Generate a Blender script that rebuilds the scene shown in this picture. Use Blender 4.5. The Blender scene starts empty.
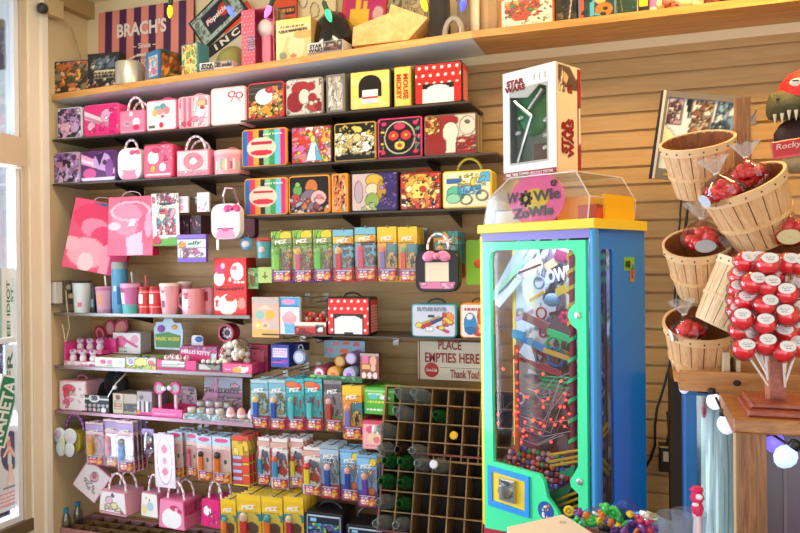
import bpy, bmesh, math, random
import numpy as np
from mathutils import Vector, Matrix, Quaternion
scene = bpy.context.scene
COL = scene.collection
PI = math.pi
# ------------------------------------------------------------------ camera (pinhole fitted to the wall's groove spacing)
FPX, YAW, PITCH, ROLL, CAMD, CAMZ = 718.3, .3317, -.0019, -.01, 3.1965, 1.5
_f = Vector((-math.sin(YAW)*math.cos(PITCH), math.cos(YAW)*math.cos(PITCH), math.sin(PITCH)))
_r = _f.cross(Vector((0, 0, 1))).normalized(); _u = _r.cross(_f)
CR = _r*math.cos(ROLL)+_u*math.sin(ROLL); CU = _u*math.cos(ROLL)-_r*math.sin(ROLL)
CAM = Vector((0, -CAMD, CAMZ))
cd = bpy.data.cameras.new('camera'); cam = bpy.data.objects.new('camera', cd); COL.objects.link(cam)
cd.sensor_width = 36; cd.lens = FPX*36/800; cd.clip_start = .05
cam.matrix_world = Matrix(((CR.x, CU.x, -_f.x, CAM.x), (CR.y, CU.y, -_f.y, CAM.y), (CR.z, CU.z, -_f.z, CAM.z), (0, 0, 0, 1)))
scene.camera = cam
def ray(x, y): return _f+CR*((x-400)/FPX)+CU*((266.5-y)/FPX)
def P(x, y, Y):                       # the point of the wall-parallel plane at Y seen at photo pixel x, y
    d = ray(x, y); return CAM+d*((Y+CAMD)/d.y)
def PX(x, y, X):
    d = ray(x, y); return CAM+d*(X/d.x)
def PZ(x, y, z):
    d = ray(x, y); return CAM+d*((z-CAMZ)/d.z)
def rect(x0, y0, x1, y1, Y):          # centre x, bottom z, width, height of a wall-parallel rectangle with that bounding box
    a, b = P(x0, (y0+y1)/2, Y), P(x1, (y0+y1)/2, Y)
    zt = P(x1 if y0 < 262 else x0, y0, Y).z; zb = P(x0 if y1 < 262 else x1, y1, Y).z
    return (a.x+b.x)/2, zb, b.x-a.x, zt-zb
# ------------------------------------------------------------------ colours and materials
def lin(h):
    if not isinstance(h, str): return tuple(h)
    h = h.strip()
    if len(h) == 3: h = ''.join(c*2 for c in h)
    o = []
    for i in (0, 2, 4):
        c = int(h[i:i+2], 16)/255; o.append(c/12.92 if c <= .04045 else ((c+.055)/1.055)**2.4)
    return tuple(o)
_mats = {}
def M(col, rough=.5, metal=0, emit=0, bump=0, spec=.5, coat=0):
    k = (col, rough, metal, emit, bump, coat, spec)
    if k in _mats: return _mats[k]
    m = bpy.data.materials.new('paint_'+str(col)); m.use_nodes = True; nt = m.node_tree; b = nt.nodes['Principled BSDF']
    b.inputs['Base Color'].default_value = lin(col)+(1,); b.inputs['Roughness'].default_value = rough; b.inputs['Metallic'].default_value = metal
    b.inputs['Specular IOR Level'].default_value = spec; b.inputs['Coat Weight'].default_value = coat
    if emit:
        b.inputs['Emission Color'].default_value = lin(col)+(1,); b.inputs['Emission Strength'].default_value = emit
    if bump:
        n = nt.nodes.new('ShaderNodeTexNoise'); n.inputs['Scale'].default_value = 60
        bp = nt.nodes.new('ShaderNodeBump'); bp.inputs['Strength'].default_value = bump; bp.inputs['Distance'].default_value = .01
        nt.links.new(n.outputs['Fac'], bp.inputs['Height']); nt.links.new(bp.outputs['Normal'], b.inputs['Normal'])
    _mats[k] = m; return m
def art_mat(rough, coat=0):
    k = ('art', rough, coat)
    if k in _mats: return _mats[k]
    m = bpy.data.materials.new('printed_%g' % rough); m.use_nodes = True; nt = m.node_tree; b = nt.nodes['Principled BSDF']
    a = nt.nodes.new('ShaderNodeAttribute'); a.attribute_name = 'Print'
    nt.links.new(a.outputs['Color'], b.inputs['Base Color']); b.inputs['Roughness'].default_value = rough; b.inputs['Coat Weight'].default_value = coat
    _mats[k] = m; return m
def clear(tint='fff', gloss=.12, rough=.05):
    k = ('clear', tint, gloss, rough)
    if k in _mats: return _mats[k]
    m = bpy.data.materials.new('clear'); m.use_nodes = True; nt = m.node_tree; nt.nodes.remove(nt.nodes['Principled BSDF'])
    t = nt.nodes.new('ShaderNodeBsdfTransparent'); t.inputs['Color'].default_value = lin(tint)+(1,)
    g = nt.nodes.new('ShaderNodeBsdfGlossy'); g.inputs['Roughness'].default_value = rough
    mx = nt.nodes.new('ShaderNodeMixShader'); fr = nt.nodes.new('ShaderNodeLayerWeight'); fr.inputs['Blend'].default_value = .35
    ma = nt.nodes.new('ShaderNodeMath'); ma.operation = 'MULTIPLY_ADD'; ma.inputs[1].default_value = .55; ma.inputs[2].default_value = gloss
    nt.links.new(fr.outputs['Fresnel'], ma.inputs[0]); nt.links.new(ma.outputs[0], mx.inputs['Fac'])
    nt.links.new(t.outputs[0], mx.inputs[1]); nt.links.new(g.outputs[0], mx.inputs[2])
    nt.links.new(mx.outputs[0], nt.nodes['Material Output'].inputs['Surface'])
    _mats[k] = m; return m
def hazy(col, fac, rough=.1):
    k = ('hazy', col, fac)
    if k in _mats: return _mats[k]
    m = bpy.data.materials.new('hazy'); m.use_nodes = True; nt = m.node_tree; b = nt.nodes['Principled BSDF']; b.inputs['Base Color'].default_value = lin(col)+(1,); b.inputs['Roughness'].default_value = rough
    t = nt.nodes.new('ShaderNodeBsdfTransparent'); mx = nt.nodes.new('ShaderNodeMixShader'); mx.inputs['Fac'].default_value = fac; t.inputs['Color'].default_value = lin(col)+(1,)
    nt.links.new(t.outputs[0], mx.inputs[1]); nt.links.new(b.outputs[0], mx.inputs[2]); nt.links.new(mx.outputs[0], nt.nodes['Material Output'].inputs['Surface'])
    _mats[k] = m; return m
def wood(c1, c2, scale=(1, 1, 1), rough=.5, rot=(0, 0, 0), dist=3, coat=0):
    k = ('wood', c1, c2, scale, rough, rot)
    if k in _mats: return _mats[k]
    m = bpy.data.materials.new('wood'); m.use_nodes = True; nt = m.node_tree; b = nt.nodes['Principled BSDF']
    tc = nt.nodes.new('ShaderNodeTexCoord'); mp = nt.nodes.new('ShaderNodeMapping'); mp.inputs['Scale'].default_value = scale; mp.inputs['Rotation'].default_value = rot
    n = nt.nodes.new('ShaderNodeTexNoise'); n.inputs['Scale'].default_value = 9; n.inputs['Detail'].default_value = 5; n.inputs['Distortion'].default_value = dist*.3
    r = nt.nodes.new('ShaderNodeValToRGB'); r.color_ramp.elements[0].color = lin(c1)+(1,); r.color_ramp.elements[1].color = lin(c2)+(1,)
    r.color_ramp.elements[0].position = .35; r.color_ramp.elements[1].position = .68
    nt.links.new(tc.outputs['Object'], mp.inputs[0]); nt.links.new(mp.outputs[0], n.inputs['Vector']); nt.links.new(n.outputs['Fac'], r.inputs['Fac'])
    nt.links.new(r.outputs['Color'], b.inputs['Base Color']); b.inputs['Roughness'].default_value = rough; b.inputs['Coat Weight'].default_value = coat
    _mats[k] = m; return m
# ------------------------------------------------------------------ objects
def link(o, parent=None):
    COL.objects.link(o)
    if parent is not None: o.parent = parent
    return o
def T(name, label, cat, loc=(0, 0, 0), group=None, rot=(0, 0, 0)):
    o = bpy.data.objects.new(name, None); o.empty_display_size = .02; link(o)
    o.location = loc; o.rotation_euler = rot; tag(o, label, cat, group); return o
def tag(o, label, cat, group=None):
    o['label'] = label; o['category'] = cat
    if group: o['group'] = group
    return o
def struct(o): o['kind'] = 'structure'; return o
class B:                               # one mesh in the making: boxes, tubes, lathes, prisms
    def __init__(s): s.v = []; s.f = []; s.c = []; s.cur = None; s.smooth = []
    def add(s, vs, fs, col=None, smooth=False):
        o = len(s.v); s.v += [tuple(v) for v in vs]; s.f += [tuple(i+o for i in f) for f in fs]
        s.c += [col or (1, 1, 1)]*len(fs); s.smooth += [smooth]*len(fs); return s
    def box(s, x0, y0, z0, x1, y1, z1, col=None, mat=None):
        vs = [(x, y, z) for x in (x0, x1) for y in (y0, y1) for z in (z0, z1)]
        if mat is not None: vs = [mat@Vector(v) for v in vs]
        return s.add(vs, [(0, 1, 3, 2), (4, 6, 7, 5), (0, 4, 5, 1), (2, 3, 7, 6), (0, 2, 6, 4), (1, 5, 7, 3)], col)
    def cbox(s, x0, y0, z0, x1, y1, z1, ch, col=None):   # box with chamfered front/back outline edges
        vs = []; fs = []
        rings = [(ch, y0), (0, y0+ch), (0, y1-ch), (ch, y1)]
        for i, y in rings: vs += [(x0+i, y, z0+i), (x1-i, y, z0+i), (x1-i, y, z1-i), (x0+i, y, z1-i)]
        fs.append((0, 1, 2, 3))
        for k in range(3):
            for j in range(4): a = k*4+j; b = k*4+(j+1) % 4; fs.append((a, a+4, b+4, b))
        fs.append((15, 14, 13, 12)); return s.add(vs, fs, col)
    def prism(s, pts, y0, y1, ch=0, col=None):            # outline in x,z (counter-clockwise seen from -y), extruded along y
        n = len(pts); cx = sum(p[0] for p in pts)/n; cz = sum(p[1] for p in pts)/n
        def ins(p, d):
            l = math.hypot(p[0]-cx, p[1]-cz) or 1; return (p[0]-(p[0]-cx)/l*d, p[1]-(p[1]-cz)/l*d)
        rings = [(ch, y0), (0, y0+ch), (0, y1-ch), (ch, y1)] if ch else [(0, y0), (0, y1)]
        vs = []
        for d, y in rings: vs += [(ins(p, d)[0], y, ins(p, d)[1]) for p in pts]
        fs = [tuple(range(n))]
        for k in range(len(rings)-1):
            for j in range(n): a = k*n+j; b = k*n+(j+1) % n; fs.append((a, a+n, b+n, b))
        o = (len(rings)-1)*n; fs.append(tuple(o+n-1-i for i in range(n))); return s.add(vs, fs, col)
    def tube(s, pts, r, n=8, cols=None, closed=False, cap=True):
        pts = [Vector(p) for p in pts]; m = len(pts); vs = []; up = Vector((.13, .21, 1)).normalized(); prev = None
        for i, p in enumerate(pts):
            a = pts[(i-1) % m] if (i or closed) else p; b = pts[(i+1) % m] if (i < m-1 or closed) else p
            d = (b-a).normalized()
            if prev is None: x = d.cross(up if abs(d.dot(up)) < .95 else Vector((1, 0, 0))).normalized()
            else: x = (prev-d*prev.dot(d)).normalized()
            prev = x; y = d.cross(x); rr = r[i] if isinstance(r, (list, tuple)) else r
            vs += [p+x*(math.cos(2*PI*j/n)*rr)+y*(math.sin(2*PI*j/n)*rr) for j in range(n)]
        o = len(s.v); s.v += [tuple(v) for v in vs]
        for i in range(m if closed else m-1):
            for j in range(n):
                a = i*n+j; b = i*n+(j+1) % n; c2 = ((i+1) % m)*n
                s.f.append((o+a, o+b, o+c2+(j+1) % n, o+c2+j)); s.c.append(cols[(i+(j//2 if len(cols) > 2 else 0)) % len(cols)] if cols else (1, 1, 1)); s.smooth.append(True)
        if cap and not closed:
            s.f.append(tuple(o+n-1-j for j in range(n))); s.f.append(tuple(o+(m-1)*n+j for j in range(n))); s.c += [cols[0] if cols else (1, 1, 1)]*2; s.smooth += [False]*2
        return s
    def lathe(s, prof, n=20, c=(0, 0, 0), mat=None, cols=None, caps=True, a0=0, a1=2*PI):
        vs = []; m = len(prof); full = abs(a1-a0-2*PI) < 1e-6; k = n if full else n+1
        for r, z in prof:
            for j in range(k):
                a = a0+(a1-a0)*j/n; v = Vector((c[0]+r*math.cos(a), c[1]+r*math.sin(a), c[2]+z)); vs.append(mat@v if mat is not None else v)
        o = len(s.v); s.v += [tuple(v) for v in vs]
        for i in range(m-1):
            for j in range(n):
                a = i*k+j; b = i*k+(j+1) % k; s.f.append((o+a, o+b, o+b+k, o+a+k)); s.c.append(cols[i] if cols else (1, 1, 1)); s.smooth.append(True)
        if caps and full:
            if prof[0][0] > 1e-5: s.f.append(tuple(o+n-1-j for j in range(n))); s.c.append(cols[0] if cols else (1, 1, 1)); s.smooth.append(False)
            if prof[-1][0] > 1e-5: s.f.append(tuple(o+(m-1)*k+j for j in range(n))); s.c.append(cols[-1] if cols else (1, 1, 1)); s.smooth.append(False)
        return s
    def ball(s, c, r, n=10, sc=(1, 1, 1), mat=None, col=None):
        m = max(5, n//2+1); mm = Matrix.Translation(c)
        if mat is not None: mm = mm@mat
        mm = mm@Matrix.Diagonal((sc[0], sc[1], sc[2], 1))
        return s.lathe([(max(r*math.sin(PI*i/m), 1e-4), -r*math.cos(PI*i/m)) for i in range(m+1)], n, mat=mm, cols=[col]*(m+1) if col else None, caps=False)
    def mesh(s, name, mat, colored=False):
        me = bpy.data.meshes.new(name); me.from_pydata(s.v, [], s.f); me.materials.append(mat)
        me.polygons.foreach_set('use_smooth', s.smooth)
        if any(s.smooth): me.set_sharp_from_angle(angle=.7)
        if colored:
            ca = me.color_attributes.new('Print', 'FLOAT_COLOR', 'CORNER'); out = []
            for f, c in zip(s.f, s.c): out += (tuple(c)+(1,))*len(f)
            ca.data.foreach_set('color', out)
        return me
    def build(s, name, mat, parent=None, loc=None, colored=False):
        o = bpy.data.objects.new(name, s.mesh(name, mat, colored)); link(o, parent)
        if loc: o.location = loc
        return o
def mo(name, mesh, parent=None, loc=None, rot=None):
    o = bpy.data.objects.new(name, mesh); link(o, parent)
    if loc is not None: o.location = loc
    if rot is not None: o.rotation_euler = rot
    return o
def copy_tree(o, parent=None):
    c = o.copy(); COL.objects.link(c)
    if parent is not None: c.parent = parent
    for ch in list(o.children): copy_tree(ch, c)
    return c
def relabel(o, label, group=None):
    o['label'] = label
    if group: o['group'] = group
    return o
# ------------------------------------------------------------------ printed artwork: abstract shapes painted on a grid mesh
def paint(spec, u, v, asp=1):
    c = np.ones(u.shape+(3,))
    for part in spec.split(';'):
        t = part.split()
        if not t: continue
        k, a = t[0], t[1:]
        if k == 'bg': c[:] = lin(a[0])
        elif k == 'r':
            x0, y0, x1, y1 = map(float, a[:4]); c[(u >= x0) & (u <= x1) & (v >= y0) & (v <= y1)] = lin(a[4])
        elif k == 'e':
            x, y, rx, ry = map(float, a[:4]); c[((u-x)/rx)**2+((v-y)/ry)**2 <= 1] = lin(a[4])
        elif k == 'o':                 # ring
            x, y, rx, ry, w = map(float, a[:5]); q = np.sqrt(((u-x)/rx)**2+((v-y)/ry)**2); c[abs(q-1) <= w] = lin(a[5])
        elif k == 'l':
            x0, y0, x1, y1, w = map(float, a[:5]); dx, dy = x1-x0, y1-y0; tt = np.clip(((u-x0)*dx+(v-y0)*dy)/(dx*dx+dy*dy), 0, 1)
            c[np.hypot(u-x0-tt*dx, v-y0-tt*dy) <= w] = lin(a[5])
        elif k == 'p':
            xs = list(map(float, a[:-1])); pts = list(zip(xs[::2], xs[1::2])); ins = np.zeros(u.shape, bool)
            for i in range(len(pts)):
                (x0, y0), (x1, y1) = pts[i-1], pts[i]
                if y0 != y1: ins ^= ((v < y0) != (v < y1)) & (u < (x1-x0)*(v-y0)/(y1-y0)+x0)
            c[ins] = lin(a[-1])
        elif k == 's':                 # vertical stripes over a range: s x0 x1 c,c,c
            cs = a[2].split(','); x0, x1 = float(a[0]), float(a[1]); i = np.floor((u-x0)/(x1-x0)*len(cs)).astype(int)
            for j, q in enumerate(cs): c[i == j] = lin(q)
        elif k == 'h':                 # horizontal stripes from bottom
            cs = a[2].split(','); x0, x1 = float(a[0]), float(a[1]); i = np.floor((v-x0)/(x1-x0)*len(cs)).astype(int)
            for j, q in enumerate(cs): c[i == j] = lin(q)
        elif k == 'd':                 # polka dots nx r col
            n, r = float(a[0]), float(a[1]); gu = u*n; row = np.floor(v*n*asp); gu = gu+.5*(row % 2); c[np.hypot(gu % 1-.5, (v*n*asp) % 1-.5) <= r] = lin(a[2])
        elif k == 'n':                 # n seed count smin smax cols [x0 y0 x1 y1]
            rr = random.Random(int(a[0])); cs = a[4].split(','); bx = list(map(float, a[5:9])) if len(a) > 5 else [0, 0, 1, 1]; lo, hi = float(a[2]), float(a[3])
            n0 = int(a[1])
            for i in range(n0*3 if n0 >= 9 else n0):
                if i == n0: lo, hi = lo*.38, hi*.42
                x = rr.uniform(bx[0], bx[2]); y = rr.uniform(bx[1], bx[3]); rx = rr.uniform(lo, hi); ry = rr.uniform(lo, hi)/asp; th = rr.uniform(0, PI); q = lin(rr.choice(cs))
                du, dv = u-x, v-y; m = (((du*math.cos(th)+dv*math.sin(th))/rx)**2+((dv*math.cos(th)-du*math.sin(th))/ry)**2 <= 1) & (u >= bx[0]) & (u <= bx[2]) & (v >= bx[1]) & (v <= bx[3]); c[m] = q
        elif k == 't':                 # rows of illegible small print: t seed x0 y0 x1 y1 rows col
            rr = random.Random(int(a[0])); x0, y0, x1, y1 = map(float, a[1:5]); n = int(a[5])
            for i in range(n):
                yy = y0+(y1-y0)*(i+.25)/n; hh = (y1-y0)/n*.5; x = x0
                while x < x1:
                    w = rr.uniform(.03, .12); c[(u >= x) & (u <= min(x+w, x1)) & (v >= yy) & (v <= yy+hh)] = lin(a[6]); x += w+.03
    return c
def art_mesh(w, h, spec, n=40, corner=0, mat=None, name='print'):
    nx = n; nz = max(3, int(round(n*h/w))); nz = min(nz, 90)
    us = np.linspace(0, 1, nx+1); vs = np.linspace(0, 1, nz+1); U, V = np.meshgrid(us, vs)
    C = paint(spec, U, V, h/w)
    if n >= 26 and any(q.split()[:1] == ['n'] and int(q.split()[2]) >= 5 for q in spec.split(';') if q.split()):
        E = np.zeros(C.shape[:2]); E[:, 1:] = np.maximum(E[:, 1:], abs(C[:, 1:]-C[:, :-1]).sum(-1)); E[1:] = np.maximum(E[1:], abs(C[1:]-C[:-1]).sum(-1))
        C = np.where((E > .12)[..., None], C*.3+.004, C)      # inked outlines of the printed drawing
    X = (U-.5)*w; Z = V*h
    if corner:                         # round the corners by pulling grid points onto the arc
        ax = np.clip(abs(X)-(w/2-corner), 0, None); az = np.clip(abs(Z-h/2)-(h/2-corner), 0, None); L = np.hypot(ax, az); s = np.where(L > 1e-9, np.maximum(ax, az)/np.maximum(L, 1e-9), 1)
        X = np.where((ax > 0) & (az > 0), np.sign(X)*((w/2-corner)+ax*s), X); Z = np.where((ax > 0) & (az > 0), h/2+np.sign(Z-h/2)*((h/2-corner)+az*s), Z)
    verts = np.stack([X, np.zeros_like(X), Z], -1).reshape(-1, 3); k = nx+1
    i = np.arange(nz)[:, None]*k+np.arange(nx)[None]; F = np.stack([i, i+1, i+1+k, i+k], -1).reshape(-1, 4)
    me = bpy.data.meshes.new(name); me.from_pydata(verts.tolist(), [], F.tolist()); me.materials.append(mat or art_mat(.35))
    ca = me.color_attributes.new('Print', 'FLOAT_COLOR', 'POINT'); ca.data.foreach_set('color', np.concatenate([C.reshape(-1, 3), np.ones((C.shape[0]*C.shape[1], 1))], 1).ravel())
    return me
def art(name, parent, w, h, spec, loc, n=40, corner=0, mat=None, rotz=0, rotx=0):
    return mo(name, art_mesh(w, h, spec, n, corner, mat, name), parent, loc, (rotx, 0, rotz))
# ------------------------------------------------------------------ lettering
_tm = {}
def text_mesh(body, bold=0, shear=0):
    k = (body, bold, shear)
    if k in _tm: return _tm[k]
    c = bpy.data.curves.new('lettering', 'FONT'); c.body = body; c.align_x = 'CENTER'; c.align_y = 'CENTER'; c.offset = bold; c.shear = shear; c.resolution_u = 3; c.extrude = .012; c.space_line = .85
    o = bpy.data.objects.new('t', c); COL.objects.link(o); dg = bpy.context.evaluated_depsgraph_get(); me = bpy.data.meshes.new_from_object(o.evaluated_get(dg))
    bpy.data.objects.remove(o); xs = [v.co.x for v in me.vertices]; ys = [v.co.y for v in me.vertices]
    cx, cy, w, h = (max(xs)+min(xs))/2, (max(ys)+min(ys))/2, max(xs)-min(xs), max(ys)-min(ys)
    for v in me.vertices: v.co.x = (v.co.x-cx)/w; v.co.y = (v.co.y-cy)/h
    _tm[k] = me; return me
def text(parent, body, loc, w, h, mat, rot=(PI/2, 0, 0), bold=.02, shear=0, name='lettering'):
    me = text_mesh(body, bold, shear).copy(); me.materials.clear(); me.materials.append(mat)
    o = mo(name, me, parent, loc, rot); o.scale = (w, h, .02); return o
def rrect(x0, z0, x1, z1, r, n=4):
    out = []
    for cx, cz, a in ((x1-r, z0+r, -PI/2), (x1-r, z1-r, 0), (x0+r, z1-r, PI/2), (x0+r, z0+r, PI)):
        out += [(cx+r*math.cos(a+PI/2*i/n), cz+r*math.sin(a+PI/2*i/n)) for i in range(n+1)]
    return out
def arc(cx, cz, rx, rz, a0, a1, n, y=0): return [(cx+rx*math.cos(a0+(a1-a0)*i/n), y, cz+rz*math.sin(a0+(a1-a0)*i/n)) for i in range(n+1)]
CANDY = [lin('f2a0b8'), lin('fff'), lin('fff')]
METAL = lambda: M('b8b8b4', .3, .9)
# ------------------------------------------------------------------ tins and boxes
def tin(r, label, spec, rim, name='lunch_box', cat='lunch box', depth=.1, zb=None, Y=-.25, side=None, handle=None, corner=.018, m=.007, group=None, n=62, latch=True, rotz=0, hcol=None, panel_rough=.32, extra=None, rad=None):
    cx, z0, w, h = rect(*r, Y)
    if zb is not None: h = h+z0-zb; z0 = zb
    t = T(name, label, cat, (cx, Y, z0), group, (0, 0, rotz))
    b = B(); b.prism(rrect(-w/2, 0, w/2, h, min(corner, w*.3)), 0, depth, .004); b.build('body', M(rim, .35), t)
    art('front_panel', t, w-2*m, h-2*m, spec, (0, -.0012, m), n, max(corner-m, .004), art_mat(panel_rough))
    if side: art('side_panel', t, depth-.02, h-2*corner, side, (w/2+.0008, depth/2, corner), 12, 0, art_mat(.35), PI/2)
    hm = M(hcol or rim, .4)
    if handle == 'flat':
        B().tube(arc(0, h-.004, w*.2, .022, PI, 0, 8, depth/2), .0045, 6).build('handle', hm, t)
    elif handle == 'twist':
        B().tube(arc(0, h-.006, w*.3, .075, PI, 0, 22, depth*.3), .006, 6, CANDY).build('handle', art_mat(.4), t, colored=True)
        B().tube(arc(0, h-.006, w*.3, .06, PI, 0, 22, depth*.75), .006, 6, CANDY).build('handle', art_mat(.4), t, colored=True)
    elif handle == 'round':
        B().tube(arc(0, h-.004, w*.25, .06, PI, 0, 12, depth/2), .006, 8).build('handle', hm, t)
    if extra: extra(t, w, h)
    return t
def carton(r, label, spec, side, name='carton', cat='box', depth=.06, zb=None, Y=-.25, rotz=0, group=None, n=30, top=None, extra=None, loc=None):
    cx, z0, w, h = rect(*r, Y)
    if zb is not None: h = h+z0-zb; z0 = zb
    t = T(name, label, cat, (cx, Y, z0), group, (0, 0, rotz))
    b = B(); b.cbox(-w/2, 0, 0, w/2, depth, h, .0015); b.build('shell', M(side, .5), t)
    art('front_print', t, w-.002, h-.002, spec, (0, -.0008, .001), n, 0, art_mat(.4))
    if top: art('top_print', t, w-.002, depth-.002, top, (0, .001, h+.0008), 14, 0, art_mat(.4), 0, -PI/2)
    if extra: extra(t, w, h)
    return t
# ------------------------------------------------------------------ the room
XL = -2.913; PITCHZ = .0762; G0 = CAMZ+.8636; HC = 2.96
slat_wood = wood('bd9862', 'c8a470', (.5, 1, 5), .5)
white_paint = M('f0e6cc', .6); cream = M('ecd9ae', .65)
def plane(name, vs, mat):
    b = B().add(vs, [tuple(range(len(vs)))]); return struct(b.build(name, mat))
b = B(); prof = []; z = G0
n = int(G0/PITCHZ)
zs = [G0-i*PITCHZ for i in range(n+1)]
prof.append((0, G0+.04))
for q in zs: prof += [(0, q+.0055), (.013, q+.0055), (.013, q-.0055), (0, q-.0055)]
prof.append((0, 0))
x0, x1 = XL-.02, 2.2
vs = []
for y, q in prof: vs += [(x0, y, q), (x1, y, q)]
b.add(vs, [(2*i, 2*i+2, 2*i+3, 2*i+1) for i in range(len(prof)-1)])
struct(b.build('wall_back', slat_wood))
plane('wall_upper', [(XL-.02, 0, G0+.04), (XL-.02, 0, HC), (2.2, 0, HC), (2.2, 0, G0+.04)], cream)
plane('ceiling', [(XL-.3, .02, HC), (XL-.3, -3.9, HC), (2.2, -3.9, HC), (2.2, .02, HC)], M('efe2c0', .7))
plane('floor', [(XL-.3, .02, 0), (2.2, .02, 0), (2.2, -6, 0), (XL-.3, -6, 0)], M('6b5a4a', .5))
plane('wall_right', [(2.2, .02, 0), (2.2, .02, HC), (2.2, -3.4, HC), (2.2, -3.4, 0)], cream)
# left wall with the shop window
yw = [PX(x, 266, XL).y for x in (46, 40, 36, 28, 22, 17)]   # trim steps
YT = yw[0]; YG = yw[4]
WT = PX(14, 166, XL).z; TB = PX(20, 138, XL).z; ZS = PX(22, 521, XL).z; TT = HC-.1
b = B(); b.box(XL-.12, YT, 0, XL, .01, HC); b.box(XL-.12, -1.9, 0, XL, YT, ZS-.05); b.box(XL-.12, -1.9, TT, XL, YT, HC); b.box(XL-.12, -2.2, 0, XL, -1.9, HC)
struct(b.build('wall_left', M('e2cda0', .65)))
fr = M('fff8ea', .45)
tr = B()
tr.box(XL-.02, yw[1], 0, XL+.03, YT, HC-.06); struct(tr.build('trim_1', fr))
tr = B(); tr.box(XL-.03, yw[2], 0, XL+.012, yw[1], HC-.06); struct(tr.build('trim_2', M('f6e8cc', .5)))
tr = B(); tr.box(XL-.03, yw[3], 0, XL+.022, yw[2], HC-.06); struct(tr.build('trim_3', M('f8ecd2', .5)))
# window frame: stile, transom bar, sill, bright aluminium sash
tr = B(); tr.box(XL-.07, YG, ZS-.02, XL+.008, yw[3], TT); tr.box(XL-.07, -1.9, WT, XL+.03, YG, TB); tr.box(XL-.07, -1.9, TT-.04, XL+.01, YG, TT)
struct(tr.build('window_frame', M('d8c6a6', .4)))
tr = B(); tr.box(XL-.1, -1.9, ZS-.06, XL+.02, yw[3], ZS); struct(tr.build('window_sill', M('6f5a40', .5)))
tr = B(); tr.box(XL-.055, yw[5], ZS, XL-.005, YG-.004, WT-.01); tr.box(XL-.055, yw[5], TB, XL-.005, YG-.004, TT-.04); tr.box(XL-.055, -1.9, ZS, XL-.005, yw[5], ZS+.03)
tr.box(XL-.05, -1.9, PX(8, 341, XL).z-.012, XL-.01, yw[5], PX(8, 341, XL).z+.012)
struct(tr.build('window_sash', M('eef2f6', .3)))
g = B(); g.box(XL-.034, -1.9, ZS, XL-.030, yw[5], WT); g.box(XL-.034, -1.9, TB, XL-.030, yw[5], TT)
struct(g.build('window_1', clear('f2f8ff', .03)))
tr = B(); tr.box(XL, YT+.001, HC-.09, XL+.05, 0, HC); struct(tr.build('trim_4', M('b99c66', .6)))
tr = B(); tr.box(XL-.01, -2, HC-.06, XL+.05, YT, HC); struct(tr.build('trim_5', M('d9c79c', .6)))
# street outside
plane('pavement', [(-9, -9, -.15), (XL-.12, -9, -.15), (XL-.12, 6, -.15), (-9, 6, -.15)], M('a9a7ad', .8))
o = B(); o.box(-9.3, -9, -.15, -9, 8, 5.5); o.box(-9.1, -9, 0, -8.9, 8, .9); struct(o.build('exterior_wall', M('e4e8ea', .8)))
o = B(); o.box(-4.4, -9, -.15, -4.1, 8, 1.02); struct(o.build('exterior_wall', M('6a5a80', .6)))
t = T('awning', 'dim grey awning hanging outside above the shop window', 'awning', (XL-.2, -1, 2.75)); B().box(-1.2, -1.8, -.02, 0, 1.2, .03).build('cover', M('6f7078', .8), t); B().box(-1.22, -1.8, -.3, -1.2, 1.2, .03).build('valance', M('83848c', .8), t)
# notices on the glass
XG = XL-.028
def onglass(name, label, px, spec, n=26, words=None, wm=None):
    a = PX(px[0], px[1], XG); c = PX(px[2], px[3], XG); w = c.y-a.y; h = a.z-c.z
    t = T(name, label, 'poster', (XG, a.y, c.z), None, (0, 0, PI/2)); art('sheet', t, w, h, spec, (w/2, 0, 0), n, 0, art_mat(.6))
    return t, w, h
t, w, h = onglass('window_notice', 'white strip of window lettering on the glass above the bar', (-8, 268, 14.5, 337), 'bg eef6f4; r 0 0 .42 1 9fd0cc; n 5 8 .05 .14 cfe6e2,7fb8b4 0 0 .42 1', 20)
text(t, 'EE! IDIOT', (w*.72, -.001, h*.42), h*.8, w*.16, M('4a7f70', .6), (PI/2, -PI/2, 0)); text(t, 'ST...', (w*.9, -.001, h*.68), h*.35, w*.12, M('5a8f86', .6), (PI/2, -PI/2, 0))
t, w, h = onglass('window_notice', 'white strip with letters FR on the glass below the bar', (5, 345, 14.5, 384), 'bg eaf2ee', 10)
text(t, 'FR', (w*.5, -.001, h*.45), h*.75, w*.6, M('4f6f68', .6), (PI/2, -PI/2, 0))
t = T('window_banner', 'slanted green and white banner reading RAHETA on the shop window', 'poster', tuple(PX(3, 411, XG))[:3], None, (0, 0, PI/2)); t.location.x = XG+.002
bb = B(); bb.box(-.17, -.001, -.062, .17, .0, .062); o = bb.build('sheet', M('f2f8f4', .6), t); o.rotation_euler.y = -1.25
bb = B(); bb.box(-.16, -.0018, -.05, .16, -.001, .05); o = bb.build('green_field', M('2f8a62', .6), t); o.rotation_euler.y = -1.25
text(t, 'RAHETA', (0, -.0025, 0), .29, .07, M('f4faf6', .6), (PI/2, -1.25, 0), .03)
t, w, h = onglass('window_poster', 'white poster of a dancer before a dark disc on the lower window', (-10, 431, 22.5, 505), 'bg e9eef4; e .62 .7 .3 .24 5f5878; e .55 .84 .06 .05 f3e3c8; l .58 .78 .6 .62 .06 f0a8a0; l .6 .62 .62 .5 .06 e8f0f0; l .62 .52 .5 .28 .035 f6d8c8; l .64 .52 .72 .28 .035 f6d8c8; l .56 .74 .42 .66 .025 f6d8c8; l .62 .74 .74 .64 .025 f6d8c8; r 0 .05 1 .22 e9b4c4; t 4 .1 .07 .95 .2 3 fff; l .4 .27 .85 .27 .01 888', 40)
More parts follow.
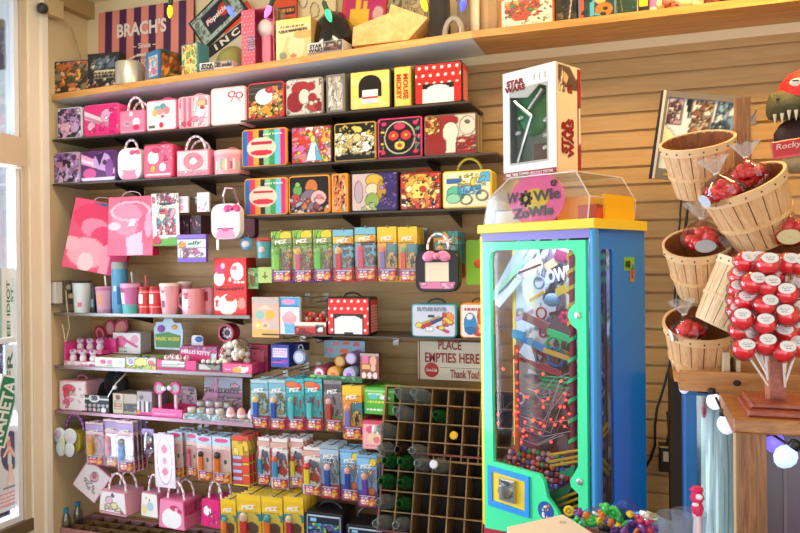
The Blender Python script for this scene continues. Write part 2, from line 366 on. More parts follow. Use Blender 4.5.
# wiring on the left wall
t = tag(B().tube([PX(45, 20, XL+.008), PX(46, 140, XL+.008), PX(48.5, 225, XL+.008), PX(51, 281, XL+.01)], .005, 6).build('cable_conduit', M('b3a187', .5)), 'grey cable running down the left wall to the socket', 'cable')
a, c = PX(49, 281, XL), PX(67, 304, XL)
t = T('wall_socket', 'metal double socket box low on the left wall with a plug', 'socket', (XL, a.y, c.z), None, (0, 0, PI/2)); w = c.y-a.y; h = a.z-c.z
B().box(0, -.035, 0, w, 0, h).build('box', M('a39a8c', .4, .5), t); B().box(-.005, -.05, .01, w*.3, -.001, h*.95).build('cover_plate', M('d9d6cf', .4), t)
B().ball((w*.75, -.04, h*.72), .016, 10).build('outlet', M('d8caa8', .4), t)
p = B(); p.tube([(w*.78, -.04, h*.35), (w*.9, -.08, h*.35), (w*1.1, -.09, h*.2), (w*1.25, -.06, -.03)], [.016, .016, .006, .005], 8); p.tube([(w*.5, -.05, h*.6), (w*.5, -.06, -.02), (w*.6, -.06, -.12), (w*.45, -.05, -.2), (w*.3, -.05, -.1)], .004, 6); p.build('plug_lead', M('d6c7a4', .5), t)
a = PX(47, 9, XL); t = T('junction_box', 'small cream junction box high on the left wall', 'box', (XL+.01, a.y, a.z)); B().box(0, -.05, -.045, .05, .05, .045).build('box', M('d8c08a', .5), t); B().ball((.04, -.08, -.03), .028, 10).build('knob', M('3c3835', .4), t)
B().tube([(.03, .05, -.03), (.03, .12, -.06), (.02, .2, -.2), (.015, .24, -.36)], .004, 6).build('lead', M('c8ae7c', .6), t)
# ------------------------------------------------------------------ shelves
SHF = -.262
def shelf_z(X): return CAMZ+(.872+(X+2.91)*.0325 if X < -.68 else .944)
b = B(); TH = .03
xa, xb = XL+.003, -.68
def slab(xa, xb, za, zb, y0, y1, th): 
    vs = [(xa, y0, za), (xa, y1, za), (xa, y0, za+th), (xa, y1, za+th), (xb, y0, zb), (xb, y1, zb), (xb, y0, zb+th), (xb, y1, zb+th)]
    return B().add(vs, [(0, 1, 3, 2), (4, 6, 7, 5), (0, 4, 5, 1), (2, 3, 7, 6), (0, 2, 6, 4), (1, 5, 7, 3)])
board = wood('c98f48', 'e0ab63', (.5, 6, 6), .45)
t = T('wooden_shelf', 'long wooden shelf board with white painted underside along the top', 'shelf', (xa, 0, 2.37)); 
o = slab(0, xb-xa, shelf_z(xa)-2.37, shelf_z(xb-.001)-2.37, SHF, -.001, TH).build('board', board, t)
o = slab(.002, xb-xa-.002, shelf_z(xa)-2.3715, shelf_z(xb-.001)-2.3715, SHF+.006, -.002, .001).build('painted_underside', M('d6d8dc', .6), t, None); o['label'] = 'white painted underside'
t = T('wooden_shelf', 'bare wooden shelf board at the upper right above the tall machine', 'shelf', (xb+.001, 0, 2.37)); slab(0, 2.2-xb-.02, .074, .074, SHF, -.001, TH).build('board', wood('b9803e', 'd39a52', (.5, 6, 6), .45), t)
glass_sh = clear('dfe8e2', .1)
R1L, R1R, R2L, R2R, R3R, R4, R5, R6, R7 = [CAMZ+q for q in (.668, .684, .438, .463, .236, -.229, -.502, -.734, -.311)]
XM = P(241, 150, SHF).x
def acrylic(x0, x1, z, label, mat, th=.006, front=None, brackets=(), name='display_shelf'):
    t = T(name, label, 'shelf', (x0, 0, z-th))
    B().box(0, SHF, 0, x1-x0, -.001, th).build('shelf_board', mat, t)
    if front: B().box(0, SHF-.002, -.006, x1-x0, SHF, th+.002).build('front_rail', front, t)
    for q in brackets:
        B().prism([(0, 0), (.22, 0), (.22, -.01), (.0, -.06)][::1], -.002, .002).build('bracket', M('2c2a28', .4, .4), t).matrix_local = Matrix.Translation((q-x0, 0, -.001))@Matrix.Rotation(-PI/2, 4, 'Z')
    return t
dk = M('4a4038', .35); ac = clear('d8d8d0', .16)
acrylic(XL+.003, XM-.01, R1L, 'dark narrow shelf under the upper row of pink tins', dk, .008, None, (-2.55, -2.1))
acrylic(XM, P(470, 110, SHF).x, R1R, 'dark narrow shelf under the upper row of picture tins', dk, .008, None, (-1.35, -.85))
acrylic(XL+.003, XM-.01, R2L, 'dark narrow shelf under the second row of pink tins', dk, .008, None, (-2.55, -2.1))
acrylic(XM, P(497, 152, SHF).x, R2R, 'dark narrow shelf under the second row of picture tins', dk, .008, None, (-1.35, -.9))
acrylic(XM, P(494, 207, SHF).x, R3R, 'dark narrow shelf under the third row of picture tins', dk, .008, None, (-1.3, -.8))
acrylic(XL+.003, P(250, 316, SHF).x, R4, 'clear shelf holding the cups and mugs', ac, .008, M('8d8a86', .3, .5), (-2.5, -1.95))
acrylic(XL+.003, P(252, 377, SHF).x, R5, 'clear shelf holding pink sweet displays below the mugs', ac, .008, M('9a8f92', .3, .4), (-2.45, -1.9))
acrylic(XL+.003, P(253, 428, SHF).x, R6, 'lowest clear shelf with black and pink display cartons', ac, .008, M('b78fa0', .3, .3), (-2.45, -1.9))
acrylic(P(262, 336, SHF).x, P(484, 339, SHF).x, R7, 'thin shelf below the black polka dot lunch box', dk, .006, None, (-1.45,))
# ------------------------------------------------------------------ first row of tins
PK = 'f06a9a'
def bow(t, x, z, s, mat, y=-.004):
    b = B()
    for k in (-1, 1): b.ball((x+k*s*.55, y, z), s*.5, 10, (1, .35, .75), Matrix.Rotation(k*.35, 4, 'Y'))
    b.ball((x, y-.003, z), s*.25, 8); return b.build('bow', mat, t)
tin((57, 106, 82, 139), 'silver rimmed purple tin at the left end of the top tin row', 'bg 2a2030; n 3 26 .08 .2 c9a8d8,8a6aa0,e8d8f0,f0b8d0,453550,b890c8', 'd8d8dc', zb=R1L, side='bg 2a2030')
tin((83.5, 102, 119, 138), 'hot pink tin with white diagonal bands, top row', 'bg ec2f7f; p 0 .85 0 .55 1 .12 1 .3 fbd9e6; p 0 .66 0 .6 1 .14 1 .2 f48ab4; e .68 .62 .2 .24 f9a8cc; e .85 .4 .12 .3 e8207a; e .2 .3 .12 .15 f9b8d0; e .66 .55 .05 .06 fff; n 4 7 .04 .09 f7b0cc,ff5a9a,e01870', 'ee4a8c', zb=R1L)
tin((119.5, 109, 145, 134.5), 'pink purse shaped tin with twisted handle, top row', 'bg f48aaa; e .68 .48 .16 .2 fff6f6; e .68 .22 .14 .14 e8335f; e .3 .42 .17 .12 a8c0c0; e .3 .42 .1 .06 e86a90; r .4 .78 .52 .98 fff; r 0 0 1 .05 fbd', 'f27a9e', 'purse_tin', 'tin', .09, R1L, handle='twist', corner=.008)
tin((146, 98, 177, 131.5), 'white tin with a pastel balloon bunch and pink rim, top row', 'bg f4efe8; e .36 .72 .12 .14 7fb8c0; e .56 .76 .13 .15 5f9fa8; e .68 .66 .12 .14 f08a8a; e .28 .6 .1 .12 f4c070; e .46 .62 .1 .12 f49a9a; e .48 .34 .13 .15 fff; e .55 .46 .06 .05 d8304f; e .5 .16 .08 .1 d8304f; l .3 .5 .48 .36 .008 888; l .66 .54 .5 .36 .008 888; r .06 .06 .28 .16 666', 'ee6a92', zb=R1L, handle='flat', side='bg e45a86')
tin((178, 94, 209.5, 127.5), 'pale pink tin with small pink shop scene, top row', 'bg fbd8dc; n 9 10 .06 .12 f07a9a,f7a8b8,fff; e .74 .5 .17 .2 fff; e .76 .78 .16 .1 f3c08a; e .8 .62 .08 .06 e0355f; s .06 .5 f9b8c4,f07090,f9b8c4,f07090,f9b8c4; e .16 .12 .08 .08 e0506f; e .34 .12 .08 .08 e0506f; e .55 .25 .12 .1 f28aa0', 'f7b6c4', zb=R1L, handle='flat')
tin((210.5, 85, 246, 123), 'plain white tin with an outlined pink bow in its corner', 'bg efe6e0; o .62 .82 .1 .08 .22 b82f5f; o .84 .78 .1 .08 .22 b82f5f; e .73 .79 .06 .05 b82f5f; e .73 .79 .03 .025 efe6e0; l .64 .7 .6 .62 .012 b82f5f; l .8 .7 .88 .6 .012 b82f5f', 'f2b6bc', zb=R1L, depth=.1, side='bg e8a0aa')
tin((247.5, 80, 284, 118.5), 'red rimmed tin with white shape among orange treats', 'bg 3a352c; r 0 .7 1 .74 777; r 0 .85 1 .88 666; n 7 26 .06 .13 e8a03a,f0c060,d86a2a,c84a3a,f4e0b0,8a9a4a 0 0 1 .5; e .46 .6 .27 .24 f2ede4; e .64 .8 .15 .1 c9203a; e .6 .8 .05 .05 e85a6a; e .5 .22 .13 .13 e89a3a; n 8 12 .05 .1 e8b060,f0d090,d87a4a .7 .4 1 .9', 'd8303c', zb=R1R, side='bg b0202c')
tin((285.5, 76, 323, 114), 'grey sketch patterned tin with a deep red swirl', 'bg cfc6b8; n 12 16 .02 .07 9a9488,efe8dc,e0b050,777066; e .42 .74 .28 .2 a3262c; e .24 .36 .24 .3 8f1f28; e .5 .5 .16 .22 e0d2c0; e .74 .44 .12 .14 a3262c; e .8 .2 .22 .16 b04040; n 13 8 .03 .07 d8c8b0,8f1f28 .6 .05 1 .4; e .7 .78 .12 .12 a3262c', '9a9086', zb=R1R, depth=.1, side='bg 2e2824')
tin((326, 73, 345, 109.5), 'narrow silver grey tin turned edge-on in the top row', 'bg b8b2a6; n 31 26 .08 .2 d8d2c6,8f897c,e8e2d6,55504a,a89f90', '7d766c', zb=R1R, corner=.006, m=.012, depth=.17, n=22)
tin((349.5, 67.5, 391, 107), 'yellow tin with a black arch over cream and a red bar, top row', 'bg f2cf6a; p .5 .45 0 .2 .15 0 f6dc88; p .5 .45 .8 0 .95 .1 f6dc88; p .5 .5 0 .7 0 .9 f6dc88; p .5 .5 1 .7 1 .9 f6dc88; r .2 .3 .8 .62 17130f; e .5 .62 .3 .28 17130f; r .3 .14 .7 .5 f4ece0; r .3 .26 .7 .32 c0282c', '2a241e', zb=R1R, side='bg 2a241e', corner=.012)
tin((394, 65.5, 411, 104), 'narrow yellow tin spine with red upright lettering', 'bg f4cf62', 'c9a94a', zb=R1R, corner=.006, m=.006, depth=.17, n=12, extra=lambda t, w, h: [text(t, 'MICKEY', (-w*.2, -.003, h*.5), h*.62, w*.3, M('c23a20', .4), (PI/2, PI/2, 0), .04), text(t, 'MOUSE', (w*.2, -.003, h*.5), h*.62, w*.3, M('c23a20', .4), (PI/2, PI/2, 0), .04)])
DOT = 'bg e3241f; d 6 .2 f8ece0; '
tin((414, 59.5, 462.5, 101), 'red polka dot tin with black and cream bands, right end of top row', DOT+'r 0 0 1 .5 17120f; r 0 .0 1 .36 f2e8dc; r 0 0 .16 .5 e3241f; r .84 0 1 .5 e3241f; e .5 .36 .24 .1 f2e8dc', '2a1c18', zb=R1R, side=DOT, corner=.014)
# ------------------------------------------------------------------ second row of tins
tin((53.5, 151, 80, 184.5), 'dark purple tin at the left end of the second row', 'bg 241a2c; n 21 22 .09 .22 b890c8,8f6aa8,d8c0e8,e090b8,4a3a5c,c8b0d8', 'a8a0ac', zb=R2L, side='bg 241a2c')
tin((80.5, 149, 116, 181.5), 'purple and pink tin with sweeping light bands, second row', 'bg 5a2a6a; p 0 .95 0 .6 1 .2 1 .4 f4a8cc; p 0 .8 0 .68 1 .26 1 .34 fbe0ee; e .62 .66 .26 .3 c9a8d8; p .42 .9 .7 .98 .55 .5 3a1a5a; e .84 .4 .12 .34 8a4a98; e .25 .25 .2 .18 d85aa0; r 0 0 1 .1 e8d8ec; e .7 .62 .06 .1 4a2a5a', '6a3a78', zb=R2L)
o = tin((117.5, 147, 141, 178.5), 'white rounded handbag tin with pink bow, second row', 'bg f6f0ee; r .12 0 .88 .28 f08aa8; e .08 .22 .12 .14 fff; e .92 .22 .12 .14 fff; l .1 .3 .9 .3 .012 444', 'f4eef0', 'purse_tin', 'tin', .07, R2L, handle=None, corner=.05, m=.003, extra=lambda t, w, h: (bow(t, w*.26, h*.85, .03, M('e8588c', .4)), B().tube(arc(-.01, h-.005, w*.26, .05, PI, 0, 16, .03), .006, 6, CANDY).build('handle', art_mat(.4), t, colored=True)))
tin((143.5, 143, 173, 177), 'rose pink lunch tin with white blots and arched top', 'bg ee6a8c; e .32 .62 .22 .22 fdf4f2; e .42 .84 .14 .08 e0406a; n 22 9 .03 .07 f9b8c8,e04a78,f48aa8 .5 .5 1 1; e .66 .3 .13 .14 fff; e .3 .26 .1 .12 f4b050; r .04 .03 .96 .1 fbd0da', 'e84a70', zb=R2L, handle='flat', side='bg e0406a')
tin((176.5, 148.5, 209, 175), 'pink purse tin with a heart ring and twisted handles', 'bg fbd0d2; o .52 .56 .24 .26 .34 f08a9a; e .52 .58 .12 .14 fdf4ee; e .7 .7 .1 .1 f07a90; r 0 0 1 .16 f29ab0; n 24 8 .03 .05 fff,f9b0c0 0 0 1 .16', 'f0889c', 'purse_tin', 'tin', .09, R2L, handle='twist', corner=.006)
t = T('round_tin', 'round pink tin with lid and coloured picture band, end of second row', 'tin', None or (0, 0, 0)); cx, z0, w, h = rect(210.5, 146, 241, 172, -.25); t.location = (cx, -.25+w*.35, R2L)
B().lathe([(w*.5, 0), (w*.5, h*.8), (w*.49, h*.8)], 28).build('drum', M('f4a4ac', .35), t); B().lathe([(w*.515, h*.8), (w*.515, h*.97), (w*.5, h), (.001, h)], 28).build('lid', M('f6bcc0', .35), t)
for k in range(1): B().tube(arc(0, h, w*.2, .02, PI, 0, 8), .004, 6).build('handle', M('e88a98', .4), t)
bb = B(); rr = random.Random(4); cs = ['9fb0c8', 'f4d060', 'f6ede4', 'e8889a', 'c85a6a', 'dbe4ea', 'b9c4a8', 'f0b8a0']
for i in range(18):
    a0 = -PI+.2+i*.15; bb.lathe([(w*.503, h*(.12+rr.random()*.1)), (w*.503, h*(.5+rr.random()*.2))], 2, a0=a0, a1=a0+.13, cols=[lin(cs[i % 8])])
bb.build('picture_band', art_mat(.4), t, colored=True)
RB = 'bg f4b060; s 0 1 2a6ab0,e0305a,f0a03a,222,8ac08a,3a9a5a,6ac0d0,e02a70; s .0 .12 2a5aa8; e .42 .42 .36 .16 f2cfb4; e .42 .38 .28 .09 d8303c; e .42 .62 .24 .12 f2cfb4; e .33 .62 .09 .08 a01a28; e .53 .62 .09 .08 a01a28; o .42 .74 .28 .18 .12 1a1614'
RB = 'bg f4b060; s 0 1 2a6ab0,e0305a,f0a03a,222222,8ac08a,3a9a5a,6ac0d0,e02a70; e .44 .5 .34 .3 f0d0b8; e .44 .36 .26 .08 d8303c; r .2 .6 .68 .68 c02a3a'
PF = lambda t, w, h: text(t, 'paul frank', (w*.2, -.003, h*.84), w*.42, h*.07, M('f4f0ea', .4))
tin((241.5, 126.5, 287, 165.5), 'rainbow striped tin with orange rim, second row', RB, 'f09a30', zb=R2R, extra=PF, side='bg 2a2220')
tin((291, 124, 332, 162), 'red tin with pale blue cone and flower blobs', 'bg d83a2c; n 33 34 .06 .13 e8a0b8,f4d04a,c86aa8,d8283a,f0b040,f07a90,6aa04a,fff0d0; p .34 .02 .8 .02 .6 .6 .5 .6 cfe4f0; p .62 .02 .8 .02 .6 .5 5fb0d0; e .54 .66 .07 .1 f0d070', '3a2420', zb=R2R, side='bg 241c1a', corner=.012)
tin((334, 120.5, 376, 159), 'black and cream bubbles tin with gold rim', 'bg 1c1812; n 35 40 .05 .11 f2e8c8,e8d8a0,fdf6e4,c9b060 0 .1 1 .75; n 36 10 .05 .09 1c1812,e8c860 .1 .6 1 1; r .2 .08 .35 .14 111; r .5 .08 .65 .14 111; e .55 .6 .1 .12 f0c890', 'b89a4a', zb=R2R, side='bg 241e14', corner=.012)
tin((377.5, 115.5, 422, 157.5), 'black tin with pink rim and folk flower pattern', 'bg 191417; o .5 .5 .36 .42 .05 d8d0b0; e .35 .56 .13 .13 d8383a; e .35 .56 .05 .05 e8b040; e .65 .56 .13 .13 d8383a; e .65 .56 .05 .05 e8b040; e .5 .8 .14 .09 d03a5a; e .5 .3 .13 .12 e8c850; e .5 .3 .05 .05 c83a3a; n 37 9 .025 .045 e8d050,4ab0a0,e85a8a 0 .1 .13 1; n 38 9 .025 .045 e8d050,4ab0a0,e85a8a .87 .1 1 1; e .1 .12 .06 .06 d8304a; e .88 .12 .06 .06 d8304a; e .12 .88 .07 .06 d8306a; e .88 .88 .07 .06 d8306a; e .5 .44 .03 .03 4a9ab8', 'e23a72', zb=R2R, side='bg 2a1a20', corner=.012)
tin((424, 111.5, 477, 153.5), 'grey tin with dark red swirl at the right of the second row', 'bg cdc2ae; r 0 0 1 .4 8f2a26; e .2 .66 .24 .4 8f2420; e .42 .86 .24 .16 96282a; n 41 10 .03 .06 e0b050,f0d080,c8a040 0 .5 .3 1; e .5 .56 .16 .26 e4d8c4; p .4 .02 .6 .02 .62 .4 .42 .4 e4d8c4; e .84 .7 .16 .24 d8ccb8; n 42 14 .03 .07 c84a40,e0c0a0,8f2420 .6 .05 1 .45; e .84 .8 .05 .05 556050', '6a5648', zb=R2R, side='bg a89a80; r .4 0 .6 1 4a3a30', corner=.012)
# ------------------------------------------------------------------ third row of tins
tin((244, 176.5, 287.5, 216.5), 'rainbow striped tin with orange rim, third row', RB, 'f0a03a', zb=R3R, extra=PF, side='bg 2a2220')
tin((288.5, 174, 330, 215), 'orange framed black tin with furry looking blobs', 'bg 17120f; e .56 .7 .16 .22 c9743a; e .5 .35 .24 .28 7a6a78; e .2 .62 .12 .16 6aa050; e .2 .78 .07 .07 8aba60; e .74 .4 .2 .2 e8b0a8; e .76 .42 .07 .06 d87a80; e .14 .34 .13 .18 c03a40; n 44 14 .05 .1 8a3a48,d8c8c0,9aa8b8,c9743a 0 0 1 .4', 'f09a3a', zb=R3R, handle=None, depth=.1, side='bg e08a2a', hcol='b03030')
tin((331.5, 173, 348, 213.5), 'orange tin spine turned edge-on, third row', 'bg e8923a; n 45 26 .1 .25 c04a30,7a9a4a,e8c070,3a2018,d87a3a,8a2a2a,e8b0a0', 'f0a040', zb=R3R, depth=.17, corner=.006, m=.008, n=22)
tin((351, 170.5, 398, 211), 'dark violet tin with pale left half and gold blob', 'bg 3a2a6a; r 0 0 .5 1 cfb8b0; e .5 .8 .2 .18 d8b040; e .44 .56 .14 .17 f0cfb0; e .66 .5 .1 .3 b89030; e .45 .26 .16 .2 8aa850; e .14 .5 .1 .3 b8a0a8; n 46 22 .02 .05 6a4aa0,8a60b8,2a1a4a,b080c8 .6 0 1 1; n 47 6 .04 .08 9ab868,e0c8b8 .2 0 .6 .2', '241c2c', zb=R3R, depth=.12, side='bg 2a2430', corner=.012)
tin((400, 171, 441, 208.5), 'red and orange tin with yellow burst and red handle', 'bg d8402a; e .5 .6 .42 .4 f0b040; e .5 .5 .25 .34 f6d870; n 48 26 .05 .1 c0402a,f4e0a0,5a3a20,e88a30,f0c860; n 49 14 .04 .08 fdf0e0,222,e8783a 0 0 1 .28', '8a2a1c', zb=R3R, handle='flat', hcol='d84a2a', corner=.012, side='bg 6a2018')
tin((442.5, 169, 492, 206.5), 'pale yellow lunch box with aqua blots and yellow handle', 'bg e8e4b8; e .25 .38 .2 .22 5abf9a; e .2 .24 .16 .14 8fd0a8; n 51 16 .05 .1 5aa8d0,7fc0d8,4a90c8 .3 .35 .8 .6; o .48 .2 .12 .14 .12 8a8a80; o .82 .3 .12 .14 .12 8a8a80; r .05 .68 .38 .8 3a6ab0; n 52 10 .03 .06 e8d040,6ab8d8,d8c838 .3 .6 .9 .95; n 53 5 .05 .09 5ab0d8 .75 .7 1 1', 'e8d04a', zb=R3R, handle='round', hcol='d8c040', corner=.014, side='bg c9b23a')
# ------------------------------------------------------------------ things on the top shelf
def topz(X): return shelf_z(X)+TH
def on_top(px, Y): return P(px, 60, Y).x
def tz(r, Y): return topz((P(r[0], 50, Y).x+P(r[2], 50, Y).x)/2)
r = (55, 58, 91, 90); tin(r, 'blue rimmed oblong tin with smoky orange picture at the shelf end', 'bg 3a3028; n 61 30 .08 .18 c06a3a,e8a050,6a5a40,8a7a5a,d8b080,4a4a30', '2a4a6a', 'picture_tin', 'tin', .1, tz(r, -.22), -.22, side='bg 24405a', latch=False, corner=.012, rotz=.15)
r = (89, 51, 118, 86); carton(r, 'dark box with cream lettering leaning on the striped sign', 'bg 2a2622; r .15 .55 .9 .85 5a6a78; n 62 12 .04 .1 8a9aa8,d8d0b8,3a3a38 .1 .5 .95 .9; r .2 .28 .95 .5 e0cfa8; n 63 12 .04 .09 c03028,f0e0c0,1a1816 0 0 1 .28; t 3 .05 .3 .95 .48 2 222', '241e1a', 'picture_box', 'box', .06, tz(r, -.23), -.23, .1)
t = T('canister', 'smooth silver canister between two picture boxes', 'canister'); cx, z0, w, h = rect(118.5, 56, 141, 82, -.2); t.location = (cx, -.2, topz(cx)); B().lathe([(w*.5, 0), (w*.5, h*.95), (w*.47, h), (.001, h)], 28).build('body', M('d6d0bc', .3, .6), t)
r = (142, 49, 177, 78); tin((142, 49, 163, 78), 'blue box with pastel front and orange painted side', 'bg 3a78a8; r .2 .1 .92 .85 b8d0d8; n 64 16 .06 .14 e878a8,f0e070,6ab0d8,d8a0c8,f4e4d0 .2 .1 .9 .85; e .6 .3 .2 .1 d8609a', '2a5a80', 'picture_tin', 'tin', .14, tz(r, -.23), -.23, side='bg 7a5a2a; n 65 18 .1 .25 c8642a,4a5a2a,e09a4a,3a3a20,a83a20', corner=.006, rotz=-.35)
t = T('striped_sign', 'large pink and purple striped sign lettered on the back wall', 'sign'); a = P(97, 12, -.03); c = P(193, 74, -.03); w = c.x-a.x; zb = topz((a.x+c.x)/2); h = P(145, 5, -.03).z-zb; t.location = ((a.x+c.x)/2, -.03, zb); t.rotation_euler = (-.03, 0, 0)
B().box(-w/2, 0, 0, w/2, .012, h).build('board', M('4a2a3a', .5), t); art('stripes', t, w, h, 'bg e88a78; s 0 1 e8907c,4a2450,e8907c,4a2450,e8907c,4a2450,e8907c,4a2450,e8907c,4a2450,e8907c,4a2450,e8907c; o .5 .2 .3 .32 .04 efe6dc; r 0 0 1 .12 5a2a4a; s 0 1 e8907c,4a2450,e8907c,4a2450,e8907c,4a2450,e8907c,4a2450,e8907c,4a2450,e8907c,4a2450,e8907c; o .48 .12 .32 .34 .035 efe6dc', (0, -.0015, 0), 90, 0, art_mat(.45))
wm = M('efe2d8', .5); text(t, "BRACH'S", (-.02, -.004, h*.76), w*.52, h*.16, wm, (PI/2, 0, 0), .03); text(t, '~ Since ~', (0, -.004, h*.56), w*.24, h*.06, wm); text(t, 'ANY FOR YO', (0, -.004, h*.36), w*.36, h*.09, wm)
r = (179, 40, 200, 70); tin((180, 42, 199, 70), 'yellow green lunch box with teal edge beside the sign', 'bg e0d488; n 66 18 .08 .16 8ab050,e8c040,d85a30,f4ecb8,5a9a70', '4a8a90', 'lunch_box', 'lunch box', .08, tz(r, -.22), -.22, corner=.006, rotz=-.15)
# tilted drinks sign and word board behind
t = T('drinks_sign', 'tilted dark framed drinks sign behind the olive jar', 'sign', tuple(P(217, 16, -.05))); t.rotation_euler = (0, -.62, 0)
B().box(-.15, 0, -.085, .15, .014, .085).build('frame', M('1e1c1e', .4), t); art('face', t, .28, .15, 'bg a8c0b4; n 67 40 .015 .04 8aa89c,c8d8cc,e0d8b8; r .2 .14 .8 .86 1c1a34; e .68 .52 .15 .22 d83020; e .32 .55 .08 .12 c05060', (0, -.0012, -.075), 46, 0, art_mat(.4)); text(t, 'Popsicle', (0, -.004, 0), .14, .036, M('f2ece0', .4), (PI/2, 0, 0), .03, .2)
t = T('word_board', 'tilted black lettered strip board behind the pink window box', 'sign', tuple(P(232, 40, -.035))); t.rotation_euler = (0, -.5, 0)
B().box(-.16, 0, -.1, .17, .01, .06).build('board', M('d8cfae', .5), t); B().box(-.16, -.002, -.005, .17, 0, .045).build('strip', M('1c1a18', .5), t); text(t, 'I N C O', (.02, -.004, .02), .24, .034, M('f0ead8', .5), (PI/2, 0, 0), .04); B().box(-.02, -.003, .05, .17, 0, .12).build('orange_panel', M('e0502a', .5), t)
def gift_box(t, w, h, d, z=0):
    B().cbox(-w/2, 0, 0, w/2, d, h, .001).build('shell', M('cfc8c4', .5), t); art('front_print', t, w*.98, h*.94, 'bg e8e0d8; r .45 .3 .98 .9 5a3a34; n 68 12 .03 .07 b04030,2a2624,c8b8a8 .45 .3 1 .9; r 0 0 1 .12 9a8a8c', (0, -.001, h*.03), 30, 0, art_mat(.4)); text(t, 'STAR\nWARS', (-w*.26, -.003, h*.55), w*.42, h*.62, M('1c1a1a', .4), (PI/2, 0, 0), .05)
cx, z0, w, h = rect(200, 60, 232, 68, -.24)
t = T('gift_box', 'low white lettered box under the olive jar', 'box', (cx, -.24, topz(cx)), None, (0, 0, .05)); gift_box(t, w, .045, .1)
cx2, z0, w2, h2 = rect(203, 30, 241, 64, -.19); t = T('ceramic_jar', 'round olive green ceramic jar on the top shelf', 'jar', (cx2, -.085, topz(cx2)))
B().lathe([(.05, 0), (.08, .02), (.088, .06), (.082, .1), (.06, .135), (.035, .15), (.012, .155), (.001, .157)], 24).build('pot', M('9a9550', .6, bump=.4), t); B().tube([(.03*math.cos(a), .03*math.sin(a), .15) for a in np.linspace(0, 2*PI, 13)], .004, 6).build('rim', M('7a7640', .6), t)
# pink window box holding a giant dispenser
cx, z0, w, h = rect(241.5, 6, 274, 63, -.2); zb = topz(cx); h = h+z0-zb
t = T('window_box', 'tall pink open fronted box with a printed heart pattern', 'box', (cx, -.2, zb)); pkm = M('e0607c', .5)
b = B(); b.box(-w/2, 0, 0, -w/2+.004, .11, h); b.box(-w/2, .106, 0, w/2, .11, h); b.box(-w/2, 0, h-.004, w/2, .11, h); b.box(-w/2, 0, 0, w/2, .11, .004); b.box(w/2-.004, 0, 0, w/2, .11, h); b.build('shell', pkm, t)
art('front_strip', t, w*.42, h, 'bg d8506c; d 4 .14 f4c8b0; r .4 .3 .95 .55 7a4a68; t 5 .4 .32 .95 .52 5 b88aa0', (-w*.29, -.001, 0), 18, 0, art_mat(.4)); art('side_print', t, .11, h, 'bg b89a80; n 69 16 .1 .2 8a5a4a,d8c0a0,6a4a3a', (w/2+.001, .055, 0), 10, 0, art_mat(.4), PI/2)
t = T('giant_dispenser', 'giant pink candy dispenser with white round top inside the pink box', 'candy dispenser', (cx+w*.12, -.16, zb+.005)); B().cbox(-.025, 0, 0, .025, .045, h*.62, .004).build('stem', M('ec7f98', .35), t); B().ball((0, .022, h*.7), .052, 18, (1.05, .85, .9)).build('head', M('f4e8dc', .4), t); bow(t, .03, h*.79, .03, M('e05a80', .4))
r = (276, 16, 311, 58); carton(r, 'pale yellow picture box with brown print and portrait panel', 'bg f0dc94; r 0 .88 1 1 f6e070; t 7 .12 .76 .8 .86 1 8a6a3a; t 8 .06 .66 .9 .76 1 6a5030; p .1 0 1 0 1 .6 .3 .58 e8c078; e .58 .34 .24 .3 f2d09a; e .5 .1 .1 .05 c8783a; e .2 .12 .12 .1 8a8a70; e .8 .6 .3 .1 d8a858', 'c8a060', 'picture_box', 'box', .1, tz(r, -.23), -.23, 0, None, 38, None, lambda t, w, h: text(t, 'OUT AMERICA!', (0, -.003, h*.71), w*.75, h*.06, M('5a4428', .5), (PI/2, -.08, 0), .03))
cx, z0, w, h = rect(307, 40, 343, 51, -.24); t = T('gift_box', 'white lettered box in front of the black dome jar', 'box', (cx, -.24, topz(cx)), None, (0, 0, -.04)); gift_box(t, w, .06, .1)
cx, z0, w, h = rect(309, 11, 352, 48, -.14); t = T('dome_jar', 'glossy black dome shaped jar under the green bulb', 'jar', (cx, -.1, topz(cx))); hh = P(330, 11, -.12).z-topz(cx); B().lathe([(w*.5, 0), (w*.54, .02), (w*.5, hh*.45), (w*.4, hh*.75), (w*.22, hh*.95), (.001, hh)], 28).build('dome', M('12110f', .12, coat=.5), t); B().lathe([(w*.55, 0), (w*.57, .006), (w*.55, .014)], 28).build('base_ring', M('1c1a18', .3), t)
def panel(px, label, spec, edge, Y=-.04, tilt=0, name='picture_board', cat='sign', n=34, d=.012):
    cx, z0, w, h = rect(*px, Y); zb = topz(cx); h = P((px[0]+px[2])/2, px[1], Y).z-zb
    t = T(name, label, cat, (cx, Y, zb), None, (0, tilt, 0)); B().box(-w/2, 0, 0, w/2, d, h).build('board', M(edge, .5), t); art('face', t, w-.006, h-.006, spec, (0, -.0012, .003), n, 0, art_mat(.45)); return t
panel((274, -6, 297, 56), 'orange poster board behind the yellow picture box', 'bg e0521f; r .05 .74 .95 .84 2a1a12; t 9 .1 .76 .9 .83 1 e8a040; r .05 .6 .95 .68 7a8a3a', 'b8401a', -.06)
panel((297, -8, 336, 50), 'pale cream board behind the black dome jar', 'bg ead9a8; n 70 6 .1 .2 e4d09a,f0e2b8', 'd8c490', -.03)
panel((336, -12, 380, 40), 'red poster with yellow blocks behind the wooden wedge', 'bg d83a3a; r .08 .1 .98 .95 c02a68; r .2 .5 .62 .72 f0c030; r .3 .72 .42 .84 f0c030; r .48 .72 .58 .82 f0c030; e .84 .66 .12 .1 d8b0a8', 'c03030', -.045, .12)
panel((376, -14, 408, 38), 'mottled grey green board behind the wooden wedge', 'bg a89a70; n 71 16 .1 .2 8a805a,c8b88a,6a5a40', '8a7a58', -.03)
panel((408, -14, 432, 40), 'dull tan board behind the yellow bulb', 'bg b8a070; n 72 10 .1 .2 a08a5a,c8b088', '9a8558', -.03)
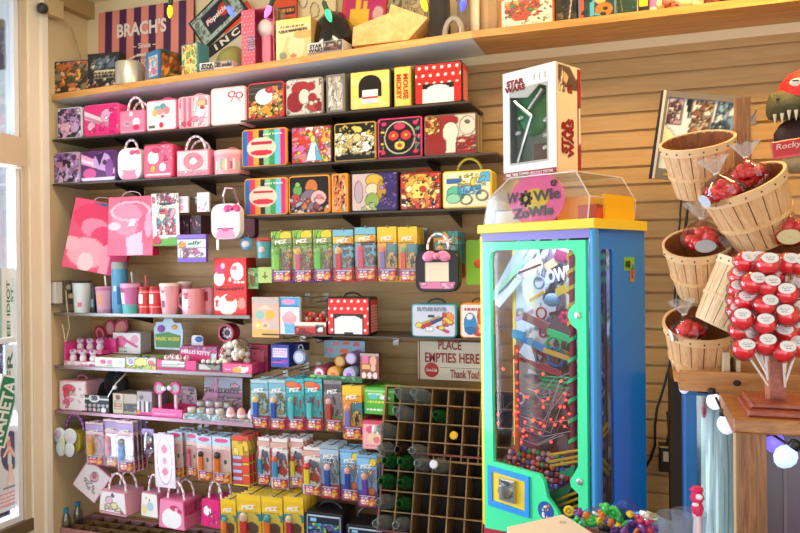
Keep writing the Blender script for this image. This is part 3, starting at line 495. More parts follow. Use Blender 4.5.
t = T('wooden_wedge', 'pale plywood wedge block lying on the top shelf', 'block'); pts = [P(x, y, -.2) for x, y in ((352, 46), (408, 40), (428, 17.5), (391, 4), (389, 13), (353, 27))]; o0 = P(352, 46, -.2); zb = topz(pts[1].x)+.001
t.location = (o0.x, -.2, zb); B().prism([(p.x-o0.x, max(0, p.z-zb)) for p in pts], 0, .1, .001).build('block', wood('d8b068', 'e8c684', (3, 3, 3), .6), t)
t = T('castle_ornament', 'dark silvery glitter castle ornament with an arched gate', 'ornament', (P(449, 30, -.17).x, -.17, topz(P(449, 30, -.17).x)))
gl = M('4c4a46', .25, .5, bump=1); b = B(); b.lathe([(.05, 0), (.046, .25), (.05, .26), (.03, .33), (.001, .36)], 14, (-.05, .03, 0)); b.build('tower', gl, t); b = B(); b.lathe([(.03, 0), (.027, .17), (.032, .18), (.001, .26)], 12, (.06, .02, 0)); b.build('turret', M('8f8878', .3, .3, bump=.8), t); B().tube(arc(.025, .02, .038, .07, PI, 0, 10, -.02), .013, 8).build('arch', M('a8a090', .35, .3), t); B().box(-.01, -.03, 0, .06, .02, .02).build('step', M('d8ccb0', .5), t)
panel((464, -12, 479, 36), 'narrow cream board beside the castle ornament', 'bg efe0bc', 'e0cfa4', -.12)
panel((480, -12, 497, 33), 'tan board standing left of the orange framed tin', 'bg c0a070; r .5 0 1 1 b08f60', 'a88858', -.08)
r = (500, -8, 554, 27); tin(r, 'orange framed white tin with red and green blots at the top shelf', 'bg e8dfc4; n 73 26 .04 .1 d8402a,e05a30,3a8a4a,e8a040,c03030 .05 .3 .75 .9; p .1 .5 .6 .5 .5 .2 .25 .2 d8482c; n 74 24 .015 .03 777066,5a5448,b09a70', 'e0602a', 'picture_tin', 'tin', .1, tz(r, -.23), -.23, corner=.006)
r = (556, -10, 577, 22); carton(r, 'dark bottle green box beside the orange framed tin', 'bg 2e2a1c; n 75 12 .1 .2 4a4428,6a6040,1c1a12; l .6 0 .75 .8 .04 c8c0a8', '241f14', 'picture_box', 'box', .09, tz(r, -.22), -.22)
r = (578, -10, 616, 18); tin(r, 'blue handled tin with orange and teal picture at the right of the top shelf', 'bg 2a4a4a; r 0 0 .12 1 d85a38; e .7 .3 .26 .3 e07a30; e .6 .85 .2 .3 e0b070; l .35 .1 .35 1 .07 5ab0c0; l .35 .15 .7 .05 .05 5ab0c0; n 76 8 .05 .1 d84a2a,1c3a38', '5a88a0', 'picture_tin', 'tin', .1, tz(r, -.23), -.23, corner=.006)
r = (617, -10, 637, 14); carton(r, 'dark green book standing by the orange and teal tin', 'bg 1f3f36; l .3 0 .1 1 .03 7a8a5a; n 77 10 .03 .08 c8b040,4a7a9a,2a5a48', '1a332c', 'picture_box', 'box', .08, tz(r, -.22), -.22)
r = (638, -8, 649, 11); carton(r, 'black and yellow box by the pink cup', 'bg 1c1c1e; r .1 .35 .9 1 e0b828', '18181a', 'picture_box', 'box', .08, tz(r, -.22), -.22)
cx, z0, w, h = rect(647, -8, 658, 11, -.22); t = T('frosted_cup', 'frosted cup with a pink band on the top shelf', 'cup', (cx, -.2, topz(cx))); B().lathe([(w*.42, 0), (w*.5, .1), (w*.46, .1), (.001, .01)], 16).build('body', M('d8ccd4', .3), t); B().lathe([(w*.455, .025), (w*.495, .06)], 16, caps=False).build('band', M('d86ab0', .4), t)
t = T('shell_garland', 'bundle of cream and rust shells on the top shelf', 'shells', (P(690, 5, -.2).x, -.2, topz(0))); rr = random.Random(6)
for i, c in enumerate(['e0d4a8', 'b87a6a', 'd8c8a0', 'e8dcb8', 'a87868', 'd0bc90']):
    b = B()
    for k in range(5): b.ball((-.13+.05*i+rr.uniform(-.01, .03), rr.uniform(-.03, .05), .018+rr.uniform(0, .035)), rr.uniform(.016, .026), 8, (1, 1, .8))
    b.build('shell', M(c, .6), t)
r = (722, -12, 750, 3); carton(r, 'dark box at the far right of the top shelf', 'bg 1a2428', '14181a', 'picture_box', 'box', .1, tz(r, -.22), -.22)
# ------------------------------------------------------------------ string of coloured bulbs
YB = -.34
spots = [(170, 11, 'ffd21c', .1), (230.5, 11, '5a6cff', -.5), (268, 11, 'e07af0', .5), (328.5, 15, '2fe08a', -.35), (424, 4, 'ffd21c', -.3), (463, 3, '4a54ff', .1)]
zw = P(120, -10, YB).z; t = T('bulb_string', 'string of coloured teardrop bulbs hanging before the top shelf', 'fairy lights', (P(300, 0, YB).x, YB, zw)); lx = t.location.x
B().tube([(P(x, 0, YB).x-lx, 0, (.012 if i % 2 else 0)) for i, x in enumerate(range(120, 520, 40))], .003, 6).build('wire', M('1f3a22', .5), t)
for x, y, c, tilt in spots:
    p = P(x, y, YB); m = Matrix.Translation((p.x-lx, 0, p.z-zw))@Matrix.Rotation(tilt, 4, 'Y')
    o = B().lathe([(.001, -.034), (.006, -.03), (.0135, -.008), (.0135, .008), (.009, .022), (.008, .026)], 14).build('bulb', M(c, .25, emit=1.3), t); o.matrix_local = m
    q = B().lathe([(.009, .024), (.011, .03), (.011, .06), (.006, .066)], 12); q.tube([(0, 0, .06), (0, 0, .2)], .0025, 6); q.build('socket', M('23402a', .5), o)
# ------------------------------------------------------------------ carded dispensers hanging on hooks
film = clear('ffffff', .02, .12)
ORD = ['front', 'second', 'third', 'fourth', 'fifth', 'sixth']
def hook(x, y, Y0, label, zz=None):
    p = P(x, y, Y0); t = T('slatwall_hook', label, 'hook', (p.x, 0, p.z))
    B().tube([(0, 0, 0), (0, Y0+.01, 0), (0, Y0-.008, .012)], .0028, 6).build('prong', METAL(), t); B().box(-.014, -.004, -.03, .014, -.001, .014).build('plate', METAL(), t); return t
def card(r, Y, what, where, group, spec, stem, head, pack='h 0 1 d83848,f0a030,e03a50,7a3a8a', n=4, step=.032, rotz=.0, cat='candy dispenser', name='carded_dispenser', hk=True, stemx=-.22, words='PEZ', hs=1.0, stem2=(.235, .54), flip=1):
    """a hanging stack: the front card with its dispenser, and copies behind it on the same hook"""
    cx, z0, w, h = rect(*r, Y); ax = P(r[0], 262, Y).x
    t = T(name, f'{what}, {ORD[0]} card, {where}' if n > 1 else f'{what}, {where}', cat, (cx, Y, z0), group, (.05, 0, rotz))
    art('backing_card', t, w, h, spec, (0, .004, 0), 30, 0, art_mat(.4)); B().box(-w/2, .005, 0, w/2, .0065, h).build('card_back', M('d8d4cc', .6), t)
    zs0, zs1 = h*stem2[0], h*stem2[1]
    if stem:
        B().cbox(w*stemx-w*.135, -.01, zs0, w*stemx+w*.135, .0035, zs1, .002).build('stem', M(stem, .3), t)
        B().ball((w*stemx, -.002, zs1+w*.12*hs), w*.18*hs, 10, (1, .6, 1.05)).build('head', M(head, .35), t)
    if pack: art('candy_pack', t, w*.8, h*.2, pack+'; t 6 .08 .1 .5 .9 3 fff; n 5 4 .06 .12 f8d050,c02a40 .55 0 1 1', (w*.02, -.0015, h*.02), 14, 0, art_mat(.4))
    if words: text(t, words, (0, -.0012, h*.79), w*.62, h*.075, M('efe9dc', .4), (PI/2, -.12, 0), .04, .1)
    b = B(); stem and b.prism(rrect(-w*.47, h*.01, w*.47, h*.72, w*.12), -.016, .003, .005); stem and b.build('film', film, t)
    for k in range(1, n):
        c = copy_tree(t); c.location = (cx+.0015*(k % 2), Y+step*k, z0-.002*(k % 3)); relabel(c, f'{what}, {ORD[k]} card, {where}')
    if hk: hook((r[0]+r[2])/2, r[1]+2, Y-.01, f'hook holding {what}, {where}')
    return t
GR = 'bg 9ac84a; n 81 10 .1 .22 8ac03a,b8d860,5a9a2a 0 .4 1 1; e .7 .9 .3 .1 f0c830; r 0 .74 1 .84 8a9a60; n 82 12 .08 .16 b83a30,d88a3a,8a5a2a,e8a840 .45 .24 1 .66; r 0 0 1 .24 6a3a8a; r .05 .04 .95 .23 d8405a'
BL = 'bg 7ab8c8; r 0 .72 1 .86 e0c050; e .75 .78 .2 .08 e8a030; n 83 9 .08 .15 2a2a34,4a6a5a,c89a50,8a3a30 .4 .28 1 .62; l .3 .68 .95 .7 .03 3a3a50; r 0 0 1 .26 d8302c; r .1 .05 .9 .2 e8d080'
YL = 'bg f0b828; r 0 .8 1 1 f4c430; r .45 .42 1 .68 4a9098; e .72 .4 .24 .14 e8c040; e .72 .36 .12 .06 2a1a14; r .03 .1 .97 .24 c83a7a; n 84 7 .05 .1 e8d060,5a3a2a .45 .26 1 .5; r 0 0 1 .09 f0b020'
g = 'carded dispensers in the row below the third tin shelf'
YA = -.235
card((272, 231, 292, 282), YA, 'green carded dispenser with lime stem', 'first hook, upper row', g, GR, '8ad030', '7ab83a', n=4)
card((293.5, 230, 312.5, 282), YA, 'green carded dispenser with rose stem', 'second hook, upper row', g, GR, 'e05a78', 'f0b860', n=4)
card((314, 229.5, 332, 281), YA, 'green carded dispenser with bright green stem', 'third hook, upper row', g, GR, '6ac838', '8ac04a', n=4)
card((333.5, 229.5, 353.5, 281.5), YA, 'pale blue carded dispenser with red stem', 'fourth hook, upper row', g, BL, 'd83a30', 'f0c070', n=4)
card((355.5, 227, 376, 280.5), YA, 'pale blue carded dispenser with pink stem', 'fifth hook, upper row', g, BL, 'e0567a', 'e0606c', n=4)
card((378, 226.5, 397, 281.5), YA, 'yellow carded dispenser with violet stem', 'sixth hook, upper row', g, YL, '8a7ab8', 'f08a6a', n=2)
card((398.5, 226.5, 417.5, 282), YA, 'yellow carded dispenser with orange stem', 'seventh hook, upper row', g, YL, 'e8582a', '8ab880', n=4)
card((434, 231, 458, 278), -.2, 'teal and orange carded dispenser', 'behind the black pendant tin', g, 'bg 4a9a9a; r 0 .7 1 .86 e0a030; r 0 0 1 .3 b8302c; n 85 8 .1 .2 6ab0a8,e0b850', 'c03a30', 'e0b070', n=5)
t = tin((415, 250, 459, 292), 'black pendant tin with pink bow and pink bead chain', 'bg 17120f; r .22 .16 .78 .72 f0d8bc; r .08 .04 .92 .22 d880a8; n 86 5 .05 .09 e8a8c4 .1 .05 .9 .2', '17120f', 'purse_tin', 'tin', .05, None, -.29, corner=.04, m=.004, extra=lambda t, w, h: bow(t, 0, h*.86, .06, M('e88ab0', .4)))
B().tube([(x, .02, z) for x, y, z in arc(0, .19, .045, .055, PI+.2, -.2, 18)], .005, 6, CANDY).build('handle', art_mat(.4), t, colored=True)
t = T('green_tag', 'lime green hanging tag shape half behind the machine', 'tag'); cx, z0, w, h = rect(466, 237, 492, 285, -.16); t.location = (cx, -.16, z0); B().prism(rrect(-w/2, 0, w/2, h*.95, .012), 0, .008, .001).build('tag', M('8ac83a', .5), t); b = B(); b.ball((w*.02, -.001, h*.45), .025, 10, (1, .1, .8)); b.build('orange_mark', M('e0602a', .5), t); B().ball((w*.3, .004, h*1.02), .018, 10, (1, .4, 1.2)).build('hanger', M('1a1a18', .5), t)
# keyring pouches and small tags
t = T('round_pouch', 'small round blue hanging pouch left of the green cards', 'pouch', tuple(P(246.5, 243.5, -.24))); B().ball((0, 0, 0), .031, 16, (1, .35, 1)).build('pouch', M('4a9ac8', .35), t); B().ball((0, -.008, -.002), .018, 12, (1.1, .3, .9)).build('picture_spot', M('e8d0c4', .4), t); B().tube(arc(0, .03, .012, .02, 0, PI, 8), .002, 6).build('clip', METAL(), t)
t = T('mini_bucket', 'small teal bucket tin with red rim hanging by the green cards', 'bucket'); cx, z0, w, h = rect(254, 238, 271, 258, -.24); t.location = (cx, -.21, z0); B().lathe([(w*.42, 0), (w*.5, h*.85)], 20).build('body', M('4a9aa4', .35), t); B().lathe([(w*.51, h*.82), (w*.54, h*.9), (w*.5, h)], 20).build('rim', M('b8403a', .4), t); B().ball((0, -w*.45, h*.42), .016, 10, (1, .3, 1)).build('picture_spot', M('d8b8a8', .4), t)
carton((246, 268, 258, 289), 'slanted green and brown small packet by the red mug box', 'bg 7ab06a; e .55 .5 .2 .4 8a5a30; e .5 .75 .2 .12 d8c060; n 87 8 .08 .15 a8d09a,5a8a4a', '5a8a4a', 'packet', 'packet', .02, None, -.22, .1)
carton((258, 267, 272, 283), 'pale lime green square tag under the small bucket', 'bg b8cc70; l .5 .3 .5 .65 .05 5a6a2a; l .35 .4 .65 .4 .05 5a6a2a', '9ab050', 'packet', 'packet', .012, None, -.22)
# ------------------------------------------------------------------ pink bags, packets and pouch in the left bay
def paper_bag(r, label, spec, col, Y, rotz=0, depth=.06, roty=0):
    cx, z0, w, h = rect(*r, Y); t = T('paper_bag', label, 'bag', (cx, Y, z0), None, (0, roty, rotz)); hw = w/2
    b = B(); b.add([(-hw, 0, 0), (hw, 0, 0), (hw, depth, 0), (-hw, depth, 0), (-hw, depth*.3, h), (hw, depth*.3, h), (hw, depth*.7, h), (-hw, depth*.7, h)], [(3, 2, 1, 0), (0, 1, 5, 4), (1, 2, 6, 5), (2, 3, 7, 6), (3, 0, 4, 7)]); b.build('bag', M(col, .45), t)
    o = art('front_print', t, w*.99, h*.99, spec, (0, -.0015, .002), 40, 0, art_mat(.35)); o.rotation_euler.x = -math.atan(depth*.3/h); B().tube([(x, depth*.35, z) for x, y, z in arc(0, h, w*.2, .025, PI, 0, 14)], .002, 6).build('handle', M('f0c0cc', .5), t); return t
paper_bag((67, 200, 117, 272), 'slanted pink and teal paper gift bag at the far left', 'bg e85078; p .3 1 1 1 1 .62 .62 .6 2a6a88; n 91 4 .08 .14 6ab8c0,2a5a78 .55 .7 1 1; e .36 .76 .34 .2 e83a68; e .4 .62 .22 .14 f08aa8; e .55 .46 .2 .2 e84070; e .35 .25 .32 .22 f6a8b8; e .36 .12 .12 .14 fbd0d4; e .08 .35 .14 .1 f4b4c0; p .75 .4 1 .45 1 0 .7 0 e0306a; p .55 .3 .7 .5 .75 0 .6 0 f4a0b4', 'e0305f', -.24, .35, .05, .2)
paper_bag((107, 195, 152.5, 256), 'upright hot pink paper gift bag beside the slanted bag', 'bg f0506f; e .42 .62 .34 .28 f8788e; e .14 .5 .14 .07 f8c0c8; p .5 .62 .62 .6 .58 .5 .46 .5 bcdce0; o .5 .75 .42 .16 .08 fbb0bc; e .8 .38 .16 .3 e83a62; p .4 .3 .75 .4 .8 0 .45 0 fbb0c4; e .9 .5 .08 .2 f890a8; r 0 0 .4 .3 ea4468', 'c8204e', -.245, 0, .05)
t = card((153.5, 193, 178.5, 246), -.25, 'cream and pink carded candy set with cellophane', 'right of the pink bags', None, 'bg f4ece0; n 92 12 .06 .12 d85a8a,e8e0d8,a83a6a 0 .8 1 1; r .3 .78 .7 .82 3a2a2a; e .45 .6 .22 .16 f4e8c0; n 93 14 .07 .14 e8607a,f0a8b8,5aa0b8,c8305a .15 .2 .85 .7; p 0 0 1 0 1 .16 0 .1 6ab04a; e .15 .1 .15 .08 e8305a', None, None, None, 1, rotz=.1, cat='candy pack', name='carded_candy', words=None)
for i, (r, lb, sp) in enumerate([((177, 196, 188, 213), 'first pale pink comb packet right of the cream candy card', 'bg ead8e0; e .4 .7 .22 .18 b8a8c0; e .4 .3 .22 .18 e890a8'), ((197, 192, 209, 212), 'white floral packet hanging beside the pink bow pouch', 'bg eceef0; n 94 12 .06 .14 9ab0c8,e890a8,b8d0d8')]):
    for k in range(4):
        carton((r[0], r[1], r[2], r[3]), lb if k == 0 else f'red edged packet {["", "directly behind", "second behind", "third behind"][k]} the {lb.replace("first ", "")}', sp, ['e8d8e0', 'c83a58', 'a8304a', 'd04a68'][k], 'packet', 'packet', .012, None, -.24+.035*k, 0, 'hanging packets in the left bay', 16)
for i, x in enumerate((177.5, 190)):
    carton((x, 215, x+11, 234), ['dark glossy window box under the comb packets', 'dark maroon window box right of the glossy one'][i], 'bg 3a2430; n 95 14 .08 .16 a83a50,5a3a58,c89aa8,2a1a28', '4a2a38', 'box', 'box', .08, None, -.2)
t = carton((177.5, 234, 206, 262), 'purple and white jelly candy bag with lettering', 'bg e8dcec; r 0 .82 1 1 8a6ac8; r 0 .5 1 .82 f0ecf4; e .16 .62 .13 .12 e89030; n 96 16 .05 .1 c85a8a,d8a0c0,f0d8c8,a8486a .1 .1 .9 .5; r 0 0 1 .12 7a5ac0', '8a6ac8', 'candy_bag', 'bag', .02, None, -.27, 0, None, 30, None, lambda t, w, h: text(t, 'elly', (w*.12, -.003, h*.68), w*.5, h*.18, M('3a8a4a', .4), (PI/2, -.1, 0), .02, .2))
t = tin((211, 203, 240, 239.5), 'white pendant tin with pink bow and pink skirt on a twisted chain', 'bg f6f2f4; r .14 0 .86 .3 f098b8; l .1 .3 .9 .3 .016 3a2a38; e .1 .24 .11 .12 fdfafa; e .9 .24 .11 .12 fdfafa; e .5 .26 .12 .06 e05a8a', 'f4f0f2', 'purse_tin', 'tin', .04, None, -.31, corner=.045, m=.003, extra=lambda t, w, h: bow(t, w*.24, h*.86, .045, M('e04a88', .4)))
B().tube([(-.02, .02, .14), (-.025, .02, .2), (-.01, .02, .24), (.03, .02, .235), (.05, .03, .17), (.06, .05, .12)], .005, 6, [lin('e8a0b8'), lin('5a4048'), lin('fff')]).build('chain', art_mat(.4), t, colored=True); B().box(-.05, .0, -.05, -.038, .004, 0).build('tag', M('f4f0e8', .5), t)
t = T('dark_pouch', 'dark plum pouch hanging behind the white pendant tin', 'pouch', tuple(P(246, 238, -.14))); B().prism(rrect(-.07, 0, .05, .17, .02), 0, .04, .004).build('pouch', M('6a3440', .6), t)
# ------------------------------------------------------------------ cups and mugs
def cup(px, label, col, Y=-.2, lid=None, band=None, straw=None, taper=.8, name='tumbler', cat='cup', zb=None, lidh=.06, spec=None, handle=False):
    cx, z0, w, h = rect(*px, Y); zb = zb or R4; h = h+z0-zb
    t = T(name, label, cat, (cx, Y, zb)); n = 22
    if lid: B().lathe([(w*.51, h*(1-lidh)), (w*.52, h*(1-lidh*.3)), (w*.45, h), (.001, h)], 24).build('lid', M(lid, .4), t); h2 = h*(1-lidh)
    else: h2 = h
    B().lathe([(w*.5*taper, 0), (w*.5, h2), (w*.46, h2), (w*.46*taper, .006), (.001, .006)] if not lid else [(w*.5*taper, 0), (w*.5, h2)], n).build('body', M(col, .3, coat=.3), t)
    if band:
        b = B(); z = .04
        for c, k, a0, a1 in band: # colour, z-range, angle range (degrees, -90 faces the room)
            r0, r1 = [w*.5*(taper+(1-taper)*q)+.0008 for q in k]; b.lathe([(r0, h2*k[0]), (r1, h2*k[1])], 10, a0=math.radians(a0), a1=math.radians(a1), cols=[lin(c)], caps=False)
        b.build('print', art_mat(.35), t, colored=True)
    if straw: B().tube([(0, 0, h*.1), (w*.08, 0, h*1.05), (w*.02, 0, h+.055)], .0045, 8).build('straw', M(straw, .4), t)
    if handle: B().tube([(x, 0, z) for x, y, z in arc(-w*.5, h*.5, w*.3, h*.3, PI*.45, PI*1.55, 12)], .0075, 8).build('handle', M(col, .3), t)
    return t
cup((75, 281, 89.5, 312), 'white travel tumbler with dark lid at the left end of the cup shelf', 'd8e4e4', -.21, '2c3236', [('e87a90', (.2, .35), -80, -50), ('b8ccd0', (0, .9), -130, -120)], None, .82)
cup((88.5, 286, 98.5, 312), 'dark patterned cup behind the pink straw cup', '2c3038', -.16, None, [('b83a4a', (.45, .8), -110, -70), ('8ac8d0', (.2, .5), -80, -50), ('d8e8ec', (.55, .95), -130, -112)], None, .9)
cup((97.5, 286.5, 112, 312), 'pink tumbler with pale straw', 'd8a0b8', -.22, None, [('e0a070', (.3, .8), -105, -70), ('b888a8', (0, .15), -180, 0), ('c87aa0', (.85, .97), -180, 0)], 'f4e8e4', .78)
cup((113.5, 262, 126, 311), 'tall blue water bottle with dark lid', '4a9ac8', -.2, '9aa4a4', [('9ad0e8', (.1, .9), -125, -112), ('2a6aa8', (.2, .6), -70, -40), ('d0e4f0', (.5, .62), -100, -75)], None, .95, 'water_bottle', 'bottle', None, .14)
cup((122.5, 283, 140, 312), 'pink tumbler with teal base, white picture and straw', 'c86aa4', -.225, None, [('5ab8b4', (0, .3), -180, 0), ('f0ecee', (.32, .7), -135, -95), ('b83a5a', (.68, .82), -115, -85), ('e8a8c8', (.86, .98), -180, 0)], 'b8c8c4', .72)
for x, lb in ((140, 'left of the two red cans with white oval'), (150.5, 'right of the two red cans with white oval')):
    cup((x, 286.5, x+11, 313), lb, 'd8241f', -.215, None, [('f4efe6', (.38, .72), -125, -75), ('f0a090', (.78, .82), -180, 0), ('f0a090', (.24, .28), -180, 0), ('8a1410', (.9, .97), -180, 0)], 'd8605a' if x < 145 else None, 1.0, 'drink_can', 'can')
cup((161.5, 283, 178, 313.5), 'pink paper cup with cream lid nearest the front', 'eda8b0', -.22, 'f2e6d8', [('f8f4f0', (.5, .82), -120, -80), ('b83a50', (.74, .86), -110, -85), ('7a3a58', (.25, .5), -115, -90)], None, .74, 'paper_cup', 'cup', None, .1)
cup((179, 281.5, 191, 310), 'second pink paper cup with cream lid, behind the front one', 'e4a0a8', -.13, 'ecdfd0', [('a8384a', (.6, .85), -110, -70)], None, .76, 'paper_cup', 'cup', None, .1)
cup((184, 288.5, 203.5, 313), 'pink mug with white picture spot and red bow print', 'ee9aa4', -.2, None, [('f6f2ee', (.2, .75), -135, -82), ('b8283a', (.6, .85), -112, -84), ('6a3a44', (.26, .3), -135, -75)], None, .96, 'mug', 'mug', None, .06, None, True)
cup((204, 287.5, 217, 311), 'pink mug with dark red bow print behind the red box', 'e68e9a', -.15, None, [('a8242f', (.5, .85), -115, -75)], None, .96, 'mug', 'mug')
t = T('display_plinth', 'black display block behind the red mug box', 'display stand', (P(235, 300, -.1).x, -.13, R4)); B().box(-.06, 0, 0, .08, .1, .24).build('block', M('181614', .5), t)
carton((214, 257.5, 246.5, 315), 'red mug gift box with black lettering and a white mug picture', 'bg e02420; r 0 .5 1 .515 a81814; e .16 .64 .17 .13 f4efec; e .2 .8 .16 .09 c8386a; e .28 .86 .06 .05 f4c8d8; e .72 .76 .2 .16 f2e6e4; e .5 .62 .05 .03 f2e6e4; e .64 .82 .08 .04 e0788a; t 12 .62 .54 .95 .6 1 f8e8e4; e .42 .18 .3 .18 f2ecd8; o .1 .2 .1 .1 .3 f2ecd8; e .5 .3 .16 .07 e02a20; e .85 .2 .12 .1 e08a80', 'b01a18', 'gift_box', 'box', .09, R4, -.235, 0, None, 40, None, lambda t, w, h: text(t, 'HELLO KITTY', (0, -.0025, h*.455), w*.86, h*.05, M('241412', .4)))
# ------------------------------------------------------------------ hanging cards and boxes of the middle bay
t = carton((252, 297, 279, 338), 'pink biscuit card with five round pastel pieces and grey header', 'bg e8b09a; r 0 .84 1 1 b8b4ac; t 13 .1 .87 .9 .95 2 e8a0a0; r 0 0 1 .2 e8b060; e .3 .56 .17 .11 8ac0a8; e .68 .56 .17 .11 e8b03a; e .22 .3 .14 .1 e8c84a; e .5 .3 .14 .1 d8c8a0; e .78 .3 .14 .1 c8b8b0; e .22 .3 .07 .05 f4e8b0; e .5 .3 .07 .05 b89a80; p .2 .7 .8 .7 .5 .82 f0c8b4', 'd8a890', 'carded_candy', 'candy pack', .014, None, -.255, 0, None, 36)
t = carton((279.5, 297, 299.5, 335.5), 'white packet with a pink topped cup picture and blue header', 'bg eef4f8; r 0 .78 1 1 4aa0d0; e .45 .88 .34 .07 e890b8; p .28 .04 .78 .04 .86 .34 .2 .34 6ab4d4; e .5 .44 .38 .14 f0a0a8; e .5 .54 .26 .09 f4b0b4; r 0 .74 1 .78 2a80b8', 'd0e4f0', 'carded_candy', 'candy pack', .02, None, -.25, 0, None, 34)
for x, y in ((289, 298), (308, 298), (316, 302)): hook(x, y, -.2, {289: 'metal hook over the white packet', 308: 'bare metal hook right of the white packet', 316: 'bare metal hook by the polka dot lunch box'}[x])
t = T('counter_tray', 'red and cream striped tray with little red figures beside the polka dot lunch box', 'display tray'); cx, z0, w, h = rect(294.5, 322, 326, 335, -.25); t.location = (cx, -.25, R7); B().box(-w/2, 0, 0, w/2, .09, h).build('tray', M('c8302a', .5), t); art('front_print', t, w, h, 'bg c83028; r 0 .6 1 1 f0e6d0; r .68 .1 .95 .7 1c1614; e .82 .4 .1 .25 f0e6dc; n 14 5 .04 .1 e87060,a01c18 0 0 .6 .55', (0, -.001, 0), 26)
rr = random.Random(8)
for i in range(8):
    tx = cx-w*.4+w*.115*i; p = T('figure_topper', 'tiny red and cream candy topper standing in the striped tray', 'candy topper', (tx, -.225+.03*(i % 3), R7+h), 'candy toppers in the striped tray'); B().lathe([(.006, -.0), (.009, .012), (.004, .02)], 10).build('body', M(['c02820', 'e8d8c0', 'b82420'][i % 3], .4), p); B().ball((0, 0, .03+.006*(i % 2)), .0115, 8).build('head', M(['d8403a', 'c02a28', 'f0e4d4'][i % 3], .4), p)
tin((327, 297, 370, 334.5), 'black rimmed polka dot lunch box standing on the thin lower shelf', DOT+'r .12 0 .88 .56 15110f; r .16 0 .84 .42 efe9e4; e .5 .42 .3 .1 efe9e4; r .4 0 .62 .05 15110f', '181310', zb=R7, side=DOT, corner=.014, handle='flat', Y=-.25)
tin((411.5, 303.5, 456.5, 338.5), 'teal framed lunch box with a rainbow streak picture', 'bg cfd0dc; t 15 .1 .78 .8 .95 2 9ab0cc; p .1 .34 .6 .62 .78 .6 .2 .22 e0b030; p .18 .32 .6 .56 .72 .54 .24 .22 c0302a; p .4 .46 .7 .62 .74 .54 .46 .38 3a3a8a; e .14 .34 .08 .09 e8d040; e .85 .6 .12 .16 e08a30; n 16 8 .04 .08 e8c040,c83a3a,e08030 .7 .3 1 .8; r .36 .6 .5 .66 2a2420; r .3 .14 .48 .28 e8e8ee; l .6 .28 .82 .14 .04 c83a5a; e .68 .26 .07 .07 e0c050', '4aa8b0', zb=R7, handle='flat', hcol='3a3c3e', Y=-.25)
tin((460, 303, 492, 340), 'orange framed lunch box partly behind the machine', 'bg f0e8e0; t 17 .1 .78 .95 .92 1 d8506a; e .3 .4 .22 .34 2a8ac8; e .28 .62 .12 .1 e8e8f0; r .55 .3 .9 .8 e07030; e .6 .14 .2 .12 d8303a; e .3 .2 .2 .1 1a70b0; n 18 8 .05 .1 e86a3a,d83a3a,f0c090 .5 .1 1 .9', 'e89a3a', zb=R7, handle='flat', hcol='4a3a2c', Y=-.25)
t = T('bottle_sign', 'cream metal sign lettered PLACE EMPTIES HERE below the lunch boxes', 'sign'); cx, z0, w, h = rect(418, 341, 488, 382, -.12); t.location = (cx, -.12, z0); sw = P(481, 360, -.12).x-cx
B().box(-w/2, 0, 0, w/2, .004, h).build('plate', M('d9d2ba', .4), t); rd = M('9a2222', .45)
ux = lambda x: P(x, 360, -.12).x-cx
uz = lambda y: P(450, y, -.12).z-z0
B().box(ux(419), -.001, 0, ux(420), 0, h).build('edge_line', rd, t)
text(t, 'PLACE', (ux(450), -.002, uz(345.3)), ux(462)-ux(439), uz(341)-uz(350), rd, (PI/2, 0, 0), .02); text(t, 'EMPTIES HERE', (ux(452), -.002, uz(358)), ux(479)-ux(424.5), uz(353)-uz(363), rd, (PI/2, 0, 0), .02); text(t, 'Thank You!', (ux(464.5), -.002, uz(373.5)), ux(479)-ux(450), uz(369)-uz(377.5), rd, (PI/2, 0, 0), .015)
B().box(ux(440), -.0015, uz(368), ux(481), 0, uz(367.6)).build('rule', M('6a665c', .5), t); B().lathe([(.033, 0), (.033, .002), (.001, .0021)], 28, mat=Matrix.Translation((ux(431.5), 0, uz(370.5)))@Matrix.Rotation(PI/2, 4, 'X')).build('red_disc', M('b8201f', .4), t); text(t, 'Coca-Cola', (ux(431.5), -.0035, uz(370.5)), .052, .014, M('f2e4dc', .4), (PI/2, 0, 0), .02, .35)
# ------------------------------------------------------------------ sweet displays on the next shelf down
def tray(r, label, spec, col, Y=-.25, depth=.12, zb=None, back=None, name='display_tray', lip=.5):
    cx, z0, w, h = rect(*r, Y); zb = zb if zb is not None else z0; t = T(name, label, 'display tray', (cx, Y, zb)); h = h+z0-zb
    b = B(); b.box(-w/2, 0, 0, w/2, .003, h); b.box(-w/2, .003, 0, -w/2+.003, depth, h); b.box(w/2-.003, .003, 0, w/2, depth, h); b.box(-w/2, depth, 0, w/2, depth+.003, h); b.box(-w/2, .003, 0, w/2, depth, .003); b.build('tray', M(col, .5), t)
    art('front_print', t, w, h, spec, (0, -.001, 0), 40, 0, art_mat(.4))
    if back:
        bw, bh, bs, bc, rad = back; B().prism(rrect(-bw/2, h*.5, bw/2, bh, rad), depth+.004, depth+.008).build('header_board', M(bc, .5), t); art('header_print', t, bw*.94, bh-h*.5-.01, bs, (0, depth+.003, h*.5+.005), 40, 0, art_mat(.4))
    return t, w, h, zb, cx
t = T('sweet_stand', 'two tier pink stand of white candy figures at the left of the shelf', 'display stand'); cx, z0, w, h = rect(64, 339, 97, 366, -.24); t.location = (cx, -.24, R5); pkm = M('e84a98', .5)
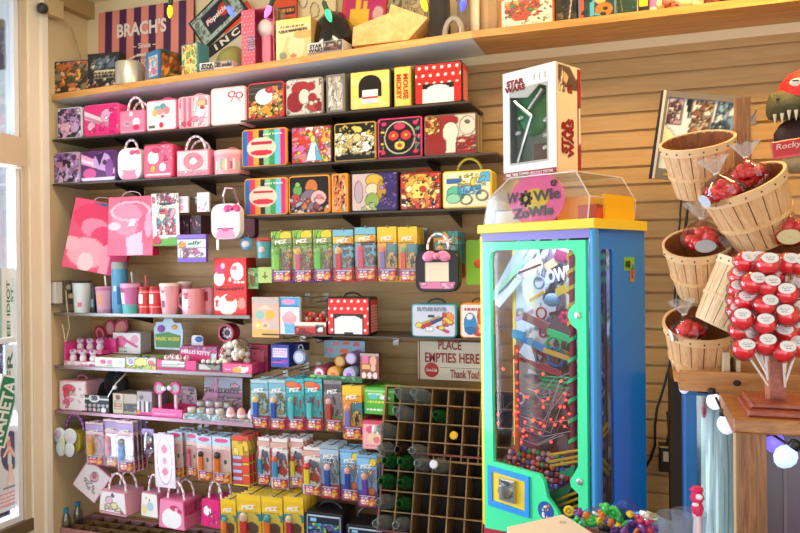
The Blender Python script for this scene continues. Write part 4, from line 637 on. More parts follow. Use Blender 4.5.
b = B(); b.box(-w/2, 0, 0, -w/2+.012, .13, h*.9); b.box(-w/2, 0, 0, w/2, .1, h*.18); b.box(-w/2, .03, h*.45, w/2, .13, h*.58); b.box(-w/2, .126, 0, w/2, .13, h*.95); b.build('stand', pkm, t); art('lower_print', t, w, h*.18, 'bg f4c8dc; n 19 12 .03 .08 e85a98,fff,d83a80', (0, -.001, 0), 24); art('upper_print', t, w, h*.13, 'bg f4b0d0; n 20 10 .03 .08 e85a98,fff', (0, .029, h*.45), 24)
for tier in range(2):
    for k in range(3):
        p = T('candy_figure', f'{["left", "middle", "right"][k]} white and lilac candy figure on the {["lower", "upper"][tier]} tier of the pink stand', 'candy figure', (cx-w*.28+w*.3*k, -.225+.05*tier, R5+h*(.185+.4*tier))); B().lathe([(.016, 0), (.019, .012), (.013, .03)], 12).build('body', M('f0e4ee', .4), p); B().ball((0, 0, .044), .0185, 12, (1.05, 1, .9)).build('head', M('e8d4ea', .4), p); B().ball((.006, -.014, .052), .008, 8).build('cap', M('b88ac8', .4), p)
tr_, w, h, zb, cx = tray((96, 338, 116, 352), 'pink tray of small red capped tubes behind the candy figures', 'bg e0388a', 'e0388a', -.14, .1, None)
for k in range(5):
    p = T('candy_tube', 'small dark red candy tube with white tip in the pink tray', 'candy tube', (cx-w*.4+w*.2*k, -.11, zb+.004), 'red candy tubes in the pink tray'); B().lathe([(.011, 0), (.011, .055)], 12).build('tube', M('a82038', .35), p); B().lathe([(.008, .055), (.007, .066), (.001, .068)], 12).build('tip', M('f0d8dc', .4), p)
for i, (x, y, tl, s) in enumerate(((100, 334, -.5, .036), (110, 328, -.1, .034), (120.5, 329, .55, .044))):
    p = T('heart_sign', ['left red and pink petal shaped card behind the sweets', 'middle red and pink petal shaped card behind the sweets', 'right and largest petal shaped card behind the sweets'][i], 'sign', tuple(P(x, y, -.06)), None, (0, tl, 0)); pts = [(s*math.cos(a), s*1.35*math.sin(a)) for a in np.linspace(0, 2*PI, 20)[:-1]]; B().prism(pts, 0, .004).build('card', M('b83050', .5), p); B().prism([(q[0]*.75, q[1]*.75) for q in pts], -.001, 0).build('panel', M('e8909a', .5), p); B().prism([(q[0]*.4, q[1]*.45) for q in pts], -.002, -.001).build('centre', M(['c83a58', 'd8b0a0', 'e0a080'][i], .5), p)
tray((95, 357, 125, 369.5), 'white and green sweet box with pink round marks', 'bg eef0e4; e .28 .55 .1 .25 e06a98; e .5 .55 .1 .22 e88ab0; e .85 .55 .1 .25 cfd8d0; r .4 .1 .6 .25 7ac0a0; r 0 0 1 .08 a8c8a0', 'e0d0b0', -.245, .12, R5)
tray((113, 332.5, 140.5, 354), 'white carton with rounded pink printed header', 'bg f4f0f0; e .3 .6 .22 .25 e87aa8; l .4 .7 .85 .35 .06 e04a88; l .1 .4 .4 .3 .05 d84a80; e .8 .7 .14 .2 f0a8c4; t 22 .1 .05 .5 .15 1 6aa08a; r .1 .22 .5 .3 b8c8a0', 'e8e0e0', -.12, .08)
t_, w, h, zb, cx = tray((126, 357, 156, 372), 'yellow and lime tray with three round white faces of print', 'bg a8d04a; r 0 .5 1 1 d8e0c8; e .16 .6 .16 .38 e8e8f4; e .5 .55 .22 .4 f4e070; e .84 .6 .16 .38 f4e8e0; e .16 .6 .08 .2 b8a0d0; e .84 .55 .1 .22 e06a50; n 23 8 .03 .08 8ac03a,e8c040 0 0 1 .3', '9ac84a', -.25, .12, R5)
for k in range(6):
    p = T('candy_ring', 'lilac candy roll lying in the yellow and lime tray', 'candy', (cx-w*.36+w*.145*k, -.2+.03*(k % 2), zb+h*.8), 'lilac candies in the lime tray'); B().lathe([(.001, -.012), (.014, -.012), (.014, .012), (.001, .012)], 14).build('roll', M(['c8a0d0', 'e0b0d0', '9a8ac0'][k % 3], .4), p)
t = T('cloud_sign', 'cloud topped green sign board with a yellow word over the sweets', 'sign'); cx, z0, w, h = rect(154, 318, 183, 350, -.14); t.location = (cx, -.14, z0); o = [(-w*.48, 0), (w*.46, 0), (w*.5, h*.62), (w*.42, h*.85), (w*.2, h*.86), (w*.12, h), (-w*.12, h), (-w*.2, h*.88), (-w*.4, h*.86), (-w*.5, h*.68)]
B().prism(o, 0, .006).build('board', M('bcd4e4', .5), t); B().prism([(-w*.44, .01), (w*.4, .01), (w*.42, h*.45), (0, h*.56), (-w*.46, h*.48)], -.001, 0).build('green_hill', M('4a8a3a', .5), t); b = B(); b.ball((-w*.24, -.001, h*.66), .022, 10, (1.1, .1, .9)); b.build('violet_blot', M('8a3a98', .5), t); b = B(); b.ball((w*.22, -.001, h*.72), .016, 10, (1.2, .1, .8)); b.build('amber_blot', M('d89a38', .5), t); text(t, 'MAGIC WORM', (-.004, -.0025, h*.34), w*.8, h*.12, M('e8d838', .4), (PI/2, 0, 0), .04)
t_, w, h, zb, cx = tray((157, 359.5, 196, 374), 'magenta tray holding white candy figures', 'bg e83a80; n 24 8 .12 .2 f4f0e8,e0d8d0 .12 .25 .72 .9; r 0 0 1 .18 d82a70; r .75 0 1 1 e0407c', 'e0337a', -.25, .13, R5)
for k in range(6):
    p = T('candy_figure', 'small white candy figure in the magenta tray', 'candy figure', (cx-w*.34+w*.16*(k % 4), -.22+.04*(k//4)+.008*(k % 2), zb+.01), 'white candy figures in the magenta tray'); B().lathe([(.014, 0), (.016, .02), (.01, .036)], 10).build('body', M('f2eee6', .4), p); B().ball((0, 0, .046), .015, 10).build('head', M('f6f0ec', .4), p); B().ball((.007, -.01, .055), .006, 6).build('bow', M('e06a8a', .4), p)
t = T('header_box', 'pink candy carton lettered in white with a white rounded header', 'box'); cx, z0, w, h = rect(180, 346, 217, 362, -.17); t.location = (cx, -.17, R5+.03); h = h+z0-R5-.03; B().box(-w/2, 0, 0, w/2, .1, h).build('carton', M('e85090', .5), t); art('front_print', t, w, h, 'bg e8609c; r 0 0 1 .5 ea4a90; n 25 16 .02 .05 f4c0d8,c8307a 0 .8 1 1; e .9 .3 .1 .35 f4f0f0', (0, -.001, 0), 30); text(t, 'HELLO KITTY', (-w*.06, -.003, h*.64), w*.78, h*.24, M('f8f0f4', .4), (PI/2, .06, 0), .05)
B().prism([(x*.045-w*.2, z*.05+h) for x, z in rrect(-.7, -.4, .8, 1.0, .35)], .05, .056).build('header_board', M('e8ecf2', .5), t); b = B(); b.ball((-w*.14, .046, h+.03), .018, 10, (1.2, .2, .8)); b.build('blue_bow', M('2f68b0', .4), t)
for k in range(4):
    p = T('candy_figure', 'black and white candy figure in front of the black backing', 'candy figure', (cx+w*(.32+.16*k), -.1, R5+.07+.006*(k % 2)), 'black and white figures above the black tray'); B().ball((0, 0, 0), .016, 10).build('body', M('2a2a2a', .4), p); B().ball((0, -.008, .02), .013, 10).build('head', M('e8e4e0', .4), p)
t_, w, h, zb, cx = tray((196.5, 363, 222, 376), 'black tray of little white figures with pink floor edge', 'bg 2a2822; n 26 8 .1 .18 c8c0b0,8a8474 .1 .2 .9 .9; r 0 0 1 .16 e04a80', '34302a', -.25, .12, R5)
for k in range(4):
    p = T('candy_figure', 'small white figure standing in the black tray', 'candy figure', (cx-w*.3+w*.2*k, -.252+.02, zb+.016), 'white figures in the black tray'); B().ball((0, 0, .012), .013, 10).build('body', M('d8d2c8', .4), p); B().ball((.002, -.006, .032), .011, 10).build('head', M('efe9e2', .4), p)
t = T('round_clock', 'round red ringed tin with a dark patterned centre', 'tin', tuple(P(229, 332.5, -.16))); mx = Matrix.Rotation(PI/2, 4, 'X'); B().lathe([(.001, .03), (.044, .03), (.046, 0), (.044, -.03), (.034, -.03)], 28, mat=mx@Matrix.Diagonal((1, 1, -1, 1)), caps=False).build('ring', M('b83048', .4), t); B().lathe([(.001, .012), (.038, .012)], 24, mat=mx, caps=False).build('face', M('4a4248', .5), t); rr = random.Random(2); b = B()
for i in range(8): b.ball((.022*math.cos(i*.785), -.014, .022*math.sin(i*.785)), .008, 8, (1, .3, 1))
b.build('face_dots', M('d8d4dc', .4), t)
for i, (x, y, s) in enumerate(((226, 353, 1), (241, 351, 1.15))):
    p = T('plush_packet', ['left cream packet of white and red sweets on the pink box', 'right cream packet of white and yellow sweets on the pink box'][i], 'packet', tuple(P(x, y, -.21))); b = B(); rr = random.Random(30+i)
    for k in range(9): b.ball((rr.uniform(-.026, .026)*s, rr.uniform(-.01, .02), rr.uniform(-.045, .04)*s), rr.uniform(.013, .02), 8)
    b.build('filling', M('efe6da', .5), p); b = B()
    for k in range(5): b.ball((rr.uniform(-.026, .026)*s, -.016, rr.uniform(-.04, .035)*s), .008, 6)
    b.build('coloured_bits', M(['d8604a', 'e0c060'][i], .5), p); B().ball((0, .005, 0), .05*s, 14, (.85, .6, 1.1)).build('film', film, p)
carton((222.5, 363.5, 252, 379), 'rose pink carton with white and orange spot under the cream packets', 'bg ea5a8c; e .7 .5 .2 .4 f6f0f0; e .5 .35 .16 .35 f0b050; t 27 .08 .3 .3 .4 1 f8c0d0; e .72 .8 .1 .15 d83a50', 'e04a80', 'sweet_carton', 'box', .13, R5, -.25)
carton((247, 344, 268, 372), 'crimson window packet behind the rose carton', 'bg b03050; r .2 .2 .8 .8 c85a70; n 28 10 .06 .12 d87a90,8a2038', '8a2038', 'sweet_carton', 'box', .03, None, -.14)
# ------------------------------------------------------------------ lowest left shelf
tin((59, 380, 86, 409), 'white lunch tin with red figure blot and pink edge, lowest shelf', 'bg f2e6ea; e .36 .74 .26 .16 e85a78; e .26 .55 .12 .2 e04a6a; e .3 .3 .1 .2 f0a8b8; e .44 .6 .07 .08 b8ccc0; n 29 8 .04 .07 f0a8c0,e86a88 .1 .05 .5 .4; n 30 8 .03 .06 f6cfd8 .5 .1 1 .8', 'f0b8c8', 'picture_tin', 'tin', .14, R6, -.25, handle='flat', hcol='d87a98', corner=.012)
t_, w, h, zb, cx = tray((82, 394.5, 109, 413), 'black display carton with a white ring emblem and two rows of white figures', 'bg 2c2b2e; r 0 .72 1 .84 d8d8d8; e .46 .84 .2 .26 e0e0e0; e .46 .84 .13 .17 8a8a90; n 31 0 .1 .1 fff; e .14 .42 .06 .1 a8a8a8; e .3 .42 .06 .1 a8a8a8; e .46 .42 .06 .1 a8a8a8; e .62 .42 .06 .1 a8a8a8; e .78 .42 .06 .1 a8a8a8; e .94 .42 .06 .1 a8a8a8; e .14 .16 .06 .1 d8a8b8; e .3 .16 .06 .1 a8a8a8; e .46 .16 .06 .1 e8b0c0; e .62 .16 .06 .1 a8a8a8; e .8 .16 .1 .13 f0f0f0', '242326', -.25, .15, R6)
text(t_, 'V2', (-.002, -.003, h*.84), .03, .02, M('2a2a30', .4), (PI/2, 0, 0), .03)
t = T('dark_bag', 'crumpled black bag piled behind the black carton', 'bag', (P(100, 390, -.12).x, -.12, R6)); b = B(); rr = random.Random(5); b.ball((0, 0, .06), .08, 14, (1.1, .7, 1)); b.ball((.07, .01, .11), .07, 14, (.6, .6, 1.2)); b.ball((.13, 0, .1), .06, 12, (.8, .6, 1.6)); b.build('bag', M('1c1a1c', .5, bump=.8), t)
carton((113, 393, 137, 414), 'brown carton with orange and white end and dark side', 'bg b8a898; r 0 0 .42 1 d8c8a8; r .06 .2 .36 .6 e8d8c0; e .2 .8 .1 .1 8a3a3a; r .1 .3 .3 .5 d89a60; n 32 16 .04 .08 3a3430,6a5f58 .45 .1 1 .5; t 33 .45 .4 .95 .55 1 3a3030', '8a7a6e', 'sweet_carton', 'box', .12, R6, -.24)
carton((137, 391, 152, 414), 'grey lidded carton of dark and white tubes, next to the brown one', 'bg 7a6a70; r 0 .6 1 1 a89aa0; s 0 .9 d8d0d0,3a3034,c8b8bc,3a3034,e8e0e0,3a3034; r 0 .6 1 1 a89aa0; e .3 .75 .15 .1 5a4a54; r 0 0 1 .14 e04a90; e .05 .14 .12 .1 f0902a', '8a7a80', 'sweet_carton', 'box', .12, R6, -.24)
t = T('price_arm', 'metal arm with a round white tag over the black carton', 'price holder', tuple(P(108, 393, -.27))); B().tube([(0, 0, -.02), (.05, .0, .05), (.085, .02, .09), (.09, .06, .14)], .004, 6).build('arm', METAL(), t); B().ball((.045, -.003, .03), .011, 10).build('tag', M('e8e8e8', .4), t)
t_, w, h, zb, cx = tray((152, 408, 182, 419), 'bright pink tray holding two pink goggle lollies', 'bg f05a9c; t 34 .1 .3 .8 .5 1 f8b0cc; r 0 0 1 .15 e03a88', 'ee4a94', -.25, .14, R6, (.14, .13, 'bg d8c0d0; n 35 10 .08 .14 c8a8b8,e0d0c8,8a7a88', 'c8a8c8', .03))
for i, x in enumerate((160, 176)):
    p0 = P(x, 388, -.22); p = T('bow_lollipop', ['left pink ringed lolly with grey disc in the bright pink tray', 'right pink ringed lolly with grey disc in the bright pink tray'][i], 'lollipop', (p0.x, -.22, zb+.01)); zz = p0.z-zb-.01; B().tube([(0, 0, 0), (0, 0, zz)], .008, 8, [lin('f4d0dc'), lin('d86a94')]).build('stick', art_mat(.4), p, colored=True); m2 = Matrix.Translation((0, 0, zz))@Matrix.Rotation(PI/2, 4, 'X'); B().lathe([(.001, -.008), (.024, -.008), (.024, .008), (.001, .008)], 18, mat=m2).build('disc', M('a8a4a8', .35), p); B().tube([m2@Vector((.026*math.cos(a), .026*math.sin(a), .006)) for a in np.linspace(0, 2*PI, 19)[:-1]], .006, 6, None, True).build('ring', M('ee5a9a', .4), p); B().ball((.03*(1-2*i), -.012, zz), .013, 8, (1.2, .6, 1)).build('bow', M('f6eef2', .4), p)
t = T('display_carton', 'large open pastel display carton with lettered back board', 'display tray'); cx, z0, w, h = rect(183, 414, 219, 425, -.25); t.location = (cx, -.25, R6)
art('front_print', t, w, h*.7, 'bg c8e0e4; n 36 16 .02 .06 a8ccd0,e8f4f4,b8d8c8; e .06 .6 .05 .3 d8d0a0', (0, -.001, 0), 30); B().box(-w/2, 0, 0, w/2, .16, h*.6).build('base', M('d0dce0', .5), t)
x5, x6 = P(205, 390, -.08).x-cx, P(243, 390, -.08).x-cx; zz = P(222, 377, -.08).z-R6; B().box(x5, .165, 0, x6, .169, zz).build('back_board', M('b8b0c0', .5), t); art('back_print', t, x6-x5, zz-.02, 'bg d0a8b4; r 0 .75 1 1 b0b8c8; r 0 .5 1 .62 a88098; n 37 10 .08 .16 e0b0b8,c89aa8,d8c0c8 0 0 1 .5; e .8 .85 .12 .08 e0a0b0', ((x5+x6)/2, .163, 0), 36); text(t, 'HELLO KITTY', ((x5+x6)/2, .16, zz*.62), (x6-x5)*.86, .018, M('4a4048', .4), (PI/2, 0, 0), .03)
b = B(); b.add([(-w*.05, .0, .0), (-w*.05, .16, 0), (-w*.05+.0, .16, zz*1.02), (-w*.62, .16, zz*.2), (-w*.6, 0, .01)], [(0, 1, 2, 3, 4)]); b.build('side_wing', M('d89ab8', .5), t)
for k in range(8):
    p = T('candy_tin', 'small pale tin lying in the open pastel carton', 'tin', (cx-w*.36+w*.26*(k % 4)+.01*(k//4), -.22+.06*(k//4), R6+h*.6+.002+.022*(k//4)), 'small tins in the pastel carton'); B().lathe([(.016, 0), (.019, .004), (.019, .016)], 16).build('base', M(['d8ccb8', 'c0d0d0', 'e0c8cc'][k % 3], .35), p); B().lathe([(.0195, .016), (.0195, .023), (.016, .026), (.001, .026)], 16).build('lid', M(['e0d8d8', 'c8b8a0', 'd8d8e4'][k % 3], .35), p)
t_, w, h, zb, cx = tray((219, 418, 252, 428.5), 'white paper tray of three pink eggs at the right end of the lowest shelf', 'bg eef0f0; t 38 .05 .5 .75 .75 1 e89ab0; e .84 .6 .1 .3 e0d080; r 0 0 1 .15 c8d8dc; n 39 8 .03 .05 f0b8c8 .1 .1 .8 .4', 'f0ecec', -.25, .12, R6)
for k in range(3):
    p = T('candy_egg', ['left', 'middle', 'right'][k]+' pink and white candy egg in the paper tray', 'candy egg', (cx-w*.28+w*.33*k, -.21, zb+h*.6)); B().ball((0, 0, .026), .022, 16, (.95, .95, 1.3)).build('shell', M(['f4b8b8', 'f0a8a0', 'eec8dc'][k], .35), p); B().lathe([(.0215, .01), (.0215, .022)], 16, caps=False).build('band', M('f6f0ee', .4), p)
# ------------------------------------------------------------------ right half of the lower middle bay
carton((271, 344.5, 289, 367.5), 'royal blue sweet box with a white and pink lettered panel', 'bg 3448a8; r .1 .45 .9 .85 d8d0e8; t 40 .14 .5 .86 .8 3 c86aa8; e .75 .25 .2 .1 8a4aa8; r 0 .9 1 1 2a3a90; l .1 .22 .6 .22 .03 d05a8a', '2f3f98', 'sweet_carton', 'box', .12, None, -.25, 0, None, 28)
p0 = P(301, 357, -.25); t = T('yoyo', 'silvery blue round yo-yo hanging by the blue sweet box', 'yo-yo', tuple(p0)); mx = Matrix.Rotation(PI/2, 4, 'X')
B().lathe([(.001, .02), (.03, .018), (.036, .008), (.012, .002), (.012, -.004), (.036, -.01), (.033, -.022), (.001, -.024)], 24, mat=mx).build('body', M('8a9ab4', .25, .5), t); B().lathe([(.001, .0205), (.022, .0195)], 20, mat=mx).build('face', M('c4ccd8', .3), t); B().tube(arc(0, .036, .012, .02, 0, PI, 8), .002, 6).build('clip', METAL(), t)
carton((290, 344, 300, 352), 'dark blue packet behind the yo-yo', 'bg 28306a; n 41 6 .1 .2 3a4a9a,1a2048', '222a5a', 'packet', 'packet', .1, None, -.2, 0, None, 12)
for x, y, l in ((284, 339, 'metal hook over the royal blue box'), (302, 340, 'metal hook over the yo-yo'), (316, 343, 'bare metal hook between the yo-yo and the blue dotted sheet'), (288, 371, 'dark hook below the royal blue box'), (300, 371, 'dark hook below the yo-yo')): hook(x, y, -.2, l)
carton((324, 340, 365, 359), 'pale blue hanging sheet with rows of orange and pink spots', 'bg 8ab0c0; e .15 .4 .08 .14 e87a98; e .5 .4 .11 .17 e8703a; e .85 .4 .1 .17 c86ac0; e .3 .8 .08 .12 d88098; e .55 .86 .1 .1 e0583a; e .8 .82 .1 .12 c85a70', '7aa0b4', 'carded_candy', 'candy pack', .01, None, -.13)
t_, w, h, zb, cx = tray((310, 374.5, 362, 383), 'green tray holding fat round candy tubes', 'bg 6ab47a; n 42 8 .03 .08 8ad09a,4a9a5a; r 0 0 1 .2 3f8a4a; r 0 .3 .1 1 7ac84a', '5aa868', -.24, .16, None)
for k, (x, c, f) in enumerate(((319, 'b0486a', 'e8d8e0'), (333, 'd8a040', 'e8a060'), (349, 'a8c0dc', 'c8a8d8'))):
    px = P(x, 371, -.235); p = T('candy_tube', ['crimson', 'amber', 'pale blue'][k]+' fat candy tube with a round picture end in the green tray', 'candy tube', (px.x, -.235, zb+.035)); q = B().lathe([(.001, 0), (.029, 0), (.031, .006), (.031, .15), (.001, .15)], 22, mat=Matrix.Rotation(-PI/2, 4, 'X')); q.build('tube', M(c, .35), p); B().lathe([(.001, 0), (.022, 0)], 18, mat=Matrix.Translation((0, -.0015, 0))@Matrix.Rotation(-PI/2, 4, 'X'), caps=False).build('end_label', M(f, .4), p); B().ball((0, -.002, -.002), .011, 10, (1.2, .15, .8)).build('end_picture', M(['a85a88', 'd8683a', '8a60b0'][k], .4), p)
for k, (x, y, c) in enumerate(((344, 360, 'c87a3a'), (355, 357, 'b8a0d0'))):
    px = P(x, y, -.15); p = T('candy_tube', ['amber and rose candy tube lying on top of the crimson one', 'lilac candy tube standing behind the pale blue one'][k], 'candy tube', (px.x, -.2, px.z)); B().lathe([(.001, 0), (.026, 0), (.028, .006), (.028, .12), (.001, .12)], 22, mat=Matrix.Rotation(-PI/2, 4, 'X')).build('tube', M(c, .35), p); B().lathe([(.001, 0), (.02, 0)], 18, mat=Matrix.Translation((0, -.0015, 0))@Matrix.Rotation(-PI/2, 4, 'X'), caps=False).build('end_label', M(['d8b868', 'd8c8e4'][k], .4), p)
for k in range(5):
    t = carton((360, 353, 379, 379.5), f'brown card with a pink square and bear shaped blot, {["front of", "second in", "third in", "fourth in", "last of"][k]} the brown stack', 'bg 8a5040; r .1 .6 .45 .9 e0709a; r .08 .38 .5 .56 e8b070; e .7 .7 .18 .2 e8a890; e .7 .42 .14 .12 e0b8a0; e .2 .14 .12 .12 f0d8d0; e .5 .14 .12 .12 f0d8d0; e .8 .14 .12 .12 f0d8d0; r 0 .9 1 1 b0a098', '6a3a2e', 'carded_candy', 'candy pack', .03, None, -.25+.034*k, 0, 'brown cards in the stack', 26)
hook(386, 342, -.14, 'metal hook at the wall over the brown stack')
carton((364.5, 387, 394, 415.5), 'bright green sweet box with white patch, left of the bottle case', 'bg 52b83a; r .1 .72 .6 .78 c8e8b0; e .7 .64 .18 .08 e8f0f0; e .3 .66 .16 .1 6ac0c8; t 43 .1 .38 .8 .54 1 f0d850; t 44 .08 .1 .8 .24 1 e8f8e0; r 0 .84 1 .9 a8d890', '3f9a2c', 'sweet_carton', 'box', .13, None, -.26, 0, None, 32, 'bg 5cc044')
carton((362.5, 420, 386, 450.5), 'pink sweet box with a rose blot under the green box', 'bg f0a0a8; r .06 .05 .94 .88 f4b4b4; e .35 .68 .2 .14 e85a80; e .62 .68 .14 .12 f8f0f0; e .5 .4 .26 .2 f0d0a8; e .6 .34 .14 .12 e87a80; r 0 .88 1 1 d85068; t 45 .1 .08 .8 .16 1 e06a80', 'd0546a', 'sweet_carton', 'box', .11, None, -.27, 0, None, 32, 'bg c84058')
# second row of carded dispensers
g = 'carded dispensers in the middle row'
PL = 'bg a8c8cc; r 0 .78 1 .92 7ab0c0; n 50 9 .08 .16 c8a040,6a8a4a,e8d060,8a5a3a .3 .3 1 .72; r 0 0 1 .25 c83a4a; r .06 .05 .6 .22 e8d8e0'
TL = 'bg 3ab4b8; r 0 .78 1 .92 4ac4c8; e .3 .88 .4 .06 e8703a; e .7 .84 .2 .07 e8583a; n 51 7 .06 .14 d8402a,2a8a94,5ad0d0 .35 .3 1 .66; r 0 0 1 .25 d83850; r .06 .05 .6 .22 c86ac0'
GY = 'bg 8a8488; r 0 .78 1 .92 5a5458; n 52 8 .07 .15 6a4a40,b8b0b0,4a3a3a .35 .3 1 .7; r 0 0 1 .3 7aa04a; r .06 .05 .9 .24 d8482f'
YB2 = -.245
card((251.5, 379, 268.5, 429), YB2, 'sky blue carded dispenser with blue stem', 'first hook, middle row', g, PL, '2a68c0', 'f0d080', n=4)
card((269.5, 379, 286, 430.5), YB2, 'sky blue carded dispenser with deep blue stem', 'second hook, middle row', g, PL, '2458b0', 'f0c8a0', n=4)
card((287, 378, 304.5, 431), YB2, 'turquoise carded dispenser with aqua stem', 'third hook, middle row', g, TL, '5ac8cc', '8ac8b8', n=4)
card((305.5, 378, 322.5, 431), YB2, 'turquoise carded dispenser with pale aqua stem', 'fourth hook, middle row', g, TL, '6ad0cc', '4a7a8a', n=4)
card((324.5, 380, 342, 432), YB2, 'grey carded dispenser with brick red stem', 'fifth hook, middle row', g, GY, 'c84a2f', 'e8b8a8', n=4)
card((343, 385, 362, 440), YB2-.015, 'orange edged carded dispenser with violet stem', 'sixth hook, middle row', g, YL.replace('f0b828', 'f0a020'), '8a80c0', 'f0a088', n=3)
# third row
g = 'carded dispensers in the long lower row'
PR = 'bg f0c8d4; r 0 .78 1 .94 b8a0d0; n 53 8 .07 .15 e87a98,c89a70,d8b0d8,a86a8a .35 .3 1 .7; r 0 0 1 .22 d8a8c8; e .65 .12 .22 .09 e84a4a; r .1 .02 .4 .2 c898d0'
WP = 'bg f4c8c4; r 0 .8 1 1 b8d8e8; e .5 .92 .4 .05 e0508a; e .72 .42 .22 .12 f0d8c8; e .7 .46 .1 .05 5a4a4a; r 0 0 1 .24 e8c040; r .05 .04 .5 .22 c85ab0; r .55 .04 .95 .2 f0c830'
YC = -.25
card((86.5, 421.5, 104, 466), YC, 'lilac topped carded dispenser with yellow stem', 'far left hook, long row', g, PR, 'ecb82a', 'e8a878', n=3)
card((104.5, 418.5, 119, 467.5), YC+.01, 'lilac topped carded dispenser with pink stem', 'second hook, long row', g, PR, 'f0889c', 'e05a60', n=3)
card((117.5, 420, 134, 473), YC-.02, 'lilac topped carded dispenser with blue stem', 'third hook, long row', g, PR, '3a88cc', '6a5a50', n=4)
t = T('lip_candy_bag', 'clear bag with a crimson sweet on fourth hook, long row', 'candy bag', tuple(P(148, 444, -.25))); B().ball((0, .0, 0), .045, 12, (.8, .4, 1.5)).build('film', clear('e8e4f4', .2, .1), t); B().ball((-.004, -.002, -.008), .02, 10, (1.1, .6, .8)).build('sweet', M('b82050', .3), t); B().box(-.035, -.002, .045, .035, .002, .075).build('header', M('a890d0', .4), t); B().ball((.01, 0, -.035), .018, 10, (1.2, .6, .6)).build('sweet', M('e8d8e8', .3), t)
hook(148, 424, -.25, 'metal hook carrying the clear bag with a crimson sweet')
card((155, 433, 175, 489), YC-.03, 'white carded candy necklace with pink beads', 'fifth hook, long row', None, 'bg f0e4ec; o .5 .5 .28 .4 .12 f8f4f8; o .5 .5 .36 .44 .03 c8a8c0; e .5 .72 .14 .08 f090b0; e .5 .3 .14 .07 f090b0; e .5 .5 .1 .06 d8b0d0; r 0 .9 1 1 e8d8e8', None, None, None, 2, cat='candy pack', name='carded_candy', words=None)
card((168.5, 430.5, 183, 477), YC-.005, 'pale pink carded dispenser with red stem', 'sixth hook, long row', g, WP, 'e8402f', 'f0a898', n=4)
card((186.5, 432, 198, 477), YC+.01, 'pale pink carded dispenser with rose stem', 'seventh hook, long row', g, WP, 'e87a9c', 'd84068', n=4)
card((197.5, 435, 212, 481), YC-.01, 'pale pink carded dispenser with orange stem and black head', 'eighth hook, long row', g, WP, 'f0862a', '2a2420', n=4)
card((213, 436, 231, 484), YC-.015, 'pale pink carded dispenser with orange stem and dark head', 'ninth hook, long row', g, WP, 'f08028', '3a3430', n=4)
card((233, 435, 249, 487), YC-.02, 'yellow carded sweet rolls with red bars', 'tenth hook, long row', None, 'bg e8c038; r 0 .9 1 1 d8503a; n 54 8 .08 .2 f0d870,c89030 0 .6 1 .9; h .03 .6 c83a4a,b0b8d8,c83a4a,b0b8d8,d84a3a,b0b8d8,c83a4a,b0b8d8; r .55 .03 1 .6 e0482f; r .6 .2 1 .24 e8c038; r .6 .42 1 .46 e8c038', None, None, None, 5, .03, cat='candy pack', name='carded_candy', words=None)
CR_ = 'bg e8e0dc; r 0 0 .08 1 c82a30; r 0 .8 1 .92 d8a898; n 55 9 .08 .17 c8302c,8a2a28,7a6a60,b89a80 .38 .25 1 .74; e .6 .64 .3 .07 5a6a80; e .7 .36 .24 .08 c02824; r 0 0 1 .22 e8dcd0; r .5 .05 .95 .2 e05028; r .1 .02 .6 .1 e8c83a'
card((258, 436.5, 270, 485), YC-.01, 'red and white carded dispenser with teal stem', 'eleventh hook, long row', g, CR_, '3a98b8', 'e8b8a0', n=3)
card((271, 437.5, 288, 490), YC-.03, 'red and white carded dispenser with sky blue stem', 'twelfth hook, long row', g, CR_, '3aa0cc', 'd86a4a', n=4)
card((289.5, 437.5, 304, 488), YC-.02, 'red and white carded dispenser with pale yellow stem', 'thirteenth hook, long row', g, CR_, 'e8d040', 'b84a3a', n=4)
card((302.5, 446, 321, 496), YC-.05, 'red and white carded dispenser with bright yellow stem', 'fourteenth hook, long row', g, CR_, 'f0dc30', 'd8382f', n=5)
TS = 'bg 98aab8; r 0 .8 1 .92 a8c0d0; n 56 9 .08 .17 6a7a5a,b8a888,5a6a88,8a9a78 .35 .3 1 .75; r 0 0 1 .25 c8382f; r .06 .05 .4 .22 d8b8c0'
SM = 'bg 7ab0d8; r 0 .78 1 .94 8ac0e4; e .8 .86 .18 .08 e8c83a; n 57 8 .07 .15 8ab060,e8a060,a8c8d8,6a90b8 .3 .3 1 .74; r 0 0 1 .3 4a58a8; e .72 .3 .18 .08 e87a3a; r .1 .04 .9 .22 d8342c'
card((320.5, 444, 339, 499.5), YC-.05, 'grey blue carded dispenser with navy stem', 'fifteenth hook, long row', g, TS, '2a58b0', 'f0c8c8', n=4, stemx=-.1)
card((341, 448.5, 359, 502), YC-.06, 'sky blue carded dispenser with navy stem and pink head', 'sixteenth hook, long row', g, SM, '2848a0', 'f0a090', n=4, stemx=-.1)
card((357.5, 454, 377, 508), YC-.07, 'sky blue carded dispenser with violet stem', 'last hook, long row', g, SM, '7a4ab0', 'e8a890', n=3, stemx=-.1)
